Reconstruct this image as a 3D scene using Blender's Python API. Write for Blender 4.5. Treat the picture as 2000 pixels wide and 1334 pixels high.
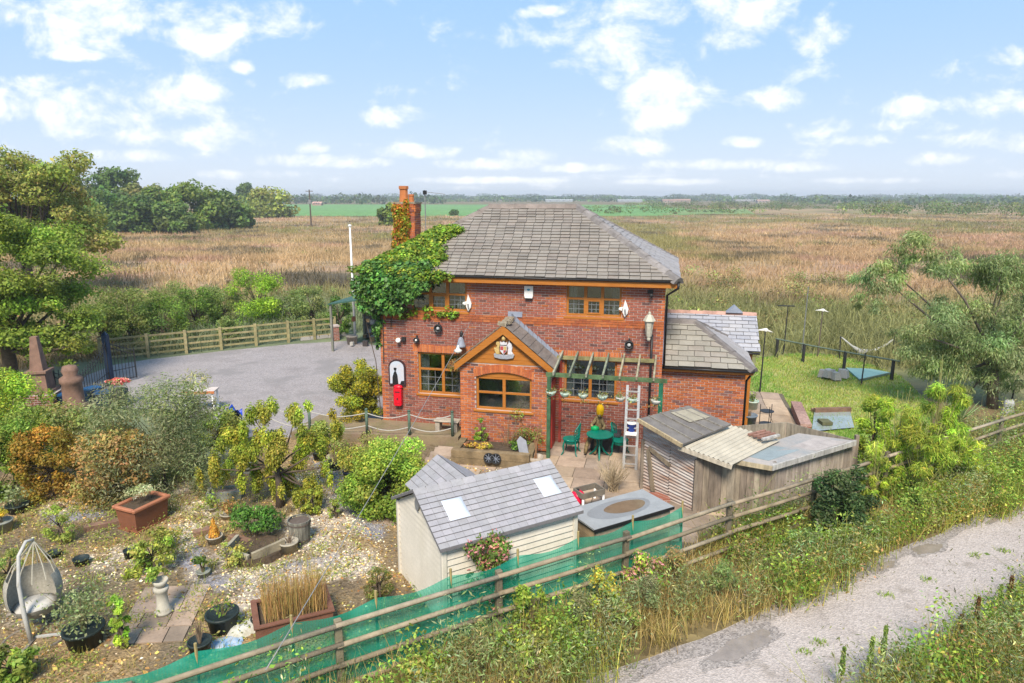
import bpy, math, random
import numpy as np
from mathutils import Vector, Matrix
R = math.radians
for o in list(bpy.data.objects): bpy.data.objects.remove(o)
SC = bpy.context.scene
COL = SC.collection
# ------------------------------------------------------------------ camera
CAM_H, FPX, PITCH = 7.4, 1333.0, R(12.03)
cd = bpy.data.cameras.new('camera'); cam = bpy.data.objects.new('camera', cd); COL.objects.link(cam)
cam.location = (0, 0, CAM_H); cam.rotation_euler = (R(90) - PITCH, 0, 0)
cd.sensor_width = 36; cd.lens = FPX / 2000 * 36; cd.clip_start = .1; cd.clip_end = 9000
SC.camera = cam
# ------------------------------------------------------------------ light
SUN_EL, SUN_AZ = R(50), R(187)          # azimuth clockwise from +Y
sd = bpy.data.lights.new('sun', 'SUN'); sun = bpy.data.objects.new('sun', sd); COL.objects.link(sun)
sd.energy = 3.6; sd.angle = R(18); sd.color = (1, .90, .76)
sv = Vector((math.sin(SUN_AZ) * math.cos(SUN_EL), math.cos(SUN_AZ) * math.cos(SUN_EL), math.sin(SUN_EL)))
sun.rotation_euler = sv.to_track_quat('Z', 'Y').to_euler()
SC.view_settings.view_transform = 'Standard'; SC.view_settings.look = 'None'
SC.view_settings.gamma = 1; SC.view_settings.use_curve_mapping = False
SC.view_settings.exposure = 0.95
W = bpy.data.worlds.new('World'); SC.world = W; W.use_nodes = True
nt = W.node_tree; nt.nodes.clear()
def wn(t, **k):
    n = nt.nodes.new(t)
    for a, b in k.items(): setattr(n, a, b)
    return n
def wmath(op, a, b=None, c=None):
    n = wn('ShaderNodeMath', operation=op)
    for i, v in enumerate((a, b, c)):
        if v is None: continue
        if isinstance(v, (int, float)): n.inputs[i].default_value = v
        else: nt.links.new(v, n.inputs[i])
    return n.outputs[0]
sky = wn('ShaderNodeTexSky', sky_type='NISHITA', sun_disc=False, sun_elevation=SUN_EL, sun_rotation=SUN_AZ,
         air_density=1.0, dust_density=1.6, ozone_density=1.6)
tc = wn('ShaderNodeTexCoord'); sp = wn('ShaderNodeSeparateXYZ'); nt.links.new(tc.outputs['Generated'], sp.inputs[0])
dx, dy, dz = sp.outputs
dya = wmath('ADD', wmath('ABSOLUTE', dy), .0001)
cu, cv = wmath('DIVIDE', dx, dya), wmath('DIVIDE', dz, dya)
cb = wn('ShaderNodeCombineXYZ'); nt.links.new(cu, cb.inputs[0]); nt.links.new(wmath('MULTIPLY', cv, 1.5), cb.inputs[1]); nt.links.new(dy, cb.inputs[2])
def wnoise(vec, scale, detail, rough=.6, dist=0.):
    n = wn('ShaderNodeTexNoise'); n.inputs['Scale'].default_value = scale; n.inputs['Detail'].default_value = detail
    n.inputs['Roughness'].default_value = rough; n.inputs['Distortion'].default_value = dist
    nt.links.new(vec, n.inputs['Vector']); return n.outputs['Fac']
f1 = wnoise(cb.outputs[0], 11, 8, .6, .35)
f2 = wnoise(cb.outputs[0], 34, 5, .6)
# cumulus heaps, as (azimuth tangent, height tangent, half width, half height)
CLOUDS = [(-.58, .25, .26, .055), (-.42, .215, .10, .035), (-.32, .235, .07, .03), (-.69, .135, .11, .035), (-.5, .125, .15, .04),
    (-.46, .085, .12, .025), (-.17, .108, .06, .017), (-.285, .155, .04, .014), (-.285, .066, .03, .012), (-.13, .062, .07, .013),
    (.18, .22, .13, .065), (.29, .235, .15, .05), (.22, .145, .10, .04), (.40, .215, .07, .03), (.36, .13, .06, .02),
    (.20, .098, .06, .025), (.17, .07, .08, .017), (.03, .056, .06, .014), (.42, .04, .09, .010), (.70, .125, .10, .022), (.72, .075, .10, .020),
    (.55, .12, .05, .018), (.66, .275, .09, .012), (.68, .19, .05, .015), (-.3, .05, .10, .012), (.04, .245, .04, .01), (.3, .045, .12, .01),
    (.62, .05, .08, .012), (-.02, .045, .10, .010), (.5, .075, .05, .012), (.33, .075, .05, .010), (.1, .04, .08, .008), (-.38, .03, .12, .008), (.5, .022, .12, .006), (-.05, .022, .14, .006), (.24, .02, .1, .006), (.75, .03, .08, .008), (-.6, .19, .04, .01), (-.37, .175, .02, .012), (-.36, .15, .015, .01), (-.22, .045, .07, .010), (-.52, .055, .10, .012)]
cw = wn('ShaderNodeCombineXYZ'); nt.links.new(cu, cw.inputs[0]); nt.links.new(cv, cw.inputs[1])
fld = None
for (a, b, ra, rb) in CLOUDS:
    ra *= .86; rb *= .84
    p = wn('ShaderNodeVectorMath', operation='MULTIPLY_ADD'); nt.links.new(cw.outputs[0], p.inputs[0]); p.inputs[1].default_value = (1 / ra, 1 / rb, 0); p.inputs[2].default_value = (-a / ra, -b / rb, 0)
    q = wn('ShaderNodeVectorMath', operation='DOT_PRODUCT'); nt.links.new(p.outputs[0], q.inputs[0]); nt.links.new(p.outputs[0], q.inputs[1])
    fld = q.outputs['Value'] if fld is None else wmath('MINIMUM', fld, q.outputs['Value'])
fld = wmath('SUBTRACT', 1.0, fld)
fld = wmath('MAXIMUM', fld, -1.5)
# clouds everywhere else in the sky
dzz = wmath('ADD', wmath('MAXIMUM', dz, 0), .07)
cp = wn('ShaderNodeCombineXYZ'); nt.links.new(wmath('DIVIDE', dx, dzz), cp.inputs[0]); nt.links.new(wmath('DIVIDE', dy, dzz), cp.inputs[1])
g1 = wnoise(cp.outputs[0], .55, 5, .55)
gen = wmath('MULTIPLY', wmath('SUBTRACT', g1, .64), 5.0)
tot = wmath('MAXIMUM', fld, gen)
val = wmath('ADD', tot, wmath('MULTIPLY', wmath('SUBTRACT', f1, .5), 6.5))
val = wmath('ADD', val, wmath('MULTIPLY', wmath('SUBTRACT', f2, .5), 2.2))
mr = wn('ShaderNodeMapRange', interpolation_type='SMOOTHSTEP'); nt.links.new(val, mr.inputs[0])
mr.inputs[1].default_value = -.35; mr.inputs[2].default_value = 1.9; mr.inputs[4].default_value = .94
shade = wn('ShaderNodeMapRange'); nt.links.new(wmath('ADD', f1, wmath('MULTIPLY', f2, .4)), shade.inputs[0])
shade.inputs[1].default_value = .45; shade.inputs[2].default_value = .85
cmx = wn('ShaderNodeMix', data_type='RGBA'); nt.links.new(shade.outputs[0], cmx.inputs[0])
SKYK = .15
cmx.inputs[6].default_value = (3.6, 3.75, 3.95, 1); cmx.inputs[7].default_value = (4.35, 4.37, 4.42, 1)
# thin veil over the sky, whiter towards the horizon
vc = wn('ShaderNodeMix', data_type='RGBA')
nt.links.new(wmath('POWER', wmath('SUBTRACT', 1.0, wmath('MINIMUM', wmath('MAXIMUM', dz, 0), 1)), 6), vc.inputs[0])
vc.inputs[6].default_value = (1.1, 2.1, 3.5, 1); vc.inputs[7].default_value = (2.95, 3.2, 3.55, 1)
veil = wn('ShaderNodeMix', data_type='RGBA'); veil.inputs[0].default_value = .95
nt.links.new(sky.outputs[0], veil.inputs[6]); nt.links.new(vc.outputs[2], veil.inputs[7])
mx = wn('ShaderNodeMix', data_type='RGBA'); nt.links.new(mr.outputs[0], mx.inputs[0])
nt.links.new(veil.outputs[2], mx.inputs[6]); nt.links.new(cmx.outputs[2], mx.inputs[7])
bg = wn('ShaderNodeBackground'); bg.inputs[1].default_value = SKYK; nt.links.new(mx.outputs[2], bg.inputs[0])
wo = wn('ShaderNodeOutputWorld'); nt.links.new(bg.outputs[0], wo.inputs[0])
# ------------------------------------------------------------------ helpers
def ground_at(px, py, z=0.0):
    """point of the level z seen at photo pixel (px, py)"""
    X, Yd = (px - 1000) / FPX, (667 - py) / FPX
    c, s = math.cos(PITCH), math.sin(PITCH)
    d = Vector((X, c + Yd * s, -s + Yd * c)); t = (z - CAM_H) / d.z
    return Vector((d.x * t, d.y * t, z))
G = ground_at
def height_at(py, Y):
    Yd = (667 - py) / FPX; c, s = math.cos(PITCH), math.sin(PITCH)
    return CAM_H + Y * (-s + Yd * c) / (c + Yd * s)
def tag(o, label=None, cat=None, group=None, kind=None):
    if label: o['label'] = label
    if cat: o['category'] = cat
    if group: o['group'] = group
    if kind: o['kind'] = kind
    return o
def empty(name, loc=(0, 0, 0), rz=0., label=None, cat=None, group=None):
    o = bpy.data.objects.new(name, None); COL.objects.link(o); o.empty_display_size = .2
    o.location = loc; o.rotation_euler = (0, 0, rz)
    return tag(o, label, cat, group)
def link(name, me, mat=None, parent=None, loc=None, rot=None):
    o = bpy.data.objects.new(name, me); COL.objects.link(o)
    if mat is not None and not me.materials: me.materials.append(mat)
    if parent is not None: o.parent = parent
    if loc is not None: o.location = loc
    if rot is not None: o.rotation_euler = rot
    return o
def copy_tree(o, parent=None):
    c = o.copy(); COL.objects.link(c); c.parent = parent
    for ch in list(o.children): copy_tree(ch, c)
    return c
# materials ---------------------------------------------------------
MATS = {}
def mat(name, col=(.5, .5, .5), rough=.8, var=.3, scale=6., col2=None, bump=.2, bscale=None, attr=False, metal=0., spec=.3,
        stretch=None, fine=.15, stain=None):
    if name in MATS: return MATS[name]
    m = bpy.data.materials.new(name); m.use_nodes = True; t = m.node_tree; N, L = t.nodes, t.links
    b = N['Principled BSDF']; b.inputs['Roughness'].default_value = rough; b.inputs['Metallic'].default_value = metal
    b.inputs['Specular IOR Level'].default_value = spec
    geo = N.new('ShaderNodeNewGeometry'); vec = geo.outputs['Position']
    if stretch:
        mp = N.new('ShaderNodeMapping'); mp.inputs['Scale'].default_value = stretch; L.new(vec, mp.inputs[0]); vec = mp.outputs[0]
    n1 = N.new('ShaderNodeTexNoise'); n1.inputs['Scale'].default_value = scale; n1.inputs['Detail'].default_value = 6; n1.inputs['Roughness'].default_value = .65; L.new(vec, n1.inputs['Vector'])
    n2 = N.new('ShaderNodeTexNoise'); n2.inputs['Scale'].default_value = scale * 9; n2.inputs['Detail'].default_value = 3; L.new(vec, n2.inputs['Vector'])
    cr = N.new('ShaderNodeMapRange'); cr.inputs[1].default_value = .32; cr.inputs[2].default_value = .68; L.new(n1.outputs['Fac'], cr.inputs[0])
    if attr:
        at_ = N.new('ShaderNodeAttribute'); at_.attribute_name = 'col'
        mul = N.new('ShaderNodeMix'); mul.data_type = 'RGBA'; mul.blend_type = 'MULTIPLY'; mul.inputs[0].default_value = 1
        L.new(at_.outputs['Color'], mul.inputs[6]); base = mul.outputs[2]
        mv = N.new('ShaderNodeMix'); mv.data_type = 'RGBA'; L.new(cr.outputs[0], mv.inputs[0])
        mv.inputs[6].default_value = (1 - var, 1 - var, 1 - var, 1); mv.inputs[7].default_value = (1 + var * .4,) * 3 + (1,)
        L.new(mv.outputs[2], mul.inputs[7])
    else:
        mv = N.new('ShaderNodeMix'); mv.data_type = 'RGBA'; L.new(cr.outputs[0], mv.inputs[0])
        c2 = col2 or tuple(c * (1 - var) for c in col)
        mv.inputs[6].default_value = (*c2, 1); mv.inputs[7].default_value = (*col, 1); base = mv.outputs[2]
    fm = N.new('ShaderNodeMix'); fm.data_type = 'RGBA'; fm.blend_type = 'MULTIPLY'; fm.inputs[0].default_value = 1
    fr = N.new('ShaderNodeMapRange'); fr.inputs[3].default_value = 1 - fine; fr.inputs[4].default_value = 1 + fine; L.new(n2.outputs['Fac'], fr.inputs[0])
    cg = N.new('ShaderNodeCombineColor'); [L.new(fr.outputs[0], cg.inputs[i]) for i in range(3)]
    L.new(base, fm.inputs[6]); L.new(cg.outputs[0], fm.inputs[7]); L.new(fm.outputs[2], b.inputs['Base Color'])
    if stain:
        mp2 = N.new('ShaderNodeMapping'); mp2.inputs['Scale'].default_value = stain[1]; L.new(geo.outputs['Position'], mp2.inputs[0])
        n4 = N.new('ShaderNodeTexNoise'); n4.inputs['Scale'].default_value = 1; n4.inputs['Detail'].default_value = 6; n4.inputs['Roughness'].default_value = .7; L.new(mp2.outputs[0], n4.inputs['Vector'])
        r4 = N.new('ShaderNodeMapRange'); r4.inputs[1].default_value = .42; r4.inputs[2].default_value = .72; r4.inputs[4].default_value = stain[0]; L.new(n4.outputs['Fac'], r4.inputs[0])
        m4 = N.new('ShaderNodeMix'); m4.data_type = 'RGBA'; L.new(r4.outputs[0], m4.inputs[0]); L.new(fm.outputs[2], m4.inputs[6]); m4.inputs[7].default_value = (*stain[2], 1); L.new(m4.outputs[2], b.inputs['Base Color'])
    if bump:
        bp = N.new('ShaderNodeBump'); bp.inputs['Strength'].default_value = bump; bp.inputs['Distance'].default_value = .02
        L.new(n2.outputs['Fac'], bp.inputs['Height']); L.new(bp.outputs[0], b.inputs['Normal'])
    MATS[name] = m; return m
def leaf_mat(name, trans=.3, rough=.6):
    if name in MATS: return MATS[name]
    m = bpy.data.materials.new(name); m.use_nodes = True; t = m.node_tree; N, L = t.nodes, t.links
    b = N['Principled BSDF']; b.inputs['Roughness'].default_value = rough; b.inputs['Specular IOR Level'].default_value = .25
    a = N.new('ShaderNodeAttribute'); a.attribute_name = 'col'; L.new(a.outputs['Color'], b.inputs['Base Color'])
    tr = N.new('ShaderNodeBsdfTranslucent')
    gm = N.new('ShaderNodeMix'); gm.data_type = 'RGBA'; gm.blend_type = 'MULTIPLY'; gm.inputs[0].default_value = 1; gm.inputs[7].default_value = (1.1, 1.2, .6, 1)
    L.new(a.outputs['Color'], gm.inputs[6]); L.new(gm.outputs[2], tr.inputs['Color'])
    mx_ = N.new('ShaderNodeMixShader'); mx_.inputs[0].default_value = trans
    L.new(b.outputs[0], mx_.inputs[1]); L.new(tr.outputs[0], mx_.inputs[2]); L.new(mx_.outputs[0], N['Material Output'].inputs[0])
    MATS[name] = m; return m
LEAF = leaf_mat('leaf', .38); DRY = leaf_mat('dry_leaf', .2, .8); IVYM = leaf_mat('glossy_leaf', .2, .45)
# meshes --------------------------------------------------------------
class MB:
    """collects shapes into one mesh; every face carries a colour"""
    def __init__(s): s.v = []; s.f = []; s.c = []
    def poly(s, pts, faces, col=(1, 1, 1)):
        k = len(s.v); s.v += [tuple(p) for p in pts]
        for f in faces: s.f.append(tuple(k + i for i in f)); s.c.append(col)
        return s
    def box(s, c, d, col=(1, 1, 1), M=None, taper=1.):
        x, y, z = d[0] / 2, d[1] / 2, d[2] / 2
        P = [Vector((sx * x * (taper if sz > 0 else 1), sy * y * (taper if sz > 0 else 1), sz * z)) for sz in (-1, 1) for sy in (-1, 1) for sx in (-1, 1)]
        if M is not None: P = [M @ p for p in P]
        c = Vector(c)
        return s.poly([p + c for p in P], [(0, 2, 3, 1), (4, 5, 7, 6), (0, 1, 5, 4), (2, 6, 7, 3), (0, 4, 6, 2), (1, 3, 7, 5)], col)
    def span(s, a, b, col=(1, 1, 1)):
        a, b = Vector(a), Vector(b); return s.box((a + b) / 2, (abs(b.x - a.x), abs(b.y - a.y), abs(b.z - a.z)), col)
    def beam(s, a, b, w, h, col=(1, 1, 1), up=(0, 0, 1)):
        a, b = Vector(a), Vector(b); d = b - a; l = d.length; x = d.normalized(); z = Vector(up); y = z.cross(x)
        if y.length < 1e-4: y = Vector((0, 1, 0)).cross(x)
        y.normalize(); z = x.cross(y)
        M = Matrix((x, y, z)).transposed()
        return s.box((a + b) / 2, (l, w, h), col, M)
    def tube(s, pts, rad, n=6, col=(1, 1, 1), cap=True):
        pts = [Vector(p) for p in pts]; k0 = len(s.v); m = len(pts)
        if not hasattr(rad, '__len__'): rad = [rad] * m
        ref = None
        for i, p in enumerate(pts):
            d = (pts[min(i + 1, m - 1)] - pts[max(i - 1, 0)])
            d = d.normalized() if d.length > 1e-9 else Vector((0, 0, 1))
            if ref is None: ref = Vector((1, 0, 0)) if abs(d.x) < .8 else Vector((0, 1, 0))
            y = (ref - d * ref.dot(d)); y = y.normalized() if y.length > 1e-6 else d.orthogonal().normalized(); ref = y; z = d.cross(y)
            for j in range(n):
                a = 2 * math.pi * j / n; s.v.append(tuple(p + (y * math.cos(a) + z * math.sin(a)) * rad[i]))
        for i in range(m - 1):
            for j in range(n):
                a, b_ = k0 + i * n + j, k0 + i * n + (j + 1) % n
                s.f.append((a, b_, b_ + n, a + n)); s.c.append(col)
        if cap:
            s.f.append(tuple(k0 + j for j in range(n))[::-1]); s.c.append(col)
            s.f.append(tuple(k0 + (m - 1) * n + j for j in range(n))); s.c.append(col)
        return s
    def lathe(s, prof, n=16, c=(0, 0, 0), col=(1, 1, 1), sx=1., sy=1., M=None):
        k0 = len(s.v); c = Vector(c)
        for (r, z) in prof:
            for j in range(n):
                a = 2 * math.pi * j / n; p = Vector((r * math.cos(a) * sx, r * math.sin(a) * sy, z))
                if M is not None: p = M @ p
                s.v.append(tuple(p + c))
        for i in range(len(prof) - 1):
            for j in range(n):
                a, b_ = k0 + i * n + j, k0 + i * n + (j + 1) % n
                s.f.append((a, b_, b_ + n, a + n)); s.c.append(col)
        s.f.append(tuple(k0 + j for j in range(n))[::-1]); s.c.append(col)
        s.f.append(tuple(k0 + (len(prof) - 1) * n + j for j in range(n))); s.c.append(col)
        return s
    def prism(s, outline, y0, y1, col=(1, 1, 1), axis='y'):
        """outline in (x, z), extruded along y"""
        n = len(outline)
        if axis == 'y': P = [(x, y0, z) for x, z in outline] + [(x, y1, z) for x, z in outline]
        elif axis == 'x': P = [(y0, x, z) for x, z in outline] + [(y1, x, z) for x, z in outline]
        else: P = [(x, z, y0) for x, z in outline] + [(x, z, y1) for x, z in outline]
        F = [tuple(range(n)), tuple(range(n, 2 * n))[::-1]] + [(i, i + n, (i + 1) % n + n, (i + 1) % n) for i in range(n)]
        return s.poly(P, F, col)
    def mesh(s, name, smooth=False):
        me = bpy.data.meshes.new(name); me.from_pydata(s.v, [], s.f); me.update()
        a = me.attributes.new('col', 'FLOAT_COLOR', 'FACE')
        a.data.foreach_set('color', np.array([(*c[:3], 1) for c in s.c], 'f').ravel())
        if smooth: me.polygons.foreach_set('use_smooth', [True] * len(me.polygons))
        return me
    def build(s, name, m, parent=None, smooth=False, loc=None, bevel=0.):
        o = link(name, s.mesh(name, smooth), m, parent, loc)
        if bevel:
            b = o.modifiers.new('bevel', 'BEVEL'); b.width = bevel; b.segments = 1; b.limit_method = 'ANGLE'
        return o
def quads(name, V, C, m, parent=None, kind=None, per=4):
    """V (n*per,3), C (n,3): n loose polygons as one mesh, fast"""
    n = len(V) // per; me = bpy.data.meshes.new(name)
    me.vertices.add(n * per); me.vertices.foreach_set('co', np.ascontiguousarray(V, 'f').ravel())
    me.loops.add(n * per); me.loops.foreach_set('vertex_index', np.arange(n * per, dtype=np.int32))
    me.polygons.add(n); me.polygons.foreach_set('loop_start', np.arange(0, n * per, per, dtype=np.int32))
    me.polygons.foreach_set('loop_total', np.full(n, per, np.int32))
    me.update(calc_edges=True)
    a = me.attributes.new('col', 'FLOAT_COLOR', 'FACE')
    a.data.foreach_set('color', np.concatenate([np.clip(C, 0, 1), np.ones((n, 1))], 1).astype('f').ravel())
    o = link(name, me, m, parent)
    if kind: o['kind'] = kind
    return o
# foliage --------------------------------------------------------------
def unit(a): return a / np.maximum(np.linalg.norm(a, axis=1, keepdims=True), 1e-9)
def leaves(rng, P, Nrm, size, cols, aspect=.5, jit=.25, along=None, fold=0.):
    """a lozenge leaf at every point P with normal Nrm; returns V, C"""
    n = len(P); Nn = unit(Nrm)
    t = along if along is not None else rng.normal(size=(n, 3))
    t = unit(t - Nn * np.sum(t * Nn, 1, keepdims=True)); b = np.cross(Nn, t)
    s = (np.asarray(size) * np.exp(rng.normal(0, jit, n)))[:, None]
    V = np.empty((n, 4, 3)); V[:, 0] = P - t * s * .5; V[:, 2] = P + t * s * .5
    V[:, 1] = P + b * s * aspect * .5 - t * s * .08; V[:, 3] = P - b * s * aspect * .5 - t * s * .08
    return V.reshape(-1, 3), cols
LEAF_GAIN = np.array([1.52, 1.44, 1.08])
def pick(rng, pal, n, jit=.24):
    pal = np.array(pal, float); w = np.ones(len(pal)) / len(pal)
    c = pal[rng.choice(len(pal), n, p=w)] * LEAF_GAIN
    return c * np.exp(rng.normal(0, jit, (n, 1))) * np.exp(rng.normal(0, jit * .3, (n, 3)))
def clump_points(rng, clumps, n, shell=.5):
    """points spread through ellipsoid clumps (cx,cy,cz,rx,ry,rz), denser at their skins"""
    K = np.array(clumps, float); vol = (K[:, 3] * K[:, 4] * K[:, 5]) ** .72; p = vol / vol.sum()
    ix = rng.choice(len(K), n, p=p); d = unit(rng.normal(size=(n, 3)))
    r = (shell + (1 - shell) * rng.random(n)) ** .8 * np.exp(rng.normal(0, .07, n))
    P = K[ix, :3] + d * K[ix, 3:] * r[:, None]
    return P, d, ix
def crown(rng, clumps, n, size, pal, aspect=.55, shell=.45, up=.5, clump_jit=.2, droop=0., jit=.26):
    P, d, ix = clump_points(rng, clumps, n, shell)
    cj = np.exp(rng.normal(0, clump_jit, (len(clumps), 1))) * np.exp(rng.normal(0, clump_jit * .35, (len(clumps), 3)))
    C = pick(rng, pal, n, jit) * cj[ix]
    Nn = d * .8 + np.array([0, 0, up]) + rng.normal(size=(n, 3)) * .55
    along = None
    if droop: along = np.tile([0., 0., -droop], (n, 1)) + d * .6 + rng.normal(size=(n, 3)) * .35
    return leaves(rng, P, Nn, size, C, aspect, along=along)
def blades(rng, P, h, w, lean, cols, bend=.5):
    """two-piece bent blades standing at P: returns V (4 per face), C"""
    n = len(P); a = rng.random(n) * 2 * np.pi; side = np.stack([np.cos(a), np.sin(a), np.zeros(n)], 1)
    ld = np.stack([-np.sin(a), np.cos(a), np.zeros(n)], 1) * 0 + unit(rng.normal(size=(n, 3)) * [1, 1, 0] + 1e-6)
    h = np.broadcast_to(h, n)[:, None]; w = np.broadcast_to(w, n)[:, None]; ln = np.abs(rng.normal(0, 1, (n, 1))) * lean
    m = P + np.array([0, 0, 1.]) * h * .55 + ld * h * ln * .35
    t = P + np.array([0, 0, 1.]) * h * (1 - .3 * ln.clip(0, 1.5) * bend) + ld * h * ln
    V = np.empty((n, 2, 4, 3))
    V[:, 0, 0] = P - side * w * .5; V[:, 0, 1] = P + side * w * .5; V[:, 0, 2] = m + side * w * .4; V[:, 0, 3] = m - side * w * .4
    V[:, 1, 0] = m - side * w * .4; V[:, 1, 1] = m + side * w * .4; V[:, 1, 2] = t + side * w * .06; V[:, 1, 3] = t - side * w * .06
    return V.reshape(-1, 3), np.repeat(cols, 2, 0)
def cat2(*vc): return np.concatenate([x[0] for x in vc]), np.concatenate([x[1] for x in vc])
def shrub_clumps(rng, c, rad, k, cr=.42, flat=.85, low=-.25):
    out = []
    for _ in range(k):
        d = rng.normal(size=3); d /= np.linalg.norm(d)
        if d[2] < low: d[2] *= -.5
        q = .45 + .45 * rng.random(); s = cr * (.65 + .7 * rng.random())
        out.append((c[0] + d[0] * rad[0] * q, c[1] + d[1] * rad[1] * q, c[2] + d[2] * rad[2] * q, rad[0] * s, rad[1] * s, rad[2] * s * flat))
    return out
def shrub_body(rng, r, h, k, cr=.34, ry=.85):
    """clumps filling a shrub from the ground up"""
    out = []
    for _ in range(k):
        z = .06 + .86 * rng.random(); w = math.sqrt(max(.05, 1 - ((z - .4) / .66) ** 2)); a = rng.random() * 6.283; q = w * (.25 + .65 * rng.random() ** .6); s = cr * (.6 + .7 * rng.random())
        out.append((r * q * math.cos(a), r * ry * q * math.sin(a), h * z, r * s, r * s * ry, min(r, h) * s * .8))
    return out
BARK = mat('bark', (.12, .09, .065), .9, .45, 9, bump=.6)
BARKP = mat('pale_bark', (.30, .27, .22), .9, .4, 9, bump=.5)
def limb_tree(mb, rng, p0, d0, length, rad, depth, tips, spread=.6, seg=4, upb=.12, shrink=.72):
    p = Vector(p0); d = Vector(d0).normalized(); pts = [p.copy()]; rr = [rad]
    for i in range(seg):
        d = (d + Vector(rng.normal(size=3)) * .13 + Vector((0, 0, upb * .3))).normalized(); p = p + d * length / seg
        pts.append(p.copy()); rr.append(rad * (1 - .45 * (i + 1) / seg))
    mb.tube(pts, rr, 6 if rad > .05 else 4)
    if depth == 0: tips.append(tuple(p)); return
    for k in range(2 + (rng.random() < .55)):
        ax = Vector(rng.normal(size=3)); nd = (d + ax.normalized() * spread + Vector((0, 0, upb))).normalized()
        limb_tree(mb, rng, pts[-1 - (k % 2)], nd, length * shrink * (.8 + .4 * rng.random()), rr[-1] * .75, depth - 1, tips, spread, seg, upb, shrink)
# noise for patches
def _hash(i, j, s): 
    n = (i * 374761393 + j * 668265263 + s * 974634777) & 0xffffffff; n = ((n ^ (n >> 13)) * 1274126177) & 0xffffffff
    return ((n ^ (n >> 16)) & 0xffff) / 65535.
def vnoise(x, y, s=0):
    x = np.asarray(x, float); y = np.asarray(y, float); i = np.floor(x).astype(np.int64); j = np.floor(y).astype(np.int64)
    f, g = x - i, y - j; f = f * f * (3 - 2 * f); g = g * g * (3 - 2 * g)
    a, b, c, d = _hash(i, j, s), _hash(i + 1, j, s), _hash(i, j + 1, s), _hash(i + 1, j + 1, s)
    return (a * (1 - f) + b * f) * (1 - g) + (c * (1 - f) + d * f) * g
def fbm(x, y, s=0, o=4):
    t = 0; a = .5; q = 0
    for k in range(o): t = t + a * vnoise(x * 2 ** k, y * 2 ** k, s + k * 17); q += a; a *= .5
    return t / q
def in_poly(x, y, poly):
    r = np.zeros(np.shape(x), bool); n = len(poly)
    for k in range(n):
        (x1, y1), (x2, y2) = poly[k][:2], poly[(k + 1) % n][:2]
        c = ((y1 > y) != (y2 > y)) & (x < (x2 - x1) * (y - y1) / (y2 - y1 + 1e-12) + x1); r ^= c
    return r
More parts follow.
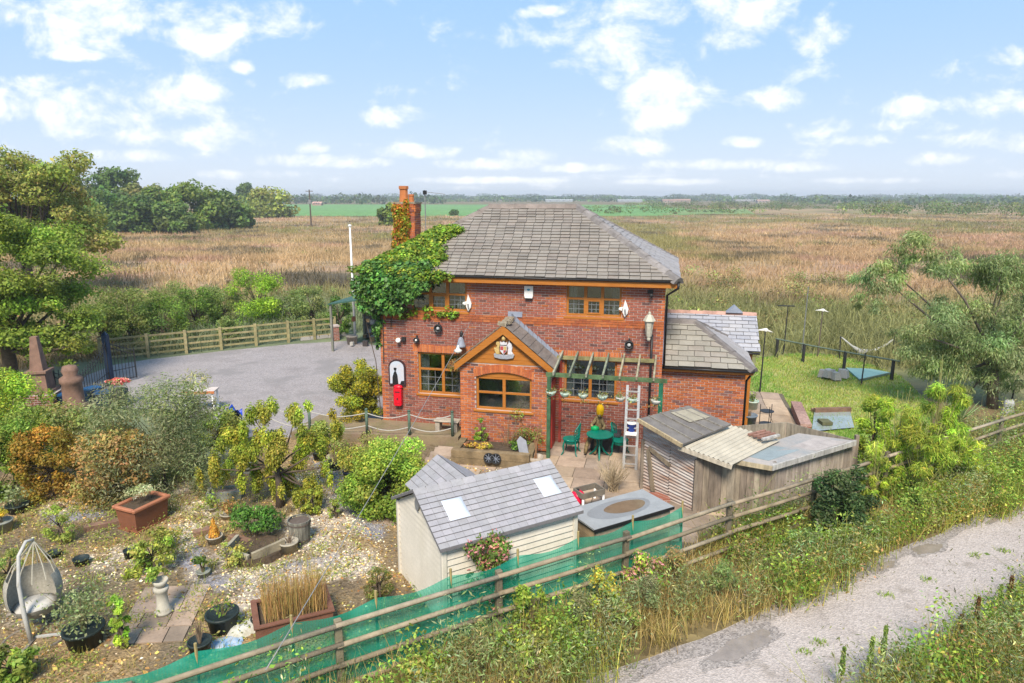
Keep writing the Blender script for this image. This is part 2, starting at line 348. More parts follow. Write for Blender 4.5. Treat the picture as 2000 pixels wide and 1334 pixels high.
# ------------------------------------------------------------------ ground and paths
FD, FN = Vector((.8669, .4985, 0)), Vector((.4985, -.8669, 0)); FO = Vector((3.645, 12.593, 0))
def FP(s, t, z=0.): p = FO + FD * s + FN * t; return Vector((p.x, p.y, z))     # along / across the roadside fence
HA = R(12.8); HU, HV = Vector((math.cos(HA), -math.sin(HA), 0)), Vector((math.sin(HA), math.cos(HA), 0)); HO = Vector((-4.17, 21.15, 0))
def HP(x, y, z=0.): p = HO + HU * x + HV * y; return Vector((p.x, p.y, z))      # along / into the house front
def sheet(name, poly, z, m, label=None):
    mb = MB(); mb.poly([(p[0], p[1], z) for p in poly], [tuple(range(len(poly)))]); o = mb.build(name, m)
    o.data.polygons[0].use_smooth = False
    if o.data.polygons[0].normal.z < 0: o.data.flip_normals()
    return tag(o, label, None, None, 'structure')
def ground_mat(name, cols, scale, fine, bump=.5, rough=.95, speck=None, cell=(.62, 1.32)):
    m = bpy.data.materials.new(name); m.use_nodes = True; t = m.node_tree; N, L = t.nodes, t.links
    b = N['Principled BSDF']; b.inputs['Roughness'].default_value = rough; b.inputs['Specular IOR Level'].default_value = .2
    geo = N.new('ShaderNodeNewGeometry')
    def noise(s, d=6):
        n = N.new('ShaderNodeTexNoise'); n.inputs['Scale'].default_value = s; n.inputs['Detail'].default_value = d; n.inputs['Roughness'].default_value = .65
        L.new(geo.outputs['Position'], n.inputs['Vector']); return n.outputs['Fac']
    def ramp(fac, stops):
        r = N.new('ShaderNodeValToRGB'); e = r.color_ramp.elements
        while len(e) < len(stops): e.new(.5)
        for k, (p, c) in enumerate(stops): e[k].position = p; e[k].color = (*c, 1)
        L.new(fac, r.inputs[0]); return r.outputs[0]
    n1 = noise(scale); k = len(cols)
    c1 = ramp(n1, [(.28 + .44 * i / max(1, k - 1), c) for i, c in enumerate(cols)])
    v = N.new('ShaderNodeTexVoronoi'); v.inputs['Scale'].default_value = fine; L.new(geo.outputs['Position'], v.inputs['Vector'])
    sp_ = N.new('ShaderNodeSeparateColor'); L.new(v.outputs['Color'], sp_.inputs[0])
    mr_ = N.new('ShaderNodeMapRange'); mr_.inputs[3].default_value = cell[0]; mr_.inputs[4].default_value = cell[1]; L.new(sp_.outputs[0], mr_.inputs[0])
    cc = N.new('ShaderNodeCombineColor'); [L.new(mr_.outputs[0], cc.inputs[i]) for i in range(3)]
    mu = N.new('ShaderNodeMix'); mu.data_type = 'RGBA'; mu.blend_type = 'MULTIPLY'; mu.inputs[0].default_value = 1
    L.new(c1, mu.inputs[6]); L.new(cc.outputs[0], mu.inputs[7]); out = mu.outputs[2]
    if speck:
        n3 = noise(speck[0], 4); mrs = N.new('ShaderNodeMapRange'); mrs.inputs[1].default_value = speck[2]; mrs.inputs[2].default_value = speck[2] + .1; L.new(n3, mrs.inputs[0])
        ms = N.new('ShaderNodeMix'); ms.data_type = 'RGBA'; L.new(mrs.outputs[0], ms.inputs[0]); L.new(out, ms.inputs[6]); ms.inputs[7].default_value = (*speck[1], 1); out = ms.outputs[2]
    L.new(out, b.inputs['Base Color'])
    bp = N.new('ShaderNodeBump'); bp.inputs['Strength'].default_value = bump; bp.inputs['Distance'].default_value = .03
    L.new(v.outputs['Distance'], bp.inputs['Height']); L.new(bp.outputs[0], b.inputs['Normal'])
    return m
sheet('ground', [(-2980, -280), (2980, -280), (2980, 2980), (-2980, 2980)], -.03,
      ground_mat('rough_ground', [(.10, .075, .04), (.17, .13, .06), (.13, .12, .045)], .6, 9), 'rough brown-green ground of the flat heath')
M_YARD = ground_mat('grey_gravel', [(.23, .205, .20), (.29, .26, .255), (.26, .235, .228)], .5, 26, .6, .95, (.45, (.225, .205, .2), .53), (.78, 1.18))
yard = [G(225, 712), G(290, 702), G(430, 686), G(568, 672), G(690, 665), HP(-.5, 9), HP(-.4, -1.6), HP(-2.6, -2.2), G(470, 850), G(330, 800), G(120, 790), G(150, 740)]
sheet('gravel_yard', yard, .0, M_YARD, 'grey gravel parking yard behind the iron gate')
M_TRACK = ground_mat('track_gravel', [(.31, .265, .24), (.36, .31, .28), (.395, .345, .315), (.34, .29, .262)], .75, 34, .5, .9, (1.3, (.28, .24, .21), .58), (.8, 1.17))
ed = []; rng = np.random.default_rng(4)
ss = np.arange(-14, 40, .5)
LW = 1.6 + .35 * (fbm(ss * .35, ss * 0, 5) - .5) + .25 * (fbm(ss * 1.3, ss * 0, 8) - .5); RW = 4.0 + .7 * (fbm(ss * .3, ss * 0 + 3, 6) - .5)
tr = [FP(s, a, .0) for s, a in zip(ss, LW)] + [FP(s, a, .0) for s, a in zip(ss[::-1], RW[::-1])]
sheet('gravel_track', tr, .0, M_TRACK, 'pale pinkish gravel track running past the fence')
# a wetter, darker strip and shallow puddles on the track
M_WATER = mat('puddle_water', (.27, .225, .19), .1, .3, 4, bump=.05, spec=.5); M_WET = ground_mat('wet_gravel', [(.235, .205, .19), (.30, .265, .24)], 1.5, 34, .4, .6)
def blob(c, a, b_, i, e=1.):
    P_ = []
    for k in range(48):
        th = 2 * math.pi * k / 48; r = e * (1 + .16 * math.sin(2 * th + i) + .1 * math.sin(5 * th + 2 * i) + .05 * math.sin(11 * th + i) * e + .04 * math.sin(19 * th))
        P_.append(c + FD * (a * r * math.cos(th)) + FN * (b_ * r * math.sin(th)))
    return P_
for i, (px, py, a, b_) in enumerate([(1812, 1072, .40, .16), (1724, 1106, .32, .13), (1450, 1262, .62, .22), (1940, 1017, .26, .05)]):
    c = G(px, py); pts = blob(c, a, b_, i); sheet('wet_margin', blob(c, a, b_, i + .7, 1.45), .004, M_WET, 'damp gravel round a puddle on the track')
    sheet('puddle', pts, .007, M_WATER, ['brown puddle in the middle of the track near the bamboo', 'muddy puddle against the weedy verge of the track', 'widest pale puddle in the near part of the track',
          'small shallow puddle far along the track'][i])
# damp gravel along the near edge of the track
wt = [FP(s, a + .01, 0) for s, a in zip(ss[10:60], LW[10:60])] + [FP(s, a + .22 + .5 * fbm(np.array([s * .9]), np.array([1.]), 44, 4)[0] * max(.1, 1 - abs(s + 4) / 9), 0) for s, a in zip(ss[10:60][::-1], LW[10:60][::-1])]
tag(sheet('damp_gravel', wt, .003, M_WET), 'darker damp gravel along the verge side of the track')
# garden ground: soil, leaf litter, white stones and slate chips where they lie
def PX(*pts): return [tuple(G(x, y))[:2] for x, y in pts]
WHITE = [PX((560, 925), (620, 930), (690, 1010), (740, 1075), (690, 1105), (600, 1090), (555, 1050), (570, 1000)), PX((335, 950), (430, 935), (440, 1010), (400, 1040), (345, 1090), (320, 1055)),
         PX((360, 1095), (430, 1060), (560, 1085), (690, 1060), (745, 1065), (750, 1120), (620, 1140), (540, 1200), (470, 1245), (420, 1190), (440, 1130), (370, 1140)),
         PX((60, 985), (215, 975), (215, 1000), (90, 1010)), PX((160, 1080), (330, 1060), (340, 1120), (260, 1150), (170, 1130)), PX((0, 1190), (110, 1080), (150, 1180), (40, 1240))]
SLATE = [PX((600, 885), (660, 900), (720, 965), (752, 1020), (745, 1065), (690, 1035), (640, 960)), PX((345, 1105), (400, 1150), (480, 1160), (600, 1125), (700, 1095), (690, 1075), (560, 1100), (440, 1125), (400, 1095), (385, 1040), (350, 1050)),
         PX((80, 1000), (215, 985), (215, 1010), (100, 1030))]
gx = np.arange(-15.0, 3.4, .09); gy = np.arange(6.6, 20.2, .09); XX, YY = np.meshgrid(gx, gy)
def soft(polys, x, y):
    w = np.zeros_like(x)
    for k in range(7):
        jx = (fbm(x * 1.6, y * 1.6, 40 + k) - .5) * 1.1 + .08 * math.cos(k * 2.4); jy = (fbm(x * 1.6, y * 1.6, 60 + k) - .5) * 1.1 + .08 * math.sin(k * 2.4)
        m_ = np.zeros(x.shape, bool)
        for p in polys: m_ |= in_poly(x + jx * .8, y + jy * .8, p)
        w += m_
    return w / 7
WW = soft(WHITE, XX, YY) * np.clip(-.25 + 1.75 * fbm(XX * 1.7, YY * 1.7, 70), 0, 1); WS = soft(SLATE, XX, YY) * np.clip(.3 + 1.2 * fbm(XX * 2.2, YY * 2.2, 71), 0, 1); WL = np.clip(fbm(XX * .9, YY * .9, 90) * 2.4 - .75, 0, 1)
ZZ = .012 + .035 * fbm(XX * 1.3, YY * 1.3, 12) + .02 * fbm(XX * 5, YY * 5, 3)
ny, nx = XX.shape; V = np.stack([XX, YY, ZZ], -1).reshape(-1, 3)
idx = np.arange(ny * nx).reshape(ny, nx); F = np.stack([idx[:-1, :-1], idx[:-1, 1:], idx[1:, 1:], idx[1:, :-1]], -1).reshape(-1, 4)
# keep to the garden side of the fence and out of the yard, terrace and patio
cx = V[F].mean(1); tt = (cx[:, 0] - FO.x) * FN.x + (cx[:, 1] - FO.y) * FN.y
hy = (cx[:, 0] - HO.x) * HV.x + (cx[:, 1] - HO.y) * HV.y
hx = (cx[:, 0] - HO.x) * HU.x + (cx[:, 1] - HO.y) * HU.y
F = F[(tt < .5) & (hy < -1.2) & ~((hx > 2.25) & (hy > -6.3))]
me = bpy.data.meshes.new('garden_soil'); me.from_pydata(V.tolist(), [], F.tolist()); me.update()
at_ = me.attributes.new('zone', 'FLOAT_COLOR', 'POINT'); at_.data.foreach_set('color', np.stack([WW, WS, WL, np.ones_like(WW)], -1).astype('f').ravel())
me.polygons.foreach_set('use_smooth', [True] * len(me.polygons))
m = ground_mat('garden_mix', [(.10, .075, .05), (.16, .12, .075), (.12, .10, .055)], 1.2, 22, .7); MATS['garden_mix'] = m
t = m.node_tree; N, L = t.nodes, t.links; b = N['Principled BSDF']; base = b.inputs['Base Color'].links[0].from_socket
za = N.new('ShaderNodeAttribute'); za.attribute_name = 'zone'; zs = N.new('ShaderNodeSeparateColor'); L.new(za.outputs['Color'], zs.inputs[0])
geo = N.new('ShaderNodeNewGeometry')
def vor(scale, lo, hi):
    v = N.new('ShaderNodeTexVoronoi'); v.inputs['Scale'].default_value = scale; L.new(geo.outputs['Position'], v.inputs['Vector'])
    s_ = N.new('ShaderNodeSeparateColor'); L.new(v.outputs['Color'], s_.inputs[0])
    x = N.new('ShaderNodeMix'); x.data_type = 'RGBA'; L.new(s_.outputs[0], x.inputs[0]); x.inputs[6].default_value = (*lo, 1); x.inputs[7].default_value = (*hi, 1)
    return x.outputs[2]
prev = base
for k, (sc_, lo, hi) in {2: (30, (.13, .085, .04), (.36, .25, .13)), 1: (32, (.12, .115, .13), (.30, .29, .32)), 0: (26, (.22, .175, .135), (.50, .43, .36))}.items():
    mx_ = N.new('ShaderNodeMix'); mx_.data_type = 'RGBA'; nn = N.new('ShaderNodeTexNoise'); nn.inputs['Scale'].default_value = 14; L.new(geo.outputs['Position'], nn.inputs['Vector'])
    ad = N.new('ShaderNodeMath'); ad.operation = 'ADD'; L.new(zs.outputs[k], ad.inputs[0]); L.new(nn.outputs['Fac'], ad.inputs[1])
    r_ = N.new('ShaderNodeMapRange'); r_.inputs[1].default_value = .75; r_.inputs[2].default_value = 1.3; L.new(ad.outputs[0], r_.inputs[0])
    L.new(r_.outputs[0], mx_.inputs[0]); L.new(prev, mx_.inputs[6]); L.new(vor(sc_, lo, hi), mx_.inputs[7]); prev = mx_.outputs[2]
L.new(prev, b.inputs['Base Color'])
tag(link('garden_soil', me, m), 'garden ground of soil, leaf litter, white stones and slate chips', None, None, 'structure')
# loose stones and fallen leaves
def zone_at(x, y, A): 
    i = np.clip(((x - gx[0]) / .09).astype(int), 0, nx - 1); j = np.clip(((y - gy[0]) / .09).astype(int), 0, ny - 1); return A[j, i]
rng = np.random.default_rng(11)
def in_garden(x, y):
    tt = (x - FO.x) * FN.x + (y - FO.y) * FN.y; hy = (x - HO.x) * HV.x + (y - HO.y) * HV.y
    return (tt < 0) & (hy < -1.4) & (x < 1)
def pebbles(name, n, prob, pal, size, label, mm):
    x = rng.uniform(-12.5, 0, n); y = rng.uniform(8, 18.5, n); k = (rng.random(n) < prob(x, y)) & in_garden(x, y); x, y = x[k], y[k]; n = len(x)
    s = size * np.exp(rng.normal(0, .3, n)); a = rng.random(n) * 6.28; ca, sa = np.cos(a), np.sin(a); z = zone_at(x, y, ZZ)
    T = np.array([[-1, -.6, 0], [1, -.6, 0], [.2, .9, 0], [0, 0, .8]]); Fc = [(0, 1, 3), (1, 2, 3), (2, 0, 3)]
    V = np.empty((n, 3, 3, 3))
    for fi, f in enumerate(Fc):
        for vi, v_ in enumerate(f):
            q = T[v_]; V[:, fi, vi, 0] = x + (q[0] * ca - q[1] * sa) * s; V[:, fi, vi, 1] = y + (q[0] * sa + q[1] * ca) * s; V[:, fi, vi, 2] = z - .004 + q[2] * s
    C = np.repeat(pick(rng, pal, n, .15), 3, 0)
    tag(quads(name, V.reshape(-1, 3), C, mm, None, 'stuff', 3), label)
STONE_A = mat('loose_stone', attr=True, rough=.9, var=.2, scale=20, bump=0)
pebbles('white_pebbles', 60000, lambda x, y: zone_at(x, y, WW) * .55 + .03, [(.56, .51, .45), (.48, .41, .34), (.62, .58, .53), (.38, .31, .25)], .022, 'loose white stones spread over the garden paths', STONE_A)
pebbles('slate_chips', 30000, lambda x, y: zone_at(x, y, WS) * .8 + .02, [(.2, .19, .21), (.27, .26, .29), (.15, .14, .15)], .02, 'grey slate chips on the curving garden path', STONE_A)
n = 16000; x = rng.uniform(-13, 0, n); y = rng.uniform(7.5, 18.5, n); k = (rng.random(n) < .15 + .8 * zone_at(x, y, WL)) & in_garden(x, y); P = np.stack([x, y, zone_at(x, y, ZZ) + .012], 1)[k]
V_, C_ = leaves(rng, P, np.array([0, 0, 1.]) + rng.normal(0, .35, P.shape), .06, pick(rng, [(.33, .2, .08), (.22, .13, .06), (.42, .3, .14), (.16, .1, .05), (.3, .26, .1)], len(P)), .6)
tag(quads('fallen_leaves', V_, C_, DRY, None, 'stuff'), 'brown fallen leaves strewn over the garden ground')
# lawn to the right of the house
lawn = [G(1476, 700), G(1560, 690), G(1640, 694), G(1700, 712), G(1760, 735), G(1830, 800), G(1800, 870), G(1640, 880), G(1540, 860), HP(11.4, -2), HP(11.6, 6), G(1476, 720)]
M_LAWN = ground_mat('lawn_grass', [(.14, .22, .04), (.20, .27, .055), (.32, .30, .11), (.17, .26, .05)], .9, 30)
sheet('lawn', lawn, .0, M_LAWN, 'patchy yellow-green lawn beside the house')
lx = np.array([p.x for p in lawn]); ly = np.array([p.y for p in lawn])
n = 44000; x = rng.uniform(lx.min(), lx.max(), n); y = rng.uniform(ly.min(), ly.max(), n); k = in_poly(x, y, [tuple(p) for p in lawn]); lhx = (x - HO.x) * HU.x + (y - HO.y) * HU.y; lhy = (x - HO.x) * HV.x + (y - HO.y) * HV.y; k &= ~((lhx < 13.25) & (lhy < 7.1)); x, y = x[k], y[k]
f = fbm(x * .5, y * .5, 31); C = np.where(f[:, None] < .46, pick(rng, [(.10, .20, .04), (.13, .24, .05)], len(x)), pick(rng, [(.20, .26, .07), (.29, .27, .11), (.17, .24, .06)], len(x)))
V_, C_ = blades(rng, np.stack([x, y, 0 * x], 1), .05 + .06 * rng.random(len(x)), .022, .5, C)
tag(quads('lawn_blades', V_, C_, LEAF, None, 'stuff'), 'short uneven grass of the lawn')
# flags ---------------------------------------------------------------
M_FLAG = mat('stone_flag', attr=True, rough=.9, var=.3, scale=2.2, bump=.3)
FLAGC = [(.34, .25, .185), (.38, .285, .20), (.30, .225, .175), (.35, .27, .21), (.26, .2, .15)]
def paving(name, frame, x0, y0, rows, label, z=.03, skip=None, seed=1):
    """rows = list of (depth, [slab widths]); each slab its own piece on a mortar bed"""
    rnd = random.Random(seed); wmax = max(sum(w) for d, w in rows); dep = sum(d for d, w in rows)
    pl = [frame(x0, y0), frame(x0 + wmax, y0), frame(x0 + wmax, y0 + dep), frame(x0, y0 + dep)]; cl = []
    for i in range(4):               # keep inside the roadside fence
        a, b = pl[i], pl[(i + 1) % 4]; ta, tb = (a - FO).dot(FN) + .4, (b - FO).dot(FN) + .4
        if ta <= 0: cl.append(a)
        if ta * tb < 0: cl.append(a.lerp(b, ta / (ta - tb)))
    bed = sheet(name, cl, z - .022, mat('mortar_bed', (.14, .115, .08), .95, .4, 5), label)
    y = y0
    for d, ws in rows:
        x = x0
        for w in ws:
            g = .009
            if max((frame(x + q * w, y + r * d) - FO).dot(FN) for q in (0, 1) for r in (0, 1)) < -.4 and (skip is None or not skip(x + w / 2, y + d / 2)):
                zz = z + rnd.uniform(-.005, .006); c = rnd.choice(FLAGC); q_ = rnd.uniform(.82, 1.15); c = tuple(a * q_ for a in c)
                P = [frame(x + g, y + g, z - .02), frame(x + w - g, y + g, z - .02), frame(x + w - g, y + d - g, z - .02), frame(x + g, y + d - g, z - .02)]
                P += [Vector((p.x, p.y, zz)) for p in P]
                MB().poly(P, [(4, 5, 6, 7), (0, 1, 5, 4), (1, 2, 6, 5), (2, 3, 7, 6), (3, 0, 4, 7)], c).build('paving_slab', M_FLAG, bed)
            x += w
        y += d
    return bed
def rows_of(n, dr, wtot, wr, seed):
    rnd = random.Random(seed); out = []
    for _ in range(n):
        ws = []; s = 0
        while s < wtot - .3: w = min(rnd.uniform(*wr), wtot - s); ws.append(w); s += w
        out.append((rnd.uniform(*dr), ws))
    return out
paving('patio', HP, 2.2, -6.35, rows_of(9, (.6, .78), 8.4, (.65, 1.15), 3), 'brown stone flag patio in front of the pergola', skip=lambda x, y: (x < 5.65 and y > -.9), seed=2)
paving('side_path', HP, 11.72, -.4, [(.93, [.5, .55, .5]), (.93, [.55, .5, .5]), (.95, [.75, .78]), (.9, [.72, .75]), (.92, [.7, .75]), (.95, [.72, .7]), (.95, [.7, .7]), (.95, [.72, .68])], 'brown slab path leading past the end of the house', seed=5)
GQ = G(263, 1263)
def GPf(x, y, z=0): p = GQ + Vector((.985, .08, 0)) * x + Vector((-.17, .985, 0)) * y; return Vector((p.x, p.y, z))
paving('garden_paving', GPf, -.42, 0, [(.44, [.42, .46, .34]), (.46, [.3, .5, .44]), (.44, [.5, .38, .36]), (.42, [.36, .5, .38])], 'small square of tan slabs around the stone pedestal', z=.06, seed=8)
# raised terrace along the left of the house front
M_CONC = mat('mossy_concrete', (.24, .19, .11), .95, .4, 2.5, col2=(.20, .14, .10), bump=.4, stain=(.7, (1.5, 1.5, 1.5), (.10, .11, .04)))
t_ = MB(); P = [HP(-2.3, -1.75), HP(2.85, -1.05), HP(2.85, .05), HP(-2.3, .05)]
t_.poly([(p.x, p.y, z) for z in (-.05, .3) for p in P], [(4, 5, 6, 7), (0, 1, 5, 4), (1, 2, 6, 5), (2, 3, 7, 6), (3, 0, 4, 7)])
tag(t_.build('terrace', M_CONC), 'raised brown terrace along the house front', None, None, 'structure')
# far green field
sheet('green_field', [(-95, 262), (50, 262), (95, 300), (118, 600), (-240, 640), (-130, 330)], .03, ground_mat('crop_field', [(.11, .23, .07), (.14, .27, .085)], .02, 1), 'bright green crop field far behind the house')
sheet('far_green_field', [(60, 292), (100, 285), (135, 400), (110, 400)], .05, MATS.get('x') or ground_mat('crop_field_pale', [(.15, .22, .08), (.18, .25, .09)], .02, 1), 'narrow pale green field beyond the roof')
# ------------------------------------------------------------------ the house
HW, HD = 8.74, 6.3
house = empty('brick_house', HO, -HA, 'two-storey red brick house with grey slate hipped roof and golden oak windows', 'house')
MORTAR = mat('mortar', (.46, .38, .34), .95, .25, 5, bump=.3)
BRICK = mat('brick', attr=True, rough=.9, var=.25, scale=14, bump=.35, fine=.2, stain=(.38, (1.3, 1.3, .5), (.12, .07, .055)))
SLATE = mat('slate', attr=True, rough=.75, var=.14, scale=2.6, bump=.25, fine=.22, stain=(.5, (.9, .9, .9), (.27, .25, .22)))
OAK = mat('golden_oak', (.40, .155, .028), .45, .25, 3, col2=(.31, .105, .016), bump=.08, stretch=(1, 1, 9))
BLACK = mat('black_plastic', (.02, .02, .022), .4, .2, 8, bump=0)
LEAD = mat('lead', (.26, .29, .36), .55, .25, 6, bump=.2)
def glass_mat():
    m = bpy.data.materials.new('window_glass'); m.use_nodes = True; t = m.node_tree; N, L = t.nodes, t.links; N.clear()
    g = N.new('ShaderNodeBsdfGlossy'); g.inputs['Roughness'].default_value = .03; g.inputs['Color'].default_value = (.9, .95, 1, 1)
    tr = N.new('ShaderNodeBsdfTransparent'); tr.inputs['Color'].default_value = (.75, .8, .8, 1)
    nz = N.new('ShaderNodeTexNoise'); nz.inputs['Scale'].default_value = 1.5; bp = N.new('ShaderNodeBump'); bp.inputs['Strength'].default_value = .04
    L.new(nz.outputs['Fac'], bp.inputs['Height']); L.new(bp.outputs[0], g.inputs['Normal'])
    lw = N.new('ShaderNodeLayerWeight'); lw.inputs[0].default_value = .35
    mr_ = N.new('ShaderNodeMapRange'); mr_.inputs[3].default_value = .14; mr_.inputs[4].default_value = .9; L.new(lw.outputs['Facing'], mr_.inputs[0])
    mx_ = N.new('ShaderNodeMixShader'); L.new(mr_.outputs[0], mx_.inputs[0]); L.new(tr.outputs[0], mx_.inputs[1]); L.new(g.outputs[0], mx_.inputs[2])
    o = N.new('ShaderNodeOutputMaterial'); L.new(mx_.outputs[0], o.inputs[0]); MATS['window_glass'] = m; return m
GLASS = glass_mat()
CURT = mat('curtain', (.46, .46, .44), .9, .2, 4, bump=0)
def brick_pattern(name, c1, c2, mo):
    m = bpy.data.materials.new(name); m.use_nodes = True; t = m.node_tree; N, L = t.nodes, t.links; b = N['Principled BSDF']; b.inputs['Roughness'].default_value = .9
    tcn = N.new('ShaderNodeTexCoord'); s_ = N.new('ShaderNodeSeparateXYZ'); L.new(tcn.outputs['Object'], s_.inputs[0])
    a_ = N.new('ShaderNodeMath'); a_.operation = 'ADD'; L.new(s_.outputs[0], a_.inputs[0]); L.new(s_.outputs[1], a_.inputs[1])
    c_ = N.new('ShaderNodeCombineXYZ'); L.new(a_.outputs[0], c_.inputs[0]); L.new(s_.outputs[2], c_.inputs[1])
    br = N.new('ShaderNodeTexBrick'); br.inputs['Scale'].default_value = 1; br.inputs['Brick Width'].default_value = .225; br.inputs['Row Height'].default_value = .075; br.inputs['Mortar Size'].default_value = .006
    br.inputs['Color1'].default_value = (*c1, 1); br.inputs['Color2'].default_value = (*c2, 1); br.inputs['Mortar'].default_value = (*mo, 1)
    L.new(c_.outputs[0], br.inputs['Vector']); L.new(br.outputs['Color'], b.inputs['Base Color']); MATS[name] = m; return m
BRICKPAT = brick_pattern('brick_courses', (.26, .09, .055), (.15, .06, .045), (.4, .34, .3))
hr = random.Random(7)
RED = [(.285, .09, .055), (.265, .085, .055), (.305, .1, .06), (.25, .082, .056), (.28, .09, .06)]
DARKB = [(.15, .066, .052), (.12, .056, .048)]
ORANGE = [(.50, .145, .045), (.45, .125, .04), (.54, .17, .055), (.42, .11, .04)]
bricks = []           # (distance, wall object, verts, colour)
def jit_(a, b, c): q = hr.uniform(a, b); return tuple(v * q for v in c)
def put_brick(wall, x0, x1, z0, z1, y, col, proud=.012):
    P = [(x0, y, z0), (x1, y, z0), (x1, y, z1), (x0, y, z1), (x0, y - proud, z0), (x1, y - proud, z0), (x1, y - proud, z1), (x0, y - proud, z1)]
    d = (HP((x0 + x1) / 2, y, (z0 + z1) / 2) - Vector((0, 0, CAM_H))).length
    bricks.append((d, wall, P, col))
def cells(x0, x1, z0, z1, holes):
    xs = sorted({x0, x1, *[min(max(h[i], x0), x1) for h in holes for i in (0, 1)]}); zs = sorted({z0, z1, *[min(max(h[i], z0), z1) for h in holes for i in (2, 3)]})
    for a, b in zip(xs, xs[1:]):
        for c, d in zip(zs, zs[1:]):
            mxx, mz = (a + b) / 2, (c + d) / 2
            if not any(h[0] < mxx < h[1] and h[2] < mz < h[3] for h in holes): yield a, b, c, d
def brick_wall(name, x0, x1, z0, z1, y, holes, colour, thick=.26, skip=(), course=.075, bl=.225, label=None):
    mb = MB()
    for a, b, c, d in cells(x0, x1, z0, z1, holes): mb.span((a, y, c), (b, y + thick, d))
    w = mb.build(name, MORTAR, house); 
    if label: w['label'] = label
    k = 0; z = z0; stops = [(h[0], h[1], h[2], h[3]) for h in list(holes) + list(skip)]
    while z < z1 - .03:
        zt = min(z + course - .018, z1); xs = x0 - (bl / 2 if k % 2 else 0); 
        while xs < x1 - .01:
            segs = [(max(xs, x0), min(xs + bl - .013, x1))]
            for h in stops:
                if h[2] < (z + zt) / 2 < h[3]:
                    ns = []
                    for a, b in segs:
                        if b <= h[0] or a >= h[1]: ns.append((a, b))
                        else:
                            if a < h[0]: ns.append((a, h[0]))
                            if b > h[1]: ns.append((h[1], b))
                    segs = ns
            for a, b in segs:
                if b - a > .03: put_brick(w, a, b, z, zt, y, colour((a + b) / 2, (z + zt) / 2), .008 + hr.random() * .008)
            xs += bl
        z += course; k += 1
    return w
UL, UR = (1.06, 2.87, 3.95, 4.88), (5.91, 7.52, 3.95, 4.88)
LL, LR = (1.24, 2.86, 1.28, 2.62), (5.88, 7.45, 1.40, 2.66)
BAND = (3.66, 3.88)
def front_col(x, z):
    if x < .17 or x > HW - .19: return hr.choice(ORANGE)
    for (a, b, c, d) in (UL, UR, LL, LR):
        if (a - .2 < x < a or b < x < b + .2) and c - .05 < z < d + .25: return tuple(v * .9 for v in hr.choice(ORANGE))
    r = hr.random(); up = z > 3.88
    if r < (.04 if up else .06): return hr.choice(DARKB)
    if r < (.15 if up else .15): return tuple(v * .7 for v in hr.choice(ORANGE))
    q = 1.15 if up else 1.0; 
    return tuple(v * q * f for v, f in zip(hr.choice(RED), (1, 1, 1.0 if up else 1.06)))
# straight arches over the ground-floor windows and the plain band are laid in their own bricks
arches = [(LL[0] - .15, LL[1] + .1, LL[3] + .01, LL[3] + .25), (LR[0] - .12, LR[1] + .12, LR[3] + .01, LR[3] + .25)]
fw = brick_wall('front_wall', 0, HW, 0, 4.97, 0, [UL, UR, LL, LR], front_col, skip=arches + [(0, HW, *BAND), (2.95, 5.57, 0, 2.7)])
for a in arches:
    x = a[0]
    while x < a[1] - .03: put_brick(fw, x, min(x + .066, a[1]), a[2], a[3], 0, hr.choice(ORANGE), .014); x += .075
x = 0.
for zc in ((BAND[0], 3.735), (3.745, 3.81), (3.82, BAND[1])):
    x = -.11 if zc[0] == 3.745 else 0
    while x < HW:
        put_brick(fw, max(x, 0), min(x + .218, HW), zc[0], zc[1], 0, jit_(.78, .9, hr.choice(ORANGE)), .03 if zc[0] != BAND[0] else .022); x += .225
# other walls of the main block
for nm, a, b in (('left_wall', (-.0, .262, 0), (.26, HD, 4.97)), ('right_wall', (HW - .26, .262, 0), (HW, HD, 4.97)), ('rear_wall', (.262, HD - .26, 0), (HW - .262, HD, 4.97))):
    MB().span(a, b).build(nm, BRICKPAT, house)
MB().span((.3, 2.6, 0), (HW - .3, 2.7, 4.9)).build('inner_wall', mat('inner_plaster', (.16, .15, .14), .9, .2, 2, bump=0), house)
MB().span((.27, .27, 2.92), (HW - .27, HD - .27, 3.05)).build('upper_floor', mat('inner_plaster'), house)
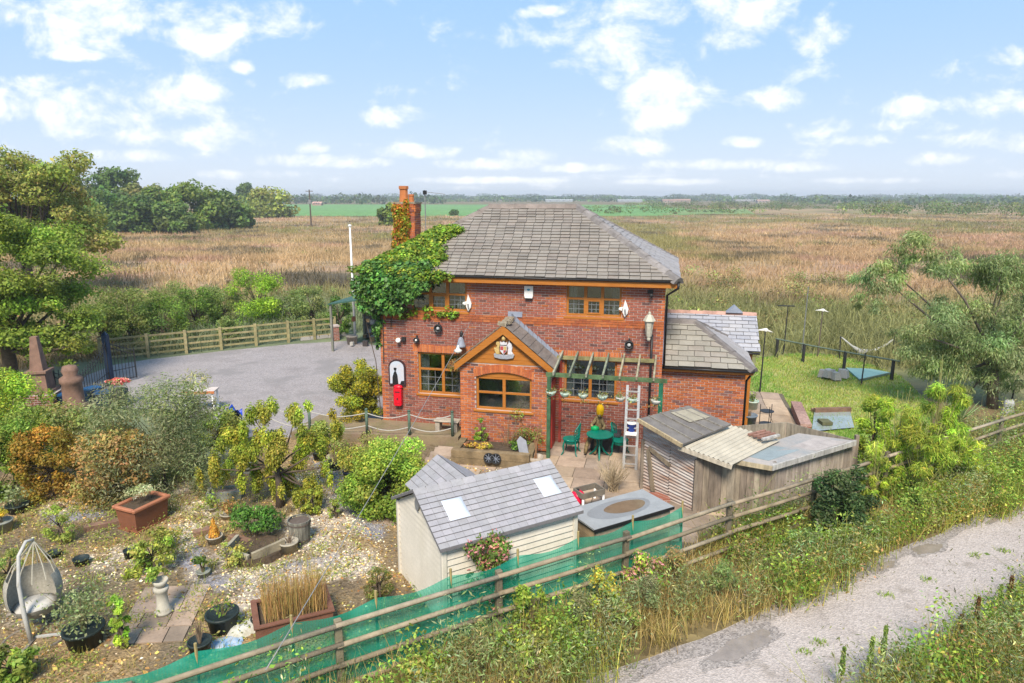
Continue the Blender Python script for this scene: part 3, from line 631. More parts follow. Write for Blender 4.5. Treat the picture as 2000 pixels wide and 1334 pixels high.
# windows -------------------------------------------------------------
def window(x0, x1, z0, z1, y, cols, rows, par=None, arch=0., curtains=True, lead=True, sill=True, label=None, openers=()):
    f = MB(); fr = .065; yb = y + .07
    f.span((x0, y, z0), (x0 + fr, yb, z1)); f.span((x1 - fr, y, z0), (x1, yb, z1)); f.span((x0 + fr, y, z0), (x1 - fr, yb, z0 + fr)); f.span((x0 + fr, y, z1 - fr), (x1 - fr, yb, z1))
    o = f.build('window', OAK, house)
    if label: o['label'] = label
    cw = (x1 - x0 - 2 * fr) / cols
    for i in range(1, cols): MB().span((x0 + fr + i * cw - .045, y - .004, z0 + fr), (x0 + fr + i * cw + .045, yb - .004, z1 - fr)).build('mullion', OAK, o)
    zt = [z0 + fr] + [z0 + fr + (z1 - z0 - 2 * fr) * r for r in rows] + [z1 - fr]
    for i in range(cols):
        xa, xb = x0 + fr + i * cw + (.045 if i else 0), x0 + fr + (i + 1) * cw - (.045 if i < cols - 1 else 0)
        for r in zt[1:-1]: MB().span((xa, y + .004, r - .03), (xb, yb - .008, r + .03)).build('transom', OAK, o)
        for k in range(len(zt) - 1):
            za, zb = zt[k] + (.03 if k else 0), zt[k + 1] - (.03 if k < len(zt) - 2 else 0)
            MB().span((xa, y + .035, za), (xb, y + .041, zb)).build('pane', GLASS, o)
            if i in openers and k == 0:
                e = MB(); w = .04
                for q in (((xa, y - .016, za), (xa + w, y + .03, zb)), ((xb - w, y - .016, za), (xb, y + .03, zb)), ((xa + w, y - .016, za), (xb - w, y + .03, za + w)), ((xa + w, y - .016, zb - w), (xb - w, y + .03, zb))): e.span(*q)
                e.build('sash', OAK, o)
            if lead and k == 0:
                g = MB(); nh = 3
                for q in range(1, nh): g.span((xa + (xb - xa) * q / nh - .006, y + .027, za), (xa + (xb - xa) * q / nh + .006, y + .033, zb))
                for q in range(1, 3): g.span((xa, y + .020, za + (zb - za) * q / 3 - .006), (xb, y + .026, za + (zb - za) * q / 3 + .006))
                g.build('leading', mat('lead_strip', (.20, .21, .22), .5, .1, 5, bump=0), o)
    if curtains:
        for side in (0, 1):
            c = MB(); n = 9; wd = .24; xs = x0 + .05 if side == 0 else x1 - .05 - wd
            pts = [(xs + wd * k / n, y + .17 + .025 * (k % 2)) for k in range(n + 1)]
            P = [(a, b, z) for z in (z0 + .03, z1 - .03) for a, b in pts]
            c.poly(P, [(k, k + 1, k + n + 2, k + n + 1) for k in range(n)]); c.build('curtain', CURT, o)
    if sill: MB().span((x0 - .07, y - .10, z0 - .075), (x1 + .07, y + .03, z0 - .004)).build('sill', OAK, o, bevel=.008)
    return o
window(*UL, .06, 3, (.56,), label='upper window half hidden by the creeper', openers=(1,))
window(*UR, .06, 3, (.56,), label='upper window on the right', openers=(1,))
window(*LL, .06, 2, (.60,), label='ground-floor window beside the red letter box')
window(*LR, .06, 2, (.60,), label='ground-floor window behind the pergola')
# net curtain and things on the inner sill
mm = mat('ornament', attr=True, rough=.5, var=.1, scale=10, bump=0)
ORD = ['first', 'second', 'third', 'fourth', 'fifth', 'sixth', 'seventh', 'eighth']
for w_, n, wl in ((UR, 6, 'right upper window'), (LR, 6, 'window behind the pergola'), (UL, 4, 'creeper-clad upper window')):
    for k in range(n):
        x = w_[0] + .15 + (w_[1] - w_[0] - .3) * (k + .2 + .6 * hr.random()) / n; h = .08 + .14 * hr.random(); c = hr.choice([(.6, .62, .6), (.12, .2, .45), (.5, .3, .2), (.2, .3, .2)])
        o = MB().lathe([(.02, 0), (.045, h * .3), (.03, h * .7), (.04, h)], 8, col=c).mesh('ornament', True)
        o = link('sill_ornament', o, mm, None, HP(x, .19, w_[2] + .066)); tag(o, ORD[k] + ' small ornament from the left on the inner sill of the ' + wl, 'ornament', 'ornaments on the window sills')
# porch ---------------------------------------------------------------
PX0, PX1, PY = 2.92, 5.60, -.95
PW = (3.40, 5.08, 1.20, 2.30); PC = (PW[0] + PW[1]) / 2
def porch_col(x, z):
    if x < PX0 + .27 or x > PX1 - .2: return jit_(.9, 1.08, hr.choice(ORANGE))
    r = hr.random()
    if r < .05: return hr.choice(DARKB)
    if r < .55 or z > 2.2: return tuple(v * .88 for v in hr.choice(ORANGE))
    return tuple(v * 1.15 for v in hr.choice(RED))
def arch_z(x): return 2.20 + .17 * (1 - ((x - PC) / (PW[1] - PW[0]) * 2) ** 2)
steps = [(PW[0] + (PW[1] - PW[0]) * k / 12, PW[0] + (PW[1] - PW[0]) * (k + 1) / 12, 1.2, arch_z(PW[0] + (PW[1] - PW[0]) * (k + .5) / 12)) for k in range(12)]
ring = [(s[0] if k else s[0] - .07, s[1] if k < 11 else s[1] + .07, s[3] - .02, s[3] + .235) for k, s in enumerate(steps)]
pw = brick_wall('porch_wall', PX0, PX1, .05, 2.62, PY, steps, porch_col, .2, skip=ring)
for i in range(26):          # ring of upright bricks
    x = PW[0] - .06 + (PW[1] - PW[0] + .12) * (i + .5) / 26; zb = arch_z(min(max(x, PW[0]), PW[1])); tl = (x - PC) * .16
    w = .031; P = []
    for yy in (PY, PY - .018): P += [(x - w, yy, zb), (x + w, yy, zb), (x + w * 1.1 + tl * .12, yy, zb + .23), (x - w * 1.1 + tl * .12, yy, zb + .23)]
    bricks.append(((HP(x, PY, 2.4) - Vector((0, 0, CAM_H))).length, pw, P, hr.choice(ORANGE)))
MB().span((PX0, PY + .2, .0), (PX0 + .2, -.002, 2.6)).build('porch_left_wall', BRICKPAT, house); MB().span((PX1 - .2, PY + .2, .0), (PX1, -.002, 2.6)).build('porch_right_wall', BRICKPAT, house)
MB().span((PX1 + .004, -.7, .05), (PX1 + .05, -.1, 2.1)).build('porch_door', mat('red_door', (.38, .04, .03), .5, .2, 4, bump=.05), house)
pwi = window(PW[0], PW[1], PW[2], 2.20, PY + .06, 2, (.52,), curtains=False, lead=False, label='porch window under a curved brick arch')
hd = MB(); n = 14; P = []
for yy in (PY + .05, PY + .13):
    P += [(PW[0] + (PW[1] - PW[0]) * k / n, yy, arch_z(PW[0] + (PW[1] - PW[0]) * k / n) + .01) for k in range(n + 1)] + [(PW[1], yy, 2.201), (PW[0], yy, 2.201)]
m_ = n + 3; hd.poly(P, [tuple(range(m_)), tuple(range(m_, 2 * m_))[::-1]] + [(i, (i + 1) % m_, (i + 1) % m_ + m_, i + m_) for i in range(m_)]); hd.build('arch_head', OAK, pwi)
APX, APZ, EZ, OV = (PX0 + PX1) / 2, 3.80, 2.60, .13
# gable cladding: horizontal boards
gb = empty('gable'); gb.parent = house
nb = 8
for k in range(nb):
    z0_ = 2.62 + (APZ - .12 - 2.62) * k / nb; z1_ = 2.62 + (APZ - .12 - 2.62) * (k + 1) / nb - .006
    h0, h1 = [(APZ - .12 - z) / (APZ - EZ) * (PX1 - PX0) / 2 for z in (z0_, z1_)]
    MB().prism([(APX - h0, z0_), (APX + h0, z0_), (APX + h1, z1_), (APX - h1, z1_)], PY - .012, PY + .1).build('cladding_board', OAK, gb)
sl = (APZ - EZ) / ((PX1 - PX0) / 2 + OV); e = (PX1 - PX0) / 2 + OV
for s_ in (-1, 1):
    a, b = (APX, APZ - .02), (APX + s_ * e, EZ - .02)
    MB().prism([a, b, (b[0], b[1] - .2), (APX, APZ - .27)][::1 if s_ < 0 else -1], PY - .16, PY - .125).build('bargeboard', OAK, gb)
    MB().prism([a, b, (b[0], b[1] - .05), (APX, APZ - .07)][::1 if s_ < 0 else -1], PY - .124, -.004).build('porch_roof', mat('roof_deck', (.05, .045, .04), .9), house)
prt = empty('porch_roof_tiles'); prt.parent = house
TILE = mat('concrete_tile', attr=True, rough=.85, var=.3, scale=2.5, bump=.3, stretch=(1, 1, 6))
def slope_tiles(s_, ncol):
    for k in range(6):
        for j in range(ncol):
            t0, t1 = k / 6, (k + 1.08) / 6; y0 = PY - .14 + (.0 - PY + .08) * j / ncol; y1 = PY - .14 + (.0 - PY + .08) * (j + 1) / ncol - .006
            xa, za = APX + s_ * e * t0, APZ - (APZ - EZ) * t0; xb, zb = APX + s_ * e * min(t1, 1.03), APZ - (APZ - EZ) * min(t1, 1.03)
            nx_, nz_ = s_ * sl / math.hypot(1, sl), 1 / math.hypot(1, sl)
            P = [(xa + nx_ * .004, y, za + nz_ * .004) for y in (y0, y1)] + [(xb + nx_ * .012, y, zb + nz_ * .012) for y in (y0, y1)] + [(xa + nx_ * .02, y, za + nz_ * .02) for y in (y0, y1)] + [(xb + nx_ * .04, y, zb + nz_ * .04) for y in (y0, y1)]
            c = jit_(.85, 1.15, ((.19, .165, .15) if s_ > 0 else (.20, .17, .12)))
            MB().poly(P, [(4, 5, 7, 6), (2, 3, 7, 6)[::-1], (0, 2, 6, 4), (1, 5, 7, 3), (0, 1, 3, 2)], c).build('roof_tile', TILE, prt)
slope_tiles(1, 1); slope_tiles(-1, 3)
rb = MB()
for k in range(9): rb.box((APX + hr.uniform(-.03, .03), PY - .1 + k * .12, APZ + .02 + hr.uniform(-.015, .02)), (.2 + hr.uniform(0, .08), .13, .10), (.34, .29, .22), Matrix.Rotation(hr.uniform(-.3, .3), 3, 'Y'))
rb.build('ridge_mortar', mat('lichen_mortar', (.38, .33, .25), .95, .5, 14, col2=(.18, .14, .09), bump=.8), house)
fl = MB()
for k in range(11):          # stepped lead flashing up the wall
    t0, t1 = k / 11, (k + 1) / 11; xa, xb = APX + e * t0, APX + e * t1; za, zb = APZ - (APZ - EZ) * t0, APZ - (APZ - EZ) * t1
    fl.prism([(xa, za + .03), (xb, zb + .03), (xb, zb + .16), (xa + .02, za + .17)][::-1], -.05, -.034)
fl.span((APX - .1, -.05, APZ + .06), (APX + .34, -.02, APZ + .22)); fl.build('lead_flashing', LEAD, house)
# roofs ---------------------------------------------------------------
slates = []
def slope(owner, A, B, C, D, expo, wid, pal, jag=.012, thick=.011, gap=.014):
    """slates over the quad A-B (eaves, left to right) and D-C (top, left to right)"""
    A, B, C, D = map(Vector, (A, B, C, D)); L_ = ((D + C) / 2 - (A + B) / 2).length; n = max(1, round(L_ / expo)); nrm = (B - A).cross(D - A).normalized()
    for k in range(n):
        t0, t1 = k / n, min((k + 1.12) / n, 1.0)
        a0, b0 = A.lerp(D, t0), B.lerp(C, t0); a1, b1 = A.lerp(D, t1), B.lerp(C, t1); ux = (B - A).normalized()
        o0, o1 = 0., (b0 - a0).length; off1 = (a1 - a0).dot(ux); end1 = off1 + (b1 - a1).length; rise = (a1 - a0) - ux * off1
        x = -(wid / 2 if k % 2 else 0) + hr.uniform(-.03, .03)
        while x < o1:
            xa, xb = x + gap / 2, x + wid - gap / 2; xa0, xb0 = max(xa, 0), min(xb, o1); xa1, xb1 = max(xa, off1), min(xb, end1); x += wid
            if xb0 - xa0 < .03: continue
            if xb1 <= xa1: xa1 = xb1 = min(max((xa0 + xb0) / 2, off1), end1)
            j = hr.uniform(-jag, jag); tk = thick * hr.uniform(.8, 1.4)
            up = rise.normalized() * j if abs(j) > 1e-6 else rise.normalized() * 1e-5
            p0, p1 = a0 + ux * xa0 - up, a0 + ux * xb0 - up; p2, p3 = a0 + rise + ux * xb1, a0 + rise + ux * xa1
            P = [p0 + nrm * (tk * 2.6), p1 + nrm * (tk * 2.6 + hr.uniform(-.002, .003)), p2 + nrm * .003, p3 + nrm * .003, p0 - nrm * .02 + rise.normalized() * .02, p1 - nrm * .02 + rise.normalized() * .02]
            c = hr.choice(pal); q = hr.uniform(.92, 1.08); c = tuple(v * q for v in c)
            d = (HP(*((p0 + p2) / 2)) - Vector((0, 0, CAM_H))).length
            slates.append((d, owner, P, c))
OVR = .36; EV = 5.10; RZ = 7.06; X0, X1, Y0, Y1 = -OVR, HW + OVR, -OVR, HD + OVR; YM = (Y0 + Y1) / 2; RX0, RX1 = 2.78, 5.80
def deck(name, P, F, par=house): return MB().poly(P, F).build(name, mat('roof_deck'), par)
rf = deck('roof', [(X0, Y0, EV - .02), (X1, Y0, EV - .02), (X1, Y1, EV - .02), (X0, Y1, EV - .02), (RX0, YM, RZ - .02), (RX1, YM, RZ - .02)], [(0, 1, 5, 4), (1, 2, 5), (2, 3, 4, 5), (3, 0, 4), (0, 3, 2, 1)])
PALM = [(.205, .182, .156), (.22, .194, .166), (.195, .173, .15), (.23, .2, .17), (.205, .176, .152)]
slope(rf, (X0, Y0 - .03, EV), (X1, Y0 - .03, EV), (RX1, YM, RZ), (RX0, YM, RZ), .175, .30, PALM)
slope(rf, (X1 + .03, Y0, EV), (X1 + .03, Y1, EV), (RX1, YM, RZ), (RX1, YM, RZ), .185, .31, [(.29, .27, .27), (.26, .245, .25)])
slope(rf, (X0 - .03, Y1, EV), (X0 - .03, Y0, EV), (RX0, YM, RZ), (RX0, YM, RZ), .185, .31, PALM)
slope(rf, (X1, Y1 + .03, EV), (X0, Y1 + .03, EV), (RX0, YM, RZ), (RX1, YM, RZ), .37, .62, PALM)
RIDGE = mat('ridge_tile', attr=True, rough=.85, var=.35, scale=3, bump=.4)
def ridge_run(owner, a, b, n, w, nm, col, h=.05):
    a, b = Vector(a), Vector(b)
    for k in range(n):
        p, q = a.lerp(b, k / n), a.lerp(b, (k + 1) / n); d = (q - p); q = q + d * .06; d.normalize(); y = Vector((0, 0, 1)).cross(d).normalized(); z = d.cross(y)
        P = []
        for c_, lift in ((p, .03), (q, .012)):
            P += [c_ + y * w - z * (w * .55 - lift), c_ + y * w * .45 + z * (h * .6 + lift), c_ + z * (h + lift), c_ - y * w * .45 + z * (h * .6 + lift), c_ - y * w - z * (w * .55 - lift)]
        cc = jit_(.85, 1.12, col)
        MB().poly(P, [(i, i + 1, i + 6, i + 5) for i in range(4)] + [(0, 1, 2, 3, 4)[::-1], (5, 6, 7, 8, 9), (0, 5, 9, 4)], cc).build(nm, RIDGE, owner)
ridge_run(rf, (RX0, YM, RZ), (RX1, YM, RZ), 7, .17, 'ridge_tile', (.21, .175, .155), .07)
ridge_run(rf, (X1, Y0, EV), (RX1, YM, RZ), 11, .2, 'hip_tile', (.215, .195, .185), .075); ridge_run(rf, (X0, Y0, EV), (RX0, YM, RZ), 11, .17, 'hip_tile', (.2, .17, .15))
ridge_run(rf, (X1, Y1, EV), (RX1, YM, RZ), 12, .1, 'hip_tile', (.2, .18, .17)); ridge_run(rf, (X0, Y1, EV), (RX0, YM, RZ), 12, .12, 'hip_tile', (.2, .17, .15))
fa = MB(); fa.span((X0 + .02, Y0 + .03, EV - .21), (X1 - .02, Y0 + .055, EV - .025)); fa.span((X1 - .045, Y0 + .056, EV - .16), (X1 - .02, Y1 - .05, EV - .025)); fa.span((X0 + .02, Y0 + .056, EV - .16), (X0 + .045, Y1 - .05, EV - .025))
fa.build('fascia', OAK, house)
MB().span((X0 + .03, Y0 + .06, EV - .20), (X1 - .05, -.001, EV - .175)).build('soffit', OAK, house)
def gutter(a, b, nm='gutter'): MB().tube([a, b], .032, 8).build(nm, BLACK, house, True)
gutter((X0, Y0 - .0, EV - .03), (X1, Y0 - .0, EV - .03)); gutter((X1 + .0, Y0, EV - .03), (X1 + .0, Y1, EV - .03))
MB().tube([(X1 - .02, Y0, EV - .08), (X1 - .02, Y0, EV - .2), (HW + .05, -.04, EV - .45), (HW + .05, -.04, 2.6)], .035, 8).build('downpipe', BLACK, house, True)
MB().tube([(HW - .32, -.05, 3.5), (HW - .32, -.05, 2.5), (HW - .32, -.05, .05)], .035, 8).build('downpipe', BLACK, house, True)
# front extension
EX, EY, EE, ER = 11.09, .3, 2.57, 3.60
def ext_col(x, z):
    r = hr.random()
    if r < .07: return tuple(v * 1.5 for v in hr.choice(DARKB))
    if r < .3: return tuple(v * 1.2 for v in hr.choice(RED))
    if x > EX - .15: return hr.choice(ORANGE)
    return jit_(.72, .95, hr.choice(ORANGE))
brick_wall('extension_wall', HW + .002, EX, 0, EE - .14, EY, [], ext_col)
MB().span((EX - .26, EY + .262, 0), (EX, 3.6, EE - .14)).build('extension_end_wall', BRICKPAT, house)
ex0, ex1, ey0, ey1, exr = HW + .01, EX + .22, EY - .22, 3.7, 9.68; eym = (ey0 + ey1) / 2
er = deck('extension_roof', [(ex0, ey0, EE - .02), (ex1, ey0, EE - .02), (ex1, ey1, EE - .02), (ex0, ey1, EE - .02), (ex0, eym, ER - .02), (exr, eym, ER - .02)], [(0, 1, 5, 4), (1, 2, 5), (2, 3, 4, 5), (3, 0, 4), (0, 3, 2, 1)])
PALE = [(.235, .215, .18), (.26, .24, .2), (.215, .2, .165), (.25, .22, .185)]
slope(er, (ex0, ey0 - .02, EE), (ex1, ey0 - .02, EE), (exr, eym, ER), (ex0, eym, ER), .24, .46, PALE)
slope(er, (ex1 + .02, ey0, EE), (ex1 + .02, ey1, EE), (exr, eym, ER), (exr, eym, ER), .24, .46, [(.3, .28, .28)])
ridge_run(er, (ex0, eym, ER), (exr, eym, ER), 2, .16, 'ridge_tile', (.17, .15, .14)); ridge_run(er, (ex1, ey0, EE), (exr, eym, ER), 3, .16, 'hip_tile', (.16, .145, .14)); ridge_run(er, (ex1, ey1, EE), (exr, eym, ER), 4, .08, 'hip_tile', (.17, .15, .14))
MB().span((ex0, ey0 + .03, EE - .16), (ex1 - .02, ey0 + .055, EE - .025)).build('fascia', OAK, house); MB().span((ex1 - .045, ey0 + .056, EE - .16), (ex1 - .02, ey1, EE - .025)).build('fascia', OAK, house)
MB().span((ex0, ey0 + .056, EE - .15), (ex1 - .05, EY - .002, EE - .13)).build('soffit', OAK, house)
gutter((ex0, ey0 - .02, EE - .055), (ex1, ey0 - .02, EE - .055))
MB().tube([(ex1 - .05, ey0 + .1, EE - .1), (EX + .05, EY + .1, EE - .4), (EX + .05, EY + .1, 0)], .034, 8).build('downpipe', BLACK, house, True)
MB().beam((HW + .03, ey0 - .01, EE + .03), (HW + .03, eym, ER + .03), .06, .05).build('lead_flashing', LEAD, house)
# rear extension
rx1, ry0, ry1, re_, rr_ = 11.72, 2.45, 5.75, 2.60, 3.52; rym = (ry0 + ry1) / 2
rx = deck('rear_extension_roof', [(HW, ry0, re_ - .02), (rx1, ry0, re_ - .02), (rx1, rym, rr_ - .02), (HW, rym, rr_ - .02), (rx1, ry1, re_ - .02), (HW, ry1, re_ - .02)], [(0, 1, 2, 3), (3, 2, 4, 5), (1, 4, 2)])
slope(rx, (HW, ry0 - .02, re_), (rx1 + .02, ry0 - .02, re_), (rx1 + .02, rym, rr_), (HW, rym, rr_), .2, .42, [(.33, .335, .37), (.30, .305, .345), (.36, .36, .39)], jag=.004)
slope(rx, (rx1, ry1, re_), (HW, ry1, re_), (HW, rym, rr_), (rx1, rym, rr_), .4, .8, [(.3, .3, .33)])
ridge_run(rx, (HW, rym, rr_), (rx1, rym, rr_), 7, .1, 'ridge_tile', (.42, .25, .2))
MB().span((EX - .2, ry0 + .25, 0), (rx1 - .18, ry1 - .25, re_ - .12)).build('rear_extension_wall', BRICKPAT, house)
MB().span((EX + .16, ry0 + .2, 0), (EX + .44, ry0 + .246, re_ - .1)).build('corner_board', OAK, house)
gutter((EX, ry0 - .02, re_ - .06), (rx1, ry0 - .02, re_ - .06))
MB().prism([(10.75, rr_ + .05), (11.3, rr_ + .05), (11.02, rr_ + .3)], rym - .15, rym + .15).build('roof_vent', LEAD, house)
# chimney
CHX0, CHX1, CHY0, CHY1 = -.62, .14, 2.95, 3.55
ch = MB().span((CHX0, CHY0, 0), (CHX1, CHY1, 7.14)).build('chimney', MORTAR, house)
k = 0; z = 5.0
while z < 7.13:
    x = CHX0 - (.11 if k % 2 else 0); ex_ = .03 if z > 6.85 else 0
    while x < CHX1: put_brick(ch, max(x, CHX0), min(x + .215, CHX1), z, z + .065, CHY0, hr.choice(ORANGE if hr.random() < .6 else RED), .012 + ex_); x += .225
    y = CHY0 - (.11 if k % 2 else 0)
    while y < CHY1:
        c = hr.choice(ORANGE if hr.random() < .6 else RED); a, b = max(y, CHY0), min(y + .215, CHY1); pr = .012 + ex_
        P = [(CHX1, a, z), (CHX1, b, z), (CHX1, b, z + .065), (CHX1, a, z + .065), (CHX1 + pr, a, z), (CHX1 + pr, b, z), (CHX1 + pr, b, z + .065), (CHX1 + pr, a, z + .065)]
        bricks.append((40, ch, P, c)); y += .225
    z += .075; k += 1
MB().span((CHX0 - .05, CHY0 - .05, 7.14), (CHX1 + .05, CHY1 + .05, 7.2)).build('chimney_cap', mat('lichen_mortar'), ch)
POT = mat('terracotta', (.48, .17, .06), .85, .3, 6, bump=.2)
MB().lathe([(.17, 7.2), (.15, 7.5), (.15, 7.62), (.18, 7.64), (.18, 7.74), (.13, 7.745)], 8, (CHX0 + .28, 3.25, 0)).build('chimney_pot', POT, ch)
MB().lathe([(.10, 7.2), (.09, 7.38), (.105, 7.4), (.105, 7.46), (.08, 7.465)], 8, (CHX1 - .24, 3.35, 0)).build('chimney_pot', POT, ch)
STEEL = mat('dull_steel', (.32, .32, .32), .5, .3, 12, metal=.6, bump=0)
tv = empty('aerial_mast', HP(CHX1 + .28, 3.3, 5.1), -HA, 'thin grey aerial mast rising beside the chimney', 'aerial')
MB().tube([(0, 0, 0), (0, 0, 2.5)], .02, 6).build('mast', STEEL, tv); MB().box((0, 0, 2.42), (.12, .08, .14)).build('head', BLACK, tv); MB().beam((-.05, 0, 2.45), (.7, .1, 2.36), .02, .02).build('boom', STEEL, tv); MB().box((.02, 0, .75), (.1, .1, .2)).build('bracket', BLACK, tv)
# hand the bricks and slates over: the 300 nearest of each as pieces, the rest as one part per wall
def hand_over(items, faces, name, m, many):
    items.sort(key=lambda t: t[0]); rest = {}
    for i, (d, w, P, c) in enumerate(items):
        if i < 300: MB().poly(P, faces, c).build(name, m, w)
        else: rest.setdefault(w.name, (w, MB()))[1].poly(P, faces, c)
    for w, mb in rest.values(): mb.build(many, m, w)['kind'] = 'stuff'
hand_over(bricks, [(4, 5, 6, 7), (3, 7, 6, 2), (0, 1, 5, 4), (0, 4, 7, 3), (1, 2, 6, 5)], 'brick', BRICK, 'bricks')
hand_over(slates, [(0, 1, 2, 3), (4, 5, 1, 0), (3, 4, 0), (1, 5, 2)], 'slate', SLATE, 'slates')
# ------------------------------------------------------------------ sheds, fences and the things in the garden
er_ = random.Random(21)
WOODP = mat('weathered_rail', attr=True, rough=.9, var=.35, scale=3, bump=.4, stain=(.5, (4, 4, 4), (.10, .10, .06)))
RAILC = [(.30, .24, .16), (.27, .21, .14), (.33, .27, .19), (.24, .19, .13)]
def jcol(pal, a=.88, b=1.12): q = er_.uniform(a, b); return tuple(v * q for v in er_.choice(pal))
def half_rail(mb, a, b, r, col): mb.beam(a, b, r * .75, r * 1.9, col)
# roadside fence: posts, rails and a green windbreak net
fence = empty('roadside_fence', FP(-10, 0), 0, 'weathered post and rail fence between the garden and the gravel track', 'fence')
fo = FP(-10, 0)
def FL(s, t, z): return FP(s, t, z) - fo
sp_ = 2.72
posts = [-12.62 + sp_ * k for k in range(0, 13)]
def fence_dip(s): return .02 * math.sin(s * 1.3) + .02 * math.sin(s * .7)
for s in posts: MB().box(FL(s, 0, .62), (.11, .09, 1.32), jcol([(.16, .13, .09), (.2, .17, .11)]), Matrix.Rotation(math.atan2(FD.y, FD.x), 3, 'Z')).build('post', WOODP, fence, bevel=.01)
for k in range(len(posts) - 1):
    if posts[k] > 15: break
    for z in (1.2, .88, .54, .2):
        a, b = FL(posts[k] - .05, .07, z + fence_dip(posts[k]) + er_.uniform(-.02, .02)), FL(posts[k + 1] + .05, .07, z + fence_dip(posts[k + 1]) + er_.uniform(-.02, .02))
        mb = MB(); m_ = (a + b) / 2 + Vector((0, 0, er_.uniform(-.015, .01)))
        c = jcol([(.32, .26, .18), (.29, .23, .16), (.35, .29, .21)] if z > 1 else RAILC); mb.tube([a, m_, b], .042, 6, c); mb.build('rail', WOODP, fence, True)
def net_mat():
    m = bpy.data.materials.new('green_net'); m.use_nodes = True; t = m.node_tree; N, L = t.nodes, t.links
    b = N['Principled BSDF']; b.inputs['Roughness'].default_value = .6
    g = N.new('ShaderNodeNewGeometry'); n = N.new('ShaderNodeTexNoise'); n.inputs['Scale'].default_value = 2.2; n.inputs['Detail'].default_value = 5; L.new(g.outputs['Position'], n.inputs['Vector'])
    c = N.new('ShaderNodeMix'); c.data_type = 'RGBA'; r = N.new('ShaderNodeMapRange'); r.inputs[1].default_value = .35; r.inputs[2].default_value = .65; L.new(n.outputs['Fac'], r.inputs[0]); L.new(r.outputs[0], c.inputs[0])
    c.inputs[6].default_value = (.0, .23, .15, 1); c.inputs[7].default_value = (.02, .36, .25, 1); L.new(c.outputs[2], b.inputs['Base Color'])
    tr = N.new('ShaderNodeBsdfTransparent'); tr.inputs[0].default_value = (.55, 1, .85, 1); mx_ = N.new('ShaderNodeMixShader'); wv = N.new('ShaderNodeTexWave'); wv.inputs['Scale'].default_value = 9; wv.inputs['Distortion'].default_value = 1.2; L.new(g.outputs['Position'], wv.inputs['Vector']); n2_ = N.new('ShaderNodeTexNoise'); n2_.inputs['Scale'].default_value = 1.1; n2_.inputs['Detail'].default_value = 4; L.new(g.outputs['Position'], n2_.inputs['Vector']); ws_ = N.new('ShaderNodeMath'); ws_.operation = 'MULTIPLY_ADD'; ws_.inputs[1].default_value = .10; L.new(wv.outputs['Fac'], ws_.inputs[0]); wr = N.new('ShaderNodeMapRange'); wr.inputs[1].default_value = .35; wr.inputs[2].default_value = .7; wr.inputs[3].default_value = .16; wr.inputs[4].default_value = .6; L.new(n2_.outputs['Fac'], wr.inputs[0]); L.new(wr.outputs[0], ws_.inputs[2]); L.new(ws_.outputs[0], mx_.inputs[0])
    L.new(b.outputs[0], mx_.inputs[1]); L.new(tr.outputs[0], mx_.inputs[2]); L.new(mx_.outputs[0], N['Material Output'].inputs[0]); return m
NETM = net_mat()
net = empty('windbreak_net', FP(-10, -.07), 0, 'translucent green windbreak net strung along the garden side of the fence', 'net')
no = FP(-10, -.07); s0, s1 = -11.6, -.25
stakes = [s0 + (s1 - s0) * k / 9 for k in range(10)]
for k in range(9):
    n = 8; P = []
    for i in range(n + 1):
        s = stakes[k] + (stakes[k + 1] - stakes[k]) * i / n; sag = .07 * math.sin(math.pi * i / n)
        for j, z in enumerate((.06, .5, .95, 1.38 - sag)): P.append(FP(s, -.07 + .025 * math.sin(s * 5 + j * 2), z) - no)
    MB().poly(P, [(i * 4 + j, i * 4 + 4 + j, i * 4 + 5 + j, i * 4 + 1 + j) for i in range(n) for j in range(3)]).build('net_panel', NETM, net, True)
for s in stakes: MB().tube([FP(s, -.1, 0) - no, FP(s, -.1, 1.5) - no], .022, 6).build('stake', mat('cane', (.36, .28, .12), .8, .3, 8), net)
# the newer paddock fence at the far side of the yard
yf0 = G(222, 690); yfd = (G(568, 668) - G(290, 698)); yfd.z = 0; yfd.normalize(); yfb = G(290, 698)
yfence = empty('yard_fence', yfb, 0, 'olive timber post and rail fence along the far side of the gravel yard', 'fence')
OLIVE = [(.34, .29, .14), (.30, .26, .12), (.37, .31, .16)]
ps = [-3.3, 0, 1.62, 3.25, 4.9, 6.5, 8.1, 9.7]
ps = [-2.6 + 1.62 * k for k in range(8)]
ps = [-1.9, 0, 1.63, 3.2, 4.85, 6.45, 7.8, 8.9]
for s in ps: MB().box(yfd * s + Vector((0, 0, .56)), (.12, .12, 1.14), jcol(OLIVE), Matrix.Rotation(math.atan2(yfd.y, yfd.x), 3, 'Z')).build('post', WOODP, yfence)
nrm = Vector((yfd.y, -yfd.x, 0)) * .0 + Vector((-yfd.y, yfd.x, 0)) * .08
for a, b in zip(ps, ps[1:]):
    for z in (1.02, .74, .46, .18): MB().beam(yfd * (a - .05) + nrm + Vector((0, 0, z)), yfd * (b + .05) + nrm + Vector((0, 0, z)), .035, .085, jcol(OLIVE)).build('rail', WOODP, yfence)
# low stone edging under it
for k in range(5):
    p = G(596 + k * 18, 664 - k * 2); o = MB().box((0, 0, .09), (.5, .25, .18), (.33, .31, .29), taper=.85).build('edging_stone', STONE_A); o.location = p; o.rotation_euler.z = .5 + .1 * k
    tag(o, ORD[4 - k] + ' low grey edging stone counted from the brick pillar by the yard fence', 'stone', 'edging stones of the yard')
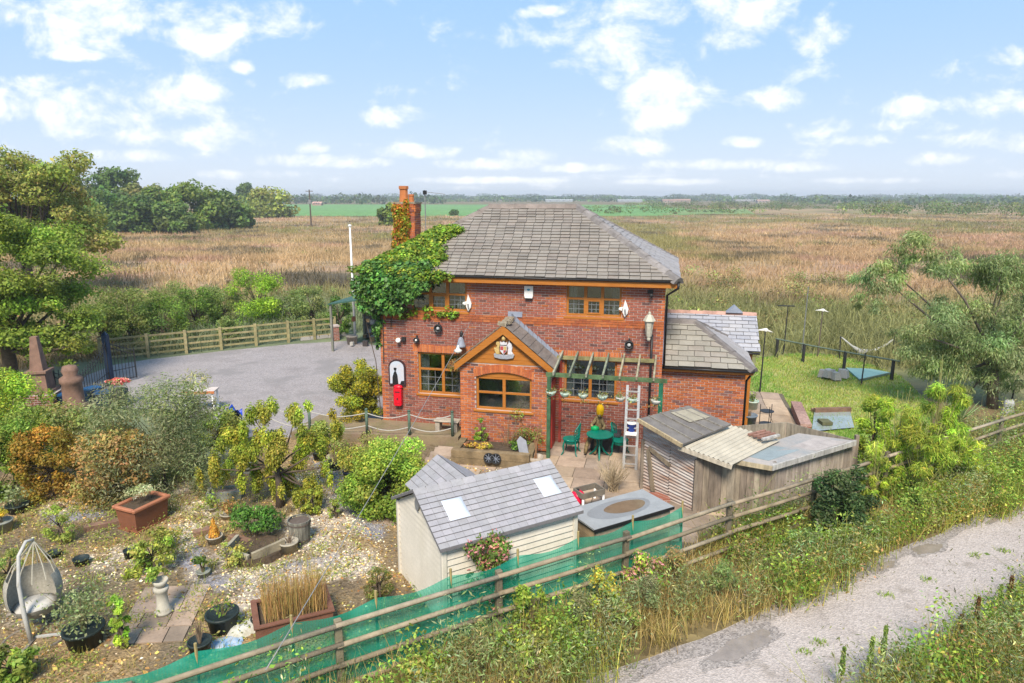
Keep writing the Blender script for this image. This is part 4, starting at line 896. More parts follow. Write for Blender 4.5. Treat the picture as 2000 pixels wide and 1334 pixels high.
# cream garden shed ------------------------------------------------------
SA = math.atan2(.4985, .8669)
c_ = G(860, 1075, 1.6); c_.z = 0; c_ = c_ + FD * .11 - FN * .13
shed = empty('garden_shed', c_, SA, 'cream plastic garden shed with grey shingled roof and two skylights', 'shed')
SL, SW, SE, SRZ = 2.72, 2.1, 1.635, 2.22
CREAM = mat('cream_plastic', (.64, .58, .49), .5, .10, 3, bump=.04, stain=(.35, (2, 2, .7), (.38, .34, .24))); CREAM2 = mat('cream_gap_shade', (.24, .205, .17), .5, .1, 3, bump=0)  # second cream is darkened to paint shade into the gaps between boards
def panel_wall(nm, P0, dx_, L_, top):
    """vinyl boards: each its own lapped strip; top(x) gives the height"""
    P0, dx_ = Vector(P0), Vector(dx_); nrm_ = Vector((dx_.y, -dx_.x, 0)); w = MB()
    w.poly([P0 + Vector((0, 0, 0)), P0 + dx_ * L_, P0 + dx_ * L_ + Vector((0, 0, top(L_))), P0 + dx_ * L_ / 2 + Vector((0, 0, top(L_ / 2))), P0 + Vector((0, 0, top(0)))], [(0, 1, 2, 3, 4)])
    o = w.build(nm, CREAM2, shed); z = .02; bh = .118
    while z < top(L_ / 2) - .02:
        zt = z + bh - .018
        def lim(zz):
            if zz <= min(top(0), top(L_)): return 0.03, L_ - .03
            f = (zz - top(0)) / max(1e-6, top(L_ / 2) - top(0)); f = min(max(f, 0), 1); return .03 + f * (L_ / 2 - .03), L_ - .03 - f * (L_ / 2 - .03)
        (a0, b0), (a1, b1) = lim(z), lim(min(zt, top(L_ / 2) - .005)); zt = min(zt, top(L_ / 2) - .005)
        if b0 - a0 > .08:
            q = [P0 + dx_ * a0 + Vector((0, 0, z)), P0 + dx_ * b0 + Vector((0, 0, z)), P0 + dx_ * b1 + Vector((0, 0, zt)), P0 + dx_ * a1 + Vector((0, 0, zt))]
            F_ = [q[0] + nrm_ * .028, q[1] + nrm_ * .028, q[2] + nrm_ * .008, q[3] + nrm_ * .008]
            MB().poly(q + F_, [(4, 5, 6, 7), (0, 1, 5, 4), (3, 7, 6, 2), (0, 4, 7, 3), (1, 2, 6, 5)]).build('board', CREAM, o)
        z += bh
    return o
panel_wall('side_wall', (0, 0, 0), (1, 0, 0), SL, lambda x: SE - .03)
panel_wall('gable_wall', (0, SW, 0), (0, -1, 0), SW, lambda x: SE - .03 + (SRZ - SE - .03) * (1 - abs(x / SW * 2 - 1)))
panel_wall('gable_wall', (SL, 0, 0), (0, 1, 0), SW, lambda x: SE - .03 + (SRZ - SE - .03) * (1 - abs(x / SW * 2 - 1)))
panel_wall('rear_wall', (SL, SW, 0), (-1, 0, 0), SL, lambda x: SE - .03)
for x, y in ((0, 0), (SL, 0), (0, SW), (SL, SW)): MB().span((x - .05, y - .05, 0), (x + .05, y + .05, SE - .04)).build('corner_post', CREAM, shed, bevel=.015)
MB().lathe([(.0, 0), (.12, 0), (.12, .02), (.0, .02)], 20, (-.03, SW / 2, 1.92), M=Matrix.Rotation(R(-90), 3, 'Y'), sy=.75).build('gable_vent', mat('vent_grey', (.25, .25, .25), .6, .3, 30, bump=.5), shed)
SHG = mat('shed_shingle', attr=True, rough=.7, var=.15, scale=4, bump=.15, stain=(.35, (1.5, 1.5, 1.5), (.24, .24, .21)))
SHC = [(.29, .28, .295), (.305, .29, .305), (.28, .27, .28)]
sroof = MB(); ov = .11; a_ = [(-ov, -ov * 1.2, SE - .035), (SL + ov, -ov * 1.2, SE - .035), (SL + ov, SW / 2, SRZ), (-ov, SW / 2, SRZ), (SL + ov, SW + ov * 1.2, SE - .035), (-ov, SW + ov * 1.2, SE - .035)]
lo = [(x, y, z - .05) for x, y, z in a_]
sroof.poly(a_ + lo, [(0, 1, 2, 3), (3, 2, 4, 5), (0, 6, 7, 1), (1, 7, 8, 2), (2, 8, 10, 4), (4, 10, 11, 5), (5, 11, 9, 3), (3, 9, 6, 0), (6, 9, 8, 7), (9, 11, 10, 8)])
sr = sroof.build('roof', mat('shed_roof_dark', (.16, .15, .155), .7, .2, 4), shed)
def shingle_slope(owner, A, B, C, D, rows, wid, kp=None):
    A, B, C, D = map(Vector, (A, B, C, D)); nr = (B - A).cross(D - A).normalized()
    for k in range(rows):
        t0, t1 = k / rows + .004, (k + 1) / rows - .006; a0, b0, a1, b1 = A.lerp(D, t0), B.lerp(C, t0), A.lerp(D, t1), B.lerp(C, t1)
        L0, L1 = (b0 - a0).length, (b1 - a1).length; n = max(1, round(max(L0, L1) / wid))
        for i in range(n):
            g = .06 / n * .2; u0, u1 = i / n + (g if i else 0), (i + 1) / n - (g if i < n - 1 else 0)
            p = [a0.lerp(b0, u0), a0.lerp(b0, u1), a1.lerp(b1, u1), a1.lerp(b1, u0)]; ce = (p[0] + p[2]) / 2
            if kp and not kp(ce): continue
            q = [v + nr * (.016 if j < 2 else .008) for j, v in enumerate(p)]
            MB().poly(p + q, [(4, 5, 6, 7), (0, 1, 5, 4), (1, 2, 6, 5), (3, 0, 4, 7)], jcol(SHC, .95, 1.05)).build('shingle', SHG, owner)
shingle_slope(sr, a_[0], a_[1], a_[2], a_[3], 11, .17)
shingle_slope(sr, a_[4], a_[5], a_[3], a_[2], 6, .34)
# cross gable over the doors at the back
cgx = .98; cgw = .72; cgz = SRZ - .0; yb_ = SW + .32
cg = MB(); P = [(cgx, SW / 2 - .02, cgz), (cgx, yb_, cgz), (cgx - cgw, yb_, SE + .08), (cgx - cgw, SW / 2 + .55, SE + .08), (cgx + cgw, yb_, SE + .08), (cgx + cgw, SW / 2 + .55, SE + .08)]
cg.poly(P + [(x, y, z - .05) for x, y, z in P], [(0, 1, 2, 3), (0, 5, 4, 1), (1, 7, 8, 2), (1, 4, 10, 7)]); cgo = cg.build('door_gable_roof', mat('shed_roof_dark'), shed)
shingle_slope(cgo, (cgx - cgw, yb_, SE + .08), (cgx - cgw, SW / 2 + .55, SE + .08), (cgx, SW / 2 - .02, cgz), (cgx, yb_, cgz), 6, .22)
shingle_slope(cgo, (cgx + cgw, SW / 2 + .55, SE + .08), (cgx + cgw, yb_, SE + .08), (cgx, yb_, cgz), (cgx, SW / 2 - .02, cgz), 6, .3)
ridge_n = 12
for k in range(ridge_n):
    x0_, x1_ = -ov + (SL + 2 * ov) * k / ridge_n, -ov + (SL + 2 * ov) * (k + 1) / ridge_n - .01; s_ = (SRZ - SE) / (SW / 2)
    MB().poly([(x0_, SW / 2 - .13, SRZ - .13 * s_ * .98 + .02), (x1_, SW / 2 - .13, SRZ - .13 * s_ * .98 + .02), (x1_, SW / 2, SRZ + .022), (x0_, SW / 2, SRZ + .022), (x1_, SW / 2 + .13, SRZ - .13 * s_ + .02), (x0_, SW / 2 + .13, SRZ - .13 * s_ + .02)], [(0, 1, 2, 3), (3, 2, 4, 5)], jcol(SHC, .95, 1.08)).build('ridge_shingle', SHG, sr)
SKYL = mat('skylight_plastic', (.50, .54, .60), .12, .08, 3, bump=0, spec=.5)
sl_ = (SRZ - SE) / (SW / 2)
for cx_ in (.48, 2.42):
    w = .2; h = .2; yy = .50; mb = MB(); n = 8; P = []
    for i in range(n + 1):
        for j in range(n + 1):
            u_, v_ = i / n * 2 - 1, j / n * 2 - 1; dome = .07 * (1 - u_ ** 4) * (1 - v_ ** 4) ** 1
            y = yy + v_ * h; P.append((cx_ + u_ * w, y - dome * .3, SE - .035 + (y + ov) * sl_ * .95 + .03 + dome))
    mb.poly(P, [(i * (n + 1) + j, (i + 1) * (n + 1) + j, (i + 1) * (n + 1) + j + 1, i * (n + 1) + j + 1) for i in range(n) for j in range(n)]); mb.build('skylight', SKYL, sr, True)
# low store with a puddled lid, right of the shed
LO = FP(-1.1, -.98)
box = empty('storage_bunker', LO, SA, 'low timber store with a grey felt lid holding a ring of rainwater', 'store')
LW_, LD_, LH = 1.98, .90, .87
PLANK = mat('grey_plank', attr=True, rough=.9, var=.4, scale=2.5, bump=.4)
for y0_, nm in ((0, 'front'), (LD_, 'back')):
    for k in range(5): MB().span((-.62, y0_ - .02, k * .16), (LW_ - .62, y0_ + .02, k * .16 + .152), jcol([(.36, .3, .23), (.3, .25, .19), (.25, .2, .16)])).build('plank', PLANK, box)
for x0_ in (-.6, LW_ - .64):
    for k in range(5): MB().span((x0_ - .02, .03, k * .16), (x0_ + .02, LD_ - .03, k * .16 + .152), jcol([(.4, .29, .17), (.33, .24, .14)])).build('plank', PLANK, box)
lid = MB(); P = []; n = 18
lid.span((-.68, -.06, LH), (LW_ - .56, LD_ + .06, LH + .035)); li = lid.build('lid', mat('lid_felt', (.29, .30, .305), .6, .15, 4, bump=.1), box)
MB().span((-.69, -.075, LH - .03), (LW_ - .55, -.061, LH + .03)).build('lid_edge', BLACK, li)
for r_, z_, m__, nm in ((1.0, .037, mat('damp_felt', (.22, .23, .24), .35, .15, 3, bump=0), 'damp_ring'), (.66, .040, mat('stained_water', (.19, .14, .09), .12, .3, 5, bump=0, spec=.5), 'water')):
    P = [(.36 + (.80 * r_ + .02 * math.sin(3 * t_)) * math.cos(t_) + (.15 if r_ < 1 else 0), LD_ / 2 + (.36 * r_) * math.sin(t_), LH + z_) for t_ in [2 * math.pi * k / 40 for k in range(40)]]
    MB().poly(P, [tuple(range(40))]).build(nm, m__, li)
# old patched shed --------------------------------------------------------
old = empty('patched_shed', (3.29, 15.99, 0), 0, 'ramshackle shed of corrugated sheet and old boards with patched roofs', 'shed')
oo = Vector((3.29, 15.99, 0))
A0 = G(1255, 968); B0 = G(1362, 1012); C0 = G(1512, 1012); 
A0 = Vector((3.34, 16.45, 0)); B0 = Vector((4.35, 15.12, 0)); C0 = Vector((6.12, 15.0, 0)); D0 = Vector((8.95, 16.8, 0)); E0 = Vector((7.75, 18.4, 0)); F0 = Vector((5.4, 17.75, 0))
def ol(p, z): return Vector((p.x - oo.x, p.y - oo.y, z))
CORR = mat('rusty_sheet', (.50, .46, .42), .7, .5, 1.6, col2=(.27, .16, .11), bump=.2, stretch=(1, 1, 5))
def corrugated(nm, a, b, z0a, z0b, z1a, z1b, pitch, amp, m, par, horizontal=True):
    """sheet with ribs running along a-b (horizontal) or up the wall"""
    a, b = Vector(a), Vector(b); d = (b - a); L_ = d.length; d.normalize(); nr = Vector((d.y, -d.x, 0)); P = []; nz_ = int((max(z1a, z1b)) / pitch * 4)
    for k in range(nz_ + 1):
        t = k / nz_; off = amp * math.sin(k * math.pi / 2)
        for q, z0, z1 in ((a, z0a, z1a), (b, z0b, z1b)): P.append(q + nr * off + Vector((0, 0, z0 + (z1 - z0) * t)))
    return MB().poly(P, [(2 * k, 2 * k + 1, 2 * k + 3, 2 * k + 2) for k in range(nz_)]).build(nm, m, par, True)
mid = A0.lerp(B0, .52)
corrugated('corrugated_sheet', ol(A0, 0), ol(mid, 0), 0, 0, 1.9, 1.7, .085, .016, CORR, old); 
corrugated('corrugated_sheet', ol(mid + (B0 - A0).normalized() * .01, 0), ol(B0, 0), 0, 0, 1.66, 1.48, .085, .016, CORR, old)
nrmA = Vector(((B0 - A0).y, -(B0 - A0).x, 0)).normalized()
WB = mat('old_board', attr=True, rough=.9, var=.45, scale=2, bump=.5, stretch=(6, 6, 1))
for t0, z0_, t1, z1_, w in ((.25, .1, .12, 1.15, .12), (.13, 1.2, .55, .95, .1)): 
    p, q = A0.lerp(B0, t0) + nrmA * .04, A0.lerp(B0, t1) + nrmA * .04; MB().beam(ol(p, z0_), ol(q, z1_), w, .03, (.24, .19, .13), up=nrmA).build('leaning_board', WB, old)
# boarded front
def boards(a, b, z0, za, zb, w, pal, nm='board', par=old):
    a, b = Vector(a), Vector(b); L_ = (b - a).length; d = (b - a).normalized(); nr = Vector((d.y, -d.x, 0)); x = 0
    while x < L_ - .02:
        ww = min(w * er_.uniform(.8, 1.2), L_ - x); zt0 = za + (zb - za) * x / L_; zt1 = za + (zb - za) * (x + ww) / L_; of = er_.uniform(0, .015)
        P = [a + d * x + Vector((0, 0, z0)), a + d * (x + ww - .006) + Vector((0, 0, z0)), a + d * (x + ww - .006) + Vector((0, 0, zt1 - of)), a + d * x + Vector((0, 0, zt0 - of))]
        Q = [p + nr * (.02 + of) for p in P]; MB().poly(P + Q, [(4, 5, 6, 7), (0, 4, 7, 3), (1, 2, 6, 5), (3, 7, 6, 2), (0, 1, 5, 4), (0, 3, 2, 1)], jcol(pal)).build(nm, WB, par); x += ww
boards(ol(B0, 0), ol(C0, 0), 0, 1.48, 1.25, .15, [(.30, .245, .18), (.26, .21, .155), (.34, .285, .215), (.22, .175, .135)])
boards(ol(C0, 0), ol(D0, 0), 0, 1.26, 1.24, .24, [(.38, .315, .26), (.34, .28, .235), (.41, .345, .285)])
boards(ol(D0, 0), ol(E0, 0), 0, 1.2, 1.15, .2, [(.3, .26, .2)]); boards(ol(E0, 0), ol(F0, 0), 0, 1.15, 1.2, .2, [(.3, .26, .2)]); boards(ol(F0, 0), ol(A0, 0), 0, 1.2, 1.85, .2, [(.3, .26, .2)])
for p in (A0, B0, C0, D0): MB().box(ol(p, .67) + Vector((0, 0, 0)), (.09, .09, 1.34), (.22, .18, .14)).build('corner_post', WB, old)
# three roof patches
FELT = mat('roof_felt', (.11, .10, .095), .9, .35, 3, col2=(.17, .155, .14), bump=.4)
def slab(nm, P, th, m, par=old): 
    P = [Vector(p) for p in P]; n_ = len(P); nr = (P[1] - P[0]).cross(P[-1] - P[0]).normalized()
    return MB().poly([p - nr * th for p in P] + P, [tuple(range(n_))[::-1], tuple(range(n_, 2 * n_))] + [(i, (i + 1) % n_, (i + 1) % n_ + n_, i + n_) for i in range(n_)]).build(nm, m, par)
r1 = [ol(G(1246, 818, 2.0), 2.0), ol(G(1332, 868, 1.74), 1.74), ol(G(1428, 828, 1.82), 1.82), ol(G(1345, 792, 2.06), 2.06)]
f1_ = slab('felt_roof', r1, .05, FELT)
for t in (.2, .42, .62, .82):
    a, b = r1[0].lerp(r1[3], t), r1[1].lerp(r1[2], t); MB().beam(a + Vector((0, 0, .012)), b + Vector((0, 0, .012)), .035, .03, (.22, .2, .17)).build('felt_batten', WB, f1_)
slab('felt_patch', [r1[0].lerp(r1[3], .55).lerp(r1[1].lerp(r1[2], .55), q) + Vector((0, 0, .022)) for q in (.1, .55)] + [r1[0].lerp(r1[3], .92).lerp(r1[1].lerp(r1[2], .92), q) + Vector((0, 0, .022)) for q in (.6, .15)], .008, mat('pale_felt', (.32, .29, .22), .9, .3, 4), f1_)
MB().beam(r1[0] + Vector((0, 0, -.03)), r1[1] + Vector((0, 0, -.03)), .05, .09, (.42, .33, .2)).build('edge_board', WB, old)
r2 = [ol(G(1326, 870, 1.66), 1.66), ol(G(1430, 908, 1.42), 1.42), ol(G(1525, 860, 1.46), 1.46), ol(G(1415, 826, 1.73), 1.73)]
# ribbed cream sheet
nrib = 11; P = []
for i in range(nrib * 4 + 1):
    t = i / (nrib * 4); off = .018 * math.sin(i * math.pi / 2)
    P += [r2[0].lerp(r2[1], t) + Vector((0, 0, off)), r2[3].lerp(r2[2], t) + Vector((0, 0, off))]
MB().poly(P, [(2 * k, 2 * k + 2, 2 * k + 3, 2 * k + 1) for k in range(nrib * 4)]).build('corrugated_roof', mat('cream_sheet', (.44, .40, .32), .7, .25, 2, bump=.1), old, False)
MB().beam(r2[0] + Vector((0, 0, -.06)), r2[1] + Vector((0, 0, -.06)), .04, .10, (.48, .42, .33)).build('edge_board', WB, old)
r3 = [ol(G(1412, 893, 1.45), 1.45), ol(G(1508, 910, 1.32), 1.32), ol(G(1672, 861, 1.30), 1.30), ol(G(1560, 846, 1.40), 1.40)]
f3 = slab('flat_roof', r3, .05, mat('grey_felt', (.22, .23, .235), .75, .35, 1.8, col2=(.34, .30, .27), bump=.2))
slab('felt_patch', [r3[0].lerp(r3[1], u_).lerp(r3[3].lerp(r3[2], u_), v_) + Vector((0, 0, .012)) for u_, v_ in ((.15, .12), (.75, .1), (.7, .5), (.2, .5))], .008, mat('blue_felt', (.23, .27, .28), .6, .2, 3), f3)
slab('felt_patch', [r3[0].lerp(r3[1], u_).lerp(r3[3].lerp(r3[2], u_), v_) + Vector((0, 0, .014)) for u_, v_ in ((.45, .56), (.95, .54), (.95, .92), (.4, .9))], .008, mat('pink_felt', (.38, .34, .32), .8, .3, 3), f3)
MB().beam(r3[1] + Vector((0, 0, -.05)), r3[2] + Vector((0, 0, -.05)), .05, .13, (.42, .40, .37)).build('edge_board', WB, old)
MB().beam(r3[0] + Vector((0, 0, -.06)), r3[1] + Vector((0, 0, -.06)), .05, .11, (.40, .33, .22)).build('edge_board', WB, old)
for k in range(4): o = MB().beam(Vector((0, 0, 0)), Vector((.5, .25, .02)), .07, .05, jcol([(.4, .35, .3), (.3, .16, .12), (.45, .43, .4)])).build('loose_batten', WB); o.location = G(1462 + k * 9, 852 + k * 3, 1.58) + Vector((0, 0, .04)); tag(o, ORD[k] + ' short broken batten from the left on the cream ribbed roof', 'batten', 'battens on the shed roof')
MB().span((-.05, -.4, 0), (.6, -.0, .12), (.3, .1, .06)).build('brick_footing', BRICKPAT, old)
# pergola ------------------------------------------------------------------
pg = empty('pergola', HP(0, 0), -HA, 'weathered green timber pergola against the front of the house', 'pergola')
GREENP = mat('flaking_green', attr=True, rough=.85, var=.5, scale=4, bump=.4)
GC = [(.16, .19, .09), (.20, .22, .12), (.24, .24, .14)]
pX0, pX1, pYf, pYb = 5.62, 8.62, -1.38, -.06
MB().beam((pX0 + .05, pYb - .03, 2.70), (pX1 - .1, pYb - .03, 2.74), .05, .11, (.25, .23, .11)).build('wall_beam', GREENP, pg)
MB().beam((pX0 - .05, pYf, 2.50), (pX1 + .28, pYf, 2.50), .05, .12, (.09, .15, .07)).build('front_beam', GREENP, pg)
for k in range(7):
    x = pX0 + .22 + (pX1 - pX0 - .28) * k / 6; c = jcol([(.24, .26, .2), (.21, .24, .17), (.28, .29, .22)] if k < 4 else [(.33, .3, .2), (.3, .27, .18)])
    MB().beam((x, pYb - .0, 2.86), (x - .02, pYf - .28, 2.60), .05, .10, c).build('rafter', GREENP, pg)
MB().span((pX0 - .01, pYf - .05, 0), (pX0 + .09, pYf + .05, 2.44), (.05, .12, .06)).build('post', GREENP, pg); MB().span((pX1 + .06, pYf - .06, 0), (pX1 + .18, pYf + .06, 2.44), (.015, .13, .075)).build('post', GREENP, pg)
MB().span((pX0 + .12, -.08, 0), (pX0 + .2, -.02, 2.6), (.3, .05, .035)).build('post', GREENP, pg)
# ------------------------------------------------------------------ things on and around the house wall
WHITE_P = mat('white_paint', (.72, .71, .68), .6, .12, 6, bump=.05); CAST = mat('black_iron', (.03, .03, .032), .5, .3, 10, bump=.1)
def wall_thing(nm, x, z, label, cat, y=-.02, group=None): return empty(nm, HP(x, y, z), -HA, label, cat, group)
o = wall_thing('alarm_box', 4.80, 4.62, 'white burglar alarm box under the eaves above the porch', 'alarm')
MB().prism([(-.11, -.17), (.11, -.17), (.13, -.1), (.13, .19), (-.13, .19), (-.13, -.1)], -.09, 0).build('cover', WHITE_P, o); MB().lathe([(.05, 0), (.04, .012)], 10, (0, -.09, .08), M=Matrix.Rotation(R(90), 3, 'X'), sy=.6).build('badge', mat('teal_badge', (.05, .3, .4), .5), o); MB().span((-.1, -.07, -.22), (.1, -.02, -.175)).build('lamp', BLACK, o)
# white horse-head style plaques below the upper windows
for x, nm, lab in ((2.93, 'a', 'white moulded bird plaque at the corner of the creeper-clad upper window'), (7.62, 'b', 'white moulded bird plaque at the corner of the right upper window')):
    o = wall_thing('bird_plaque', x, 4.2, lab, 'plaque'); o.scale = (.82, .82, .82); m_ = 1 if nm == 'a' else -1
    MB().prism([(0, .36), (.07, .2), (.13, .02), (.1, -.14), (0, -.27), (-.08, -.1), (-.06, .1)], -.09, -.015).build('body', WHITE_P, o, bevel=.015)
    MB().prism([(-.06, .1), (-.2, .07), (-.22, 0), (-.1, -.05)][::-1], -.07, -.02).build('wing', WHITE_P, o, bevel=.01); MB().tube([(.0, -.1, .02), (.03, -.12, -.14)], .03, 6).build('mount', STEEL, o)
# lantern on a bracket at the right corner
o = wall_thing('wall_lantern', 8.33, 3.95, 'pale old street lantern on a bracket at the corner of the house', 'lantern', -.32); o.scale = (.82, .82, .82); LST = mat('pale_lantern', (.50, .47, .38), .6, .35, 12, bump=.2)
MB().lathe([(.09, -.55), (.15, -.1), (.17, -.02), (.22, 0), (.2, .04), (.1, .2), (.05, .22), (.05, .3), (.0, .33)], 6).build('body', LST, o)
for k in range(6):
    a = math.pi / 3 * k + .52; P = [(.087 * math.cos(a + d) , .087 * math.sin(a + d), -.5) for d in (-.4, .4)] + [(.143 * math.cos(a + d), .143 * math.sin(a + d), -.08) for d in (.4, -.4)]; MB().poly(P, [(0, 1, 2, 3)]).build('pane', mat('lantern_glass', (.20, .20, .18), .15, .2, 4, bump=0, spec=.6), o)
MB().beam((0, 0, -.56), (0, .3, -.62), .04, .05).build('bracket', CAST, o); MB().lathe([(.06, -.68), (.07, -.6), (.04, -.55)], 8).build('finial', LST, o)
def speaker(nm, x, z, lab, r=.11, cat='wall lamp'):
    o = wall_thing(nm, x, z, lab, cat, -.02); Mx = Matrix.Rotation(R(90), 3, 'X')
    MB().lathe([(r * .6, 0), (r, .05), (r, .14), (r * .8, .15), (r * .75, .1)], 14, M=Mx).build('housing', CAST, o, True); MB().lathe([(r * .5, .09), (r * .35, .14), (.0, .15)], 12, M=Mx).build('lens', WHITE_P if r < .13 else mat('grey_lens', (.35, .36, .36), .3), o, True); MB().box((0, -.02, r + .02), (.05, .04, .06)).build('bracket', CAST, o)
speaker('wall_speaker', 7.78, 3.18, 'round black fitting with a pale centre on the wall above the pergola', .13); speaker('wall_speaker', 1.25, 3.02, 'small round black fitting left of centre above the lower window', .085); speaker('wall_speaker', 1.97, 3.42, 'larger black fitting just below the hanging creeper', .13)
o = wall_thing('security_light', .72, 2.95, 'twin security light with one white lamp near the left corner', 'lamp'); MB().box((.1, -.06, .08), (.12, .1, .12)).build('sensor', CAST, o); MB().lathe([(.05, 0), (.08, .14), (.06, .15)], 10, (-.06, -.02, -.02), M=Matrix.Rotation(R(60), 3, 'X')).build('lamp', WHITE_P, o, True); MB().beam((-.04, -.03, 0), (.1, -.03, .06), .04, .03).build('arm', CAST, o)
o = wall_thing('camera_bracket', 8.32, 4.68, 'black security camera under the eaves at the right corner', 'camera'); MB().box((0, -.03, .06), (.16, .06, .1)).build('base', CAST, o); MB().lathe([(.05, 0), (.05, .14)], 10, (.03, -.06, -.06), M=Matrix.Rotation(R(70), 3, 'X')).build('body', CAST, o, True)
o = wall_thing('wall_bell', 2.72, 3.12, 'grey hanging bell on a black bracket left of the porch roof', 'bell'); MB().lathe([(.16, -.22), (.13, -.18), (.09, -.02), (.05, .06), (.0, .08)], 14, (0, -.16, 0)).build('bell', LEAD, o, True); MB().beam((0, 0, .2), (0, -.2, .14), .03, .04).build('bracket', CAST, o); MB().lathe([(.06, .08), (.05, .2), (.02, .26)], 8, (0, -.1, 0)).build('hook', CAST, o)
# coat of arms on the gable: shield, crown, lion, unicorn, scroll
o = empty('coat_of_arms', HP(APX, PY - .03, 3.02), -HA, 'painted royal coat of arms with lion and unicorn on the porch gable', 'coat of arms')
ARM = mat('painted_relief', attr=True, rough=.5, var=.25, scale=20, bump=.3)
GOLD, SILV, GREY_, BLU, REDD = (.5, .36, .14), (.58, .57, .6), (.3, .31, .34), (.10, .11, .25), (.4, .06, .06)
mb = MB(); mb.prism([(-.1, .16), (.1, .16), (.1, .02), (0, -.1), (-.1, .02)], -.07, 0, SILV); mb.prism([(-.09, .15), (-.005, .15), (-.005, .04), (-.09, .04)], -.078, -.0701, REDD); mb.prism([(.005, .03), (.09, .03), (.0, -.08)][::-1], -.078, -.0701, REDD); mb.prism([(.005, .15), (.09, .15), (.09, .04), (.005, .04)][::-1], -.077, -.0701, GOLD); mb.build('shield', ARM, o)
MB().prism([(-.09, .19), (.09, .19), (.11, .28), (.05, .25), (0, .3), (-.05, .25), (-.11, .28)], -.06, 0, SILV).build('crown', ARM, o); MB().lathe([(.0, .3), (.07, .33), (.06, .4), (.04, .44), (0, .46)], 8, (0, -.03, 0), GOLD).build('crest_lion', ARM, o, True)
MB().prism([(-.12, -.1), (-.13, .1), (-.1, .2), (-.14, .28), (-.22, .27), (-.23, .2), (-.19, .15), (-.24, .08), (-.29, .1), (-.27, 0), (-.22, -.1)][::-1], -.06, 0, GOLD).build('lion', ARM, o, bevel=.012)
MB().prism([(.12, -.1), (.13, .1), (.1, .18), (.14, .24), (.17, .36), (.19, .26), (.24, .22), (.26, .1), (.24, 0), (.29, -.08), (.22, -.1)], -.06, 0, SILV).build('unicorn', ARM, o, bevel=.012)
MB().prism([(-.3, -.1), (-.22, -.04), (-.1, -.11), (.1, -.11), (.22, -.04), (.32, -.1), (.28, -.2), (.1, -.24), (-.1, -.24), (-.28, -.2)][::-1], -.05, 0, GREY_).build('scroll', ARM, o, bevel=.01)
# arched picture and red wall letter box
o = wall_thing('arched_plaque', .55, 1.93, 'arched framed picture of a dark standing figure against a pale sky', 'picture')
def arch_out(w, h, k=10): return [(-w, -h)] + [(-w + 0, h * .45)] + [(w * math.cos(math.pi - math.pi * i / k), h * .45 + h * .55 * math.sin(math.pi * i / k)) for i in range(1, k)] + [(w, h * .45), (w, -h)]
MB().prism(arch_out(.28, .42)[::-1], -.05, 0).build('frame', mat('dark_plum', (.05, .025, .03), .5), o)
PICM = mat('picture_sky', (.42, .50, .60), .5, .2, 6, col2=(.5, .45, .46), bump=0); MB().prism(arch_out(.235, .37)[::-1], -.056, -.0501).build('picture', PICM, o)
fg = MB(); fg.prism([(-.16, -.37), (.04, -.37), (.02, -.1), (-.02, .02), (-.06, .06), (-.1, .0), (-.15, -.15)][::-1], -.062, -.0561); fg.lathe([(.0, .04), (.04, .07), (.045, .1), (.05, .11), (.05, .15), (.0, .16)], 10, (-.055, -.058, 0), sy=.1); fg.prism([(.1, -.37), (.235, -.37), (.235, -.26), (.14, -.27)][::-1], -.061, -.0561); fg.build('figure', BLACK, o)
o = wall_thing('letter_box', .58, .87, 'bright red wall letter box on the brick below the arched picture', 'letter box'); PBR = mat('post_red', (.62, .01, .025), .35, .1, 5, bump=0)
MB().prism([(-.13, .02), (-.1, -.02), (.1, -.02), (.13, .02), (.13, .5), (.1, .56), (-.1, .56), (-.13, .5)], -.16, 0).build('body', PBR, o, bevel=.012); MB().lathe([(.15, .56), (.16, .59), (.12, .64), (.0, .67)], 14, (0, -.07, 0), sy=.6).build('cap', PBR, o, True); MB().span((-.08, -.165, .43), (.08, -.16, .46)).build('slot', BLACK, o); MB().span((-.09, -.168, .08), (.09, -.161, .34)).build('door', PBR, o); MB().box((.0, -.172, .22), (.04, .006, .06)).build('plate', BLACK, o)
# hanging pots strung along the pergola beam
TEAL = mat('teal_glaze', (.25, .42, .36), .4, .4, 9, col2=(.5, .52, .45), bump=.1); rngp = np.random.default_rng(31)
def hanging_pot(p, lab, trail=True, m=TEAL, s=1., group='pots hanging from the pergola'):
    o = empty('hanging_pot', p, 0, lab, 'pot', group)
    MB().lathe([(.04 * s, -.08 * s), (.11 * s, -.04 * s), (.145 * s, .03 * s), (.15 * s, .07 * s), (.12 * s, .06 * s)], 12).build('pot', m, o, True)
    MB().tube([(.0, 0, .06), (0, 0, .5)], .006, 4).build('hanger', STEEL, o)
    n = 120; P = rngp.normal(size=(n, 3)) * [.08, .08, .06] + [0, 0, .09]
    if trail: P[: n // 3, 2] -= rngp.random(n // 3) * .3; 
    V_, C_ = leaves(rngp, P, rngp.normal(size=(n, 3)) + [0, 0, .6], .06, pick(rngp, [(.16, .13, .06), (.13, .17, .06), (.25, .22, .14)], n)); quads('foliage', V_, C_, LEAF, o)
labs = ['teal pot hanging at the left post of the pergola', 'teal pot hanging second from the left under the pergola', 'round teal pot hanging third from the left under the pergola', 'teal pot with trailing stems hanging before the middle of the window', 'flat grey pot hanging right of the window under the pergola', 'teal pot hanging behind the ladder', 'pale flower-patterned pot hanging right of the ladder']
for k, (px, py) in enumerate([(1078, 768), (1104, 770), (1138, 769), (1174, 775), (1206, 777), (1228, 779), (1270, 785)]):
    x = 5.72 + 2.95 * (px - 1078) / 195; hanging_pot(HP(x, pYf, 1.95 - .01 * k), labs[k], k not in (4,), TEAL if k not in (4, 6) else mat('pale_glaze', (.5, .5, .46), .5, .3, 14), .95)
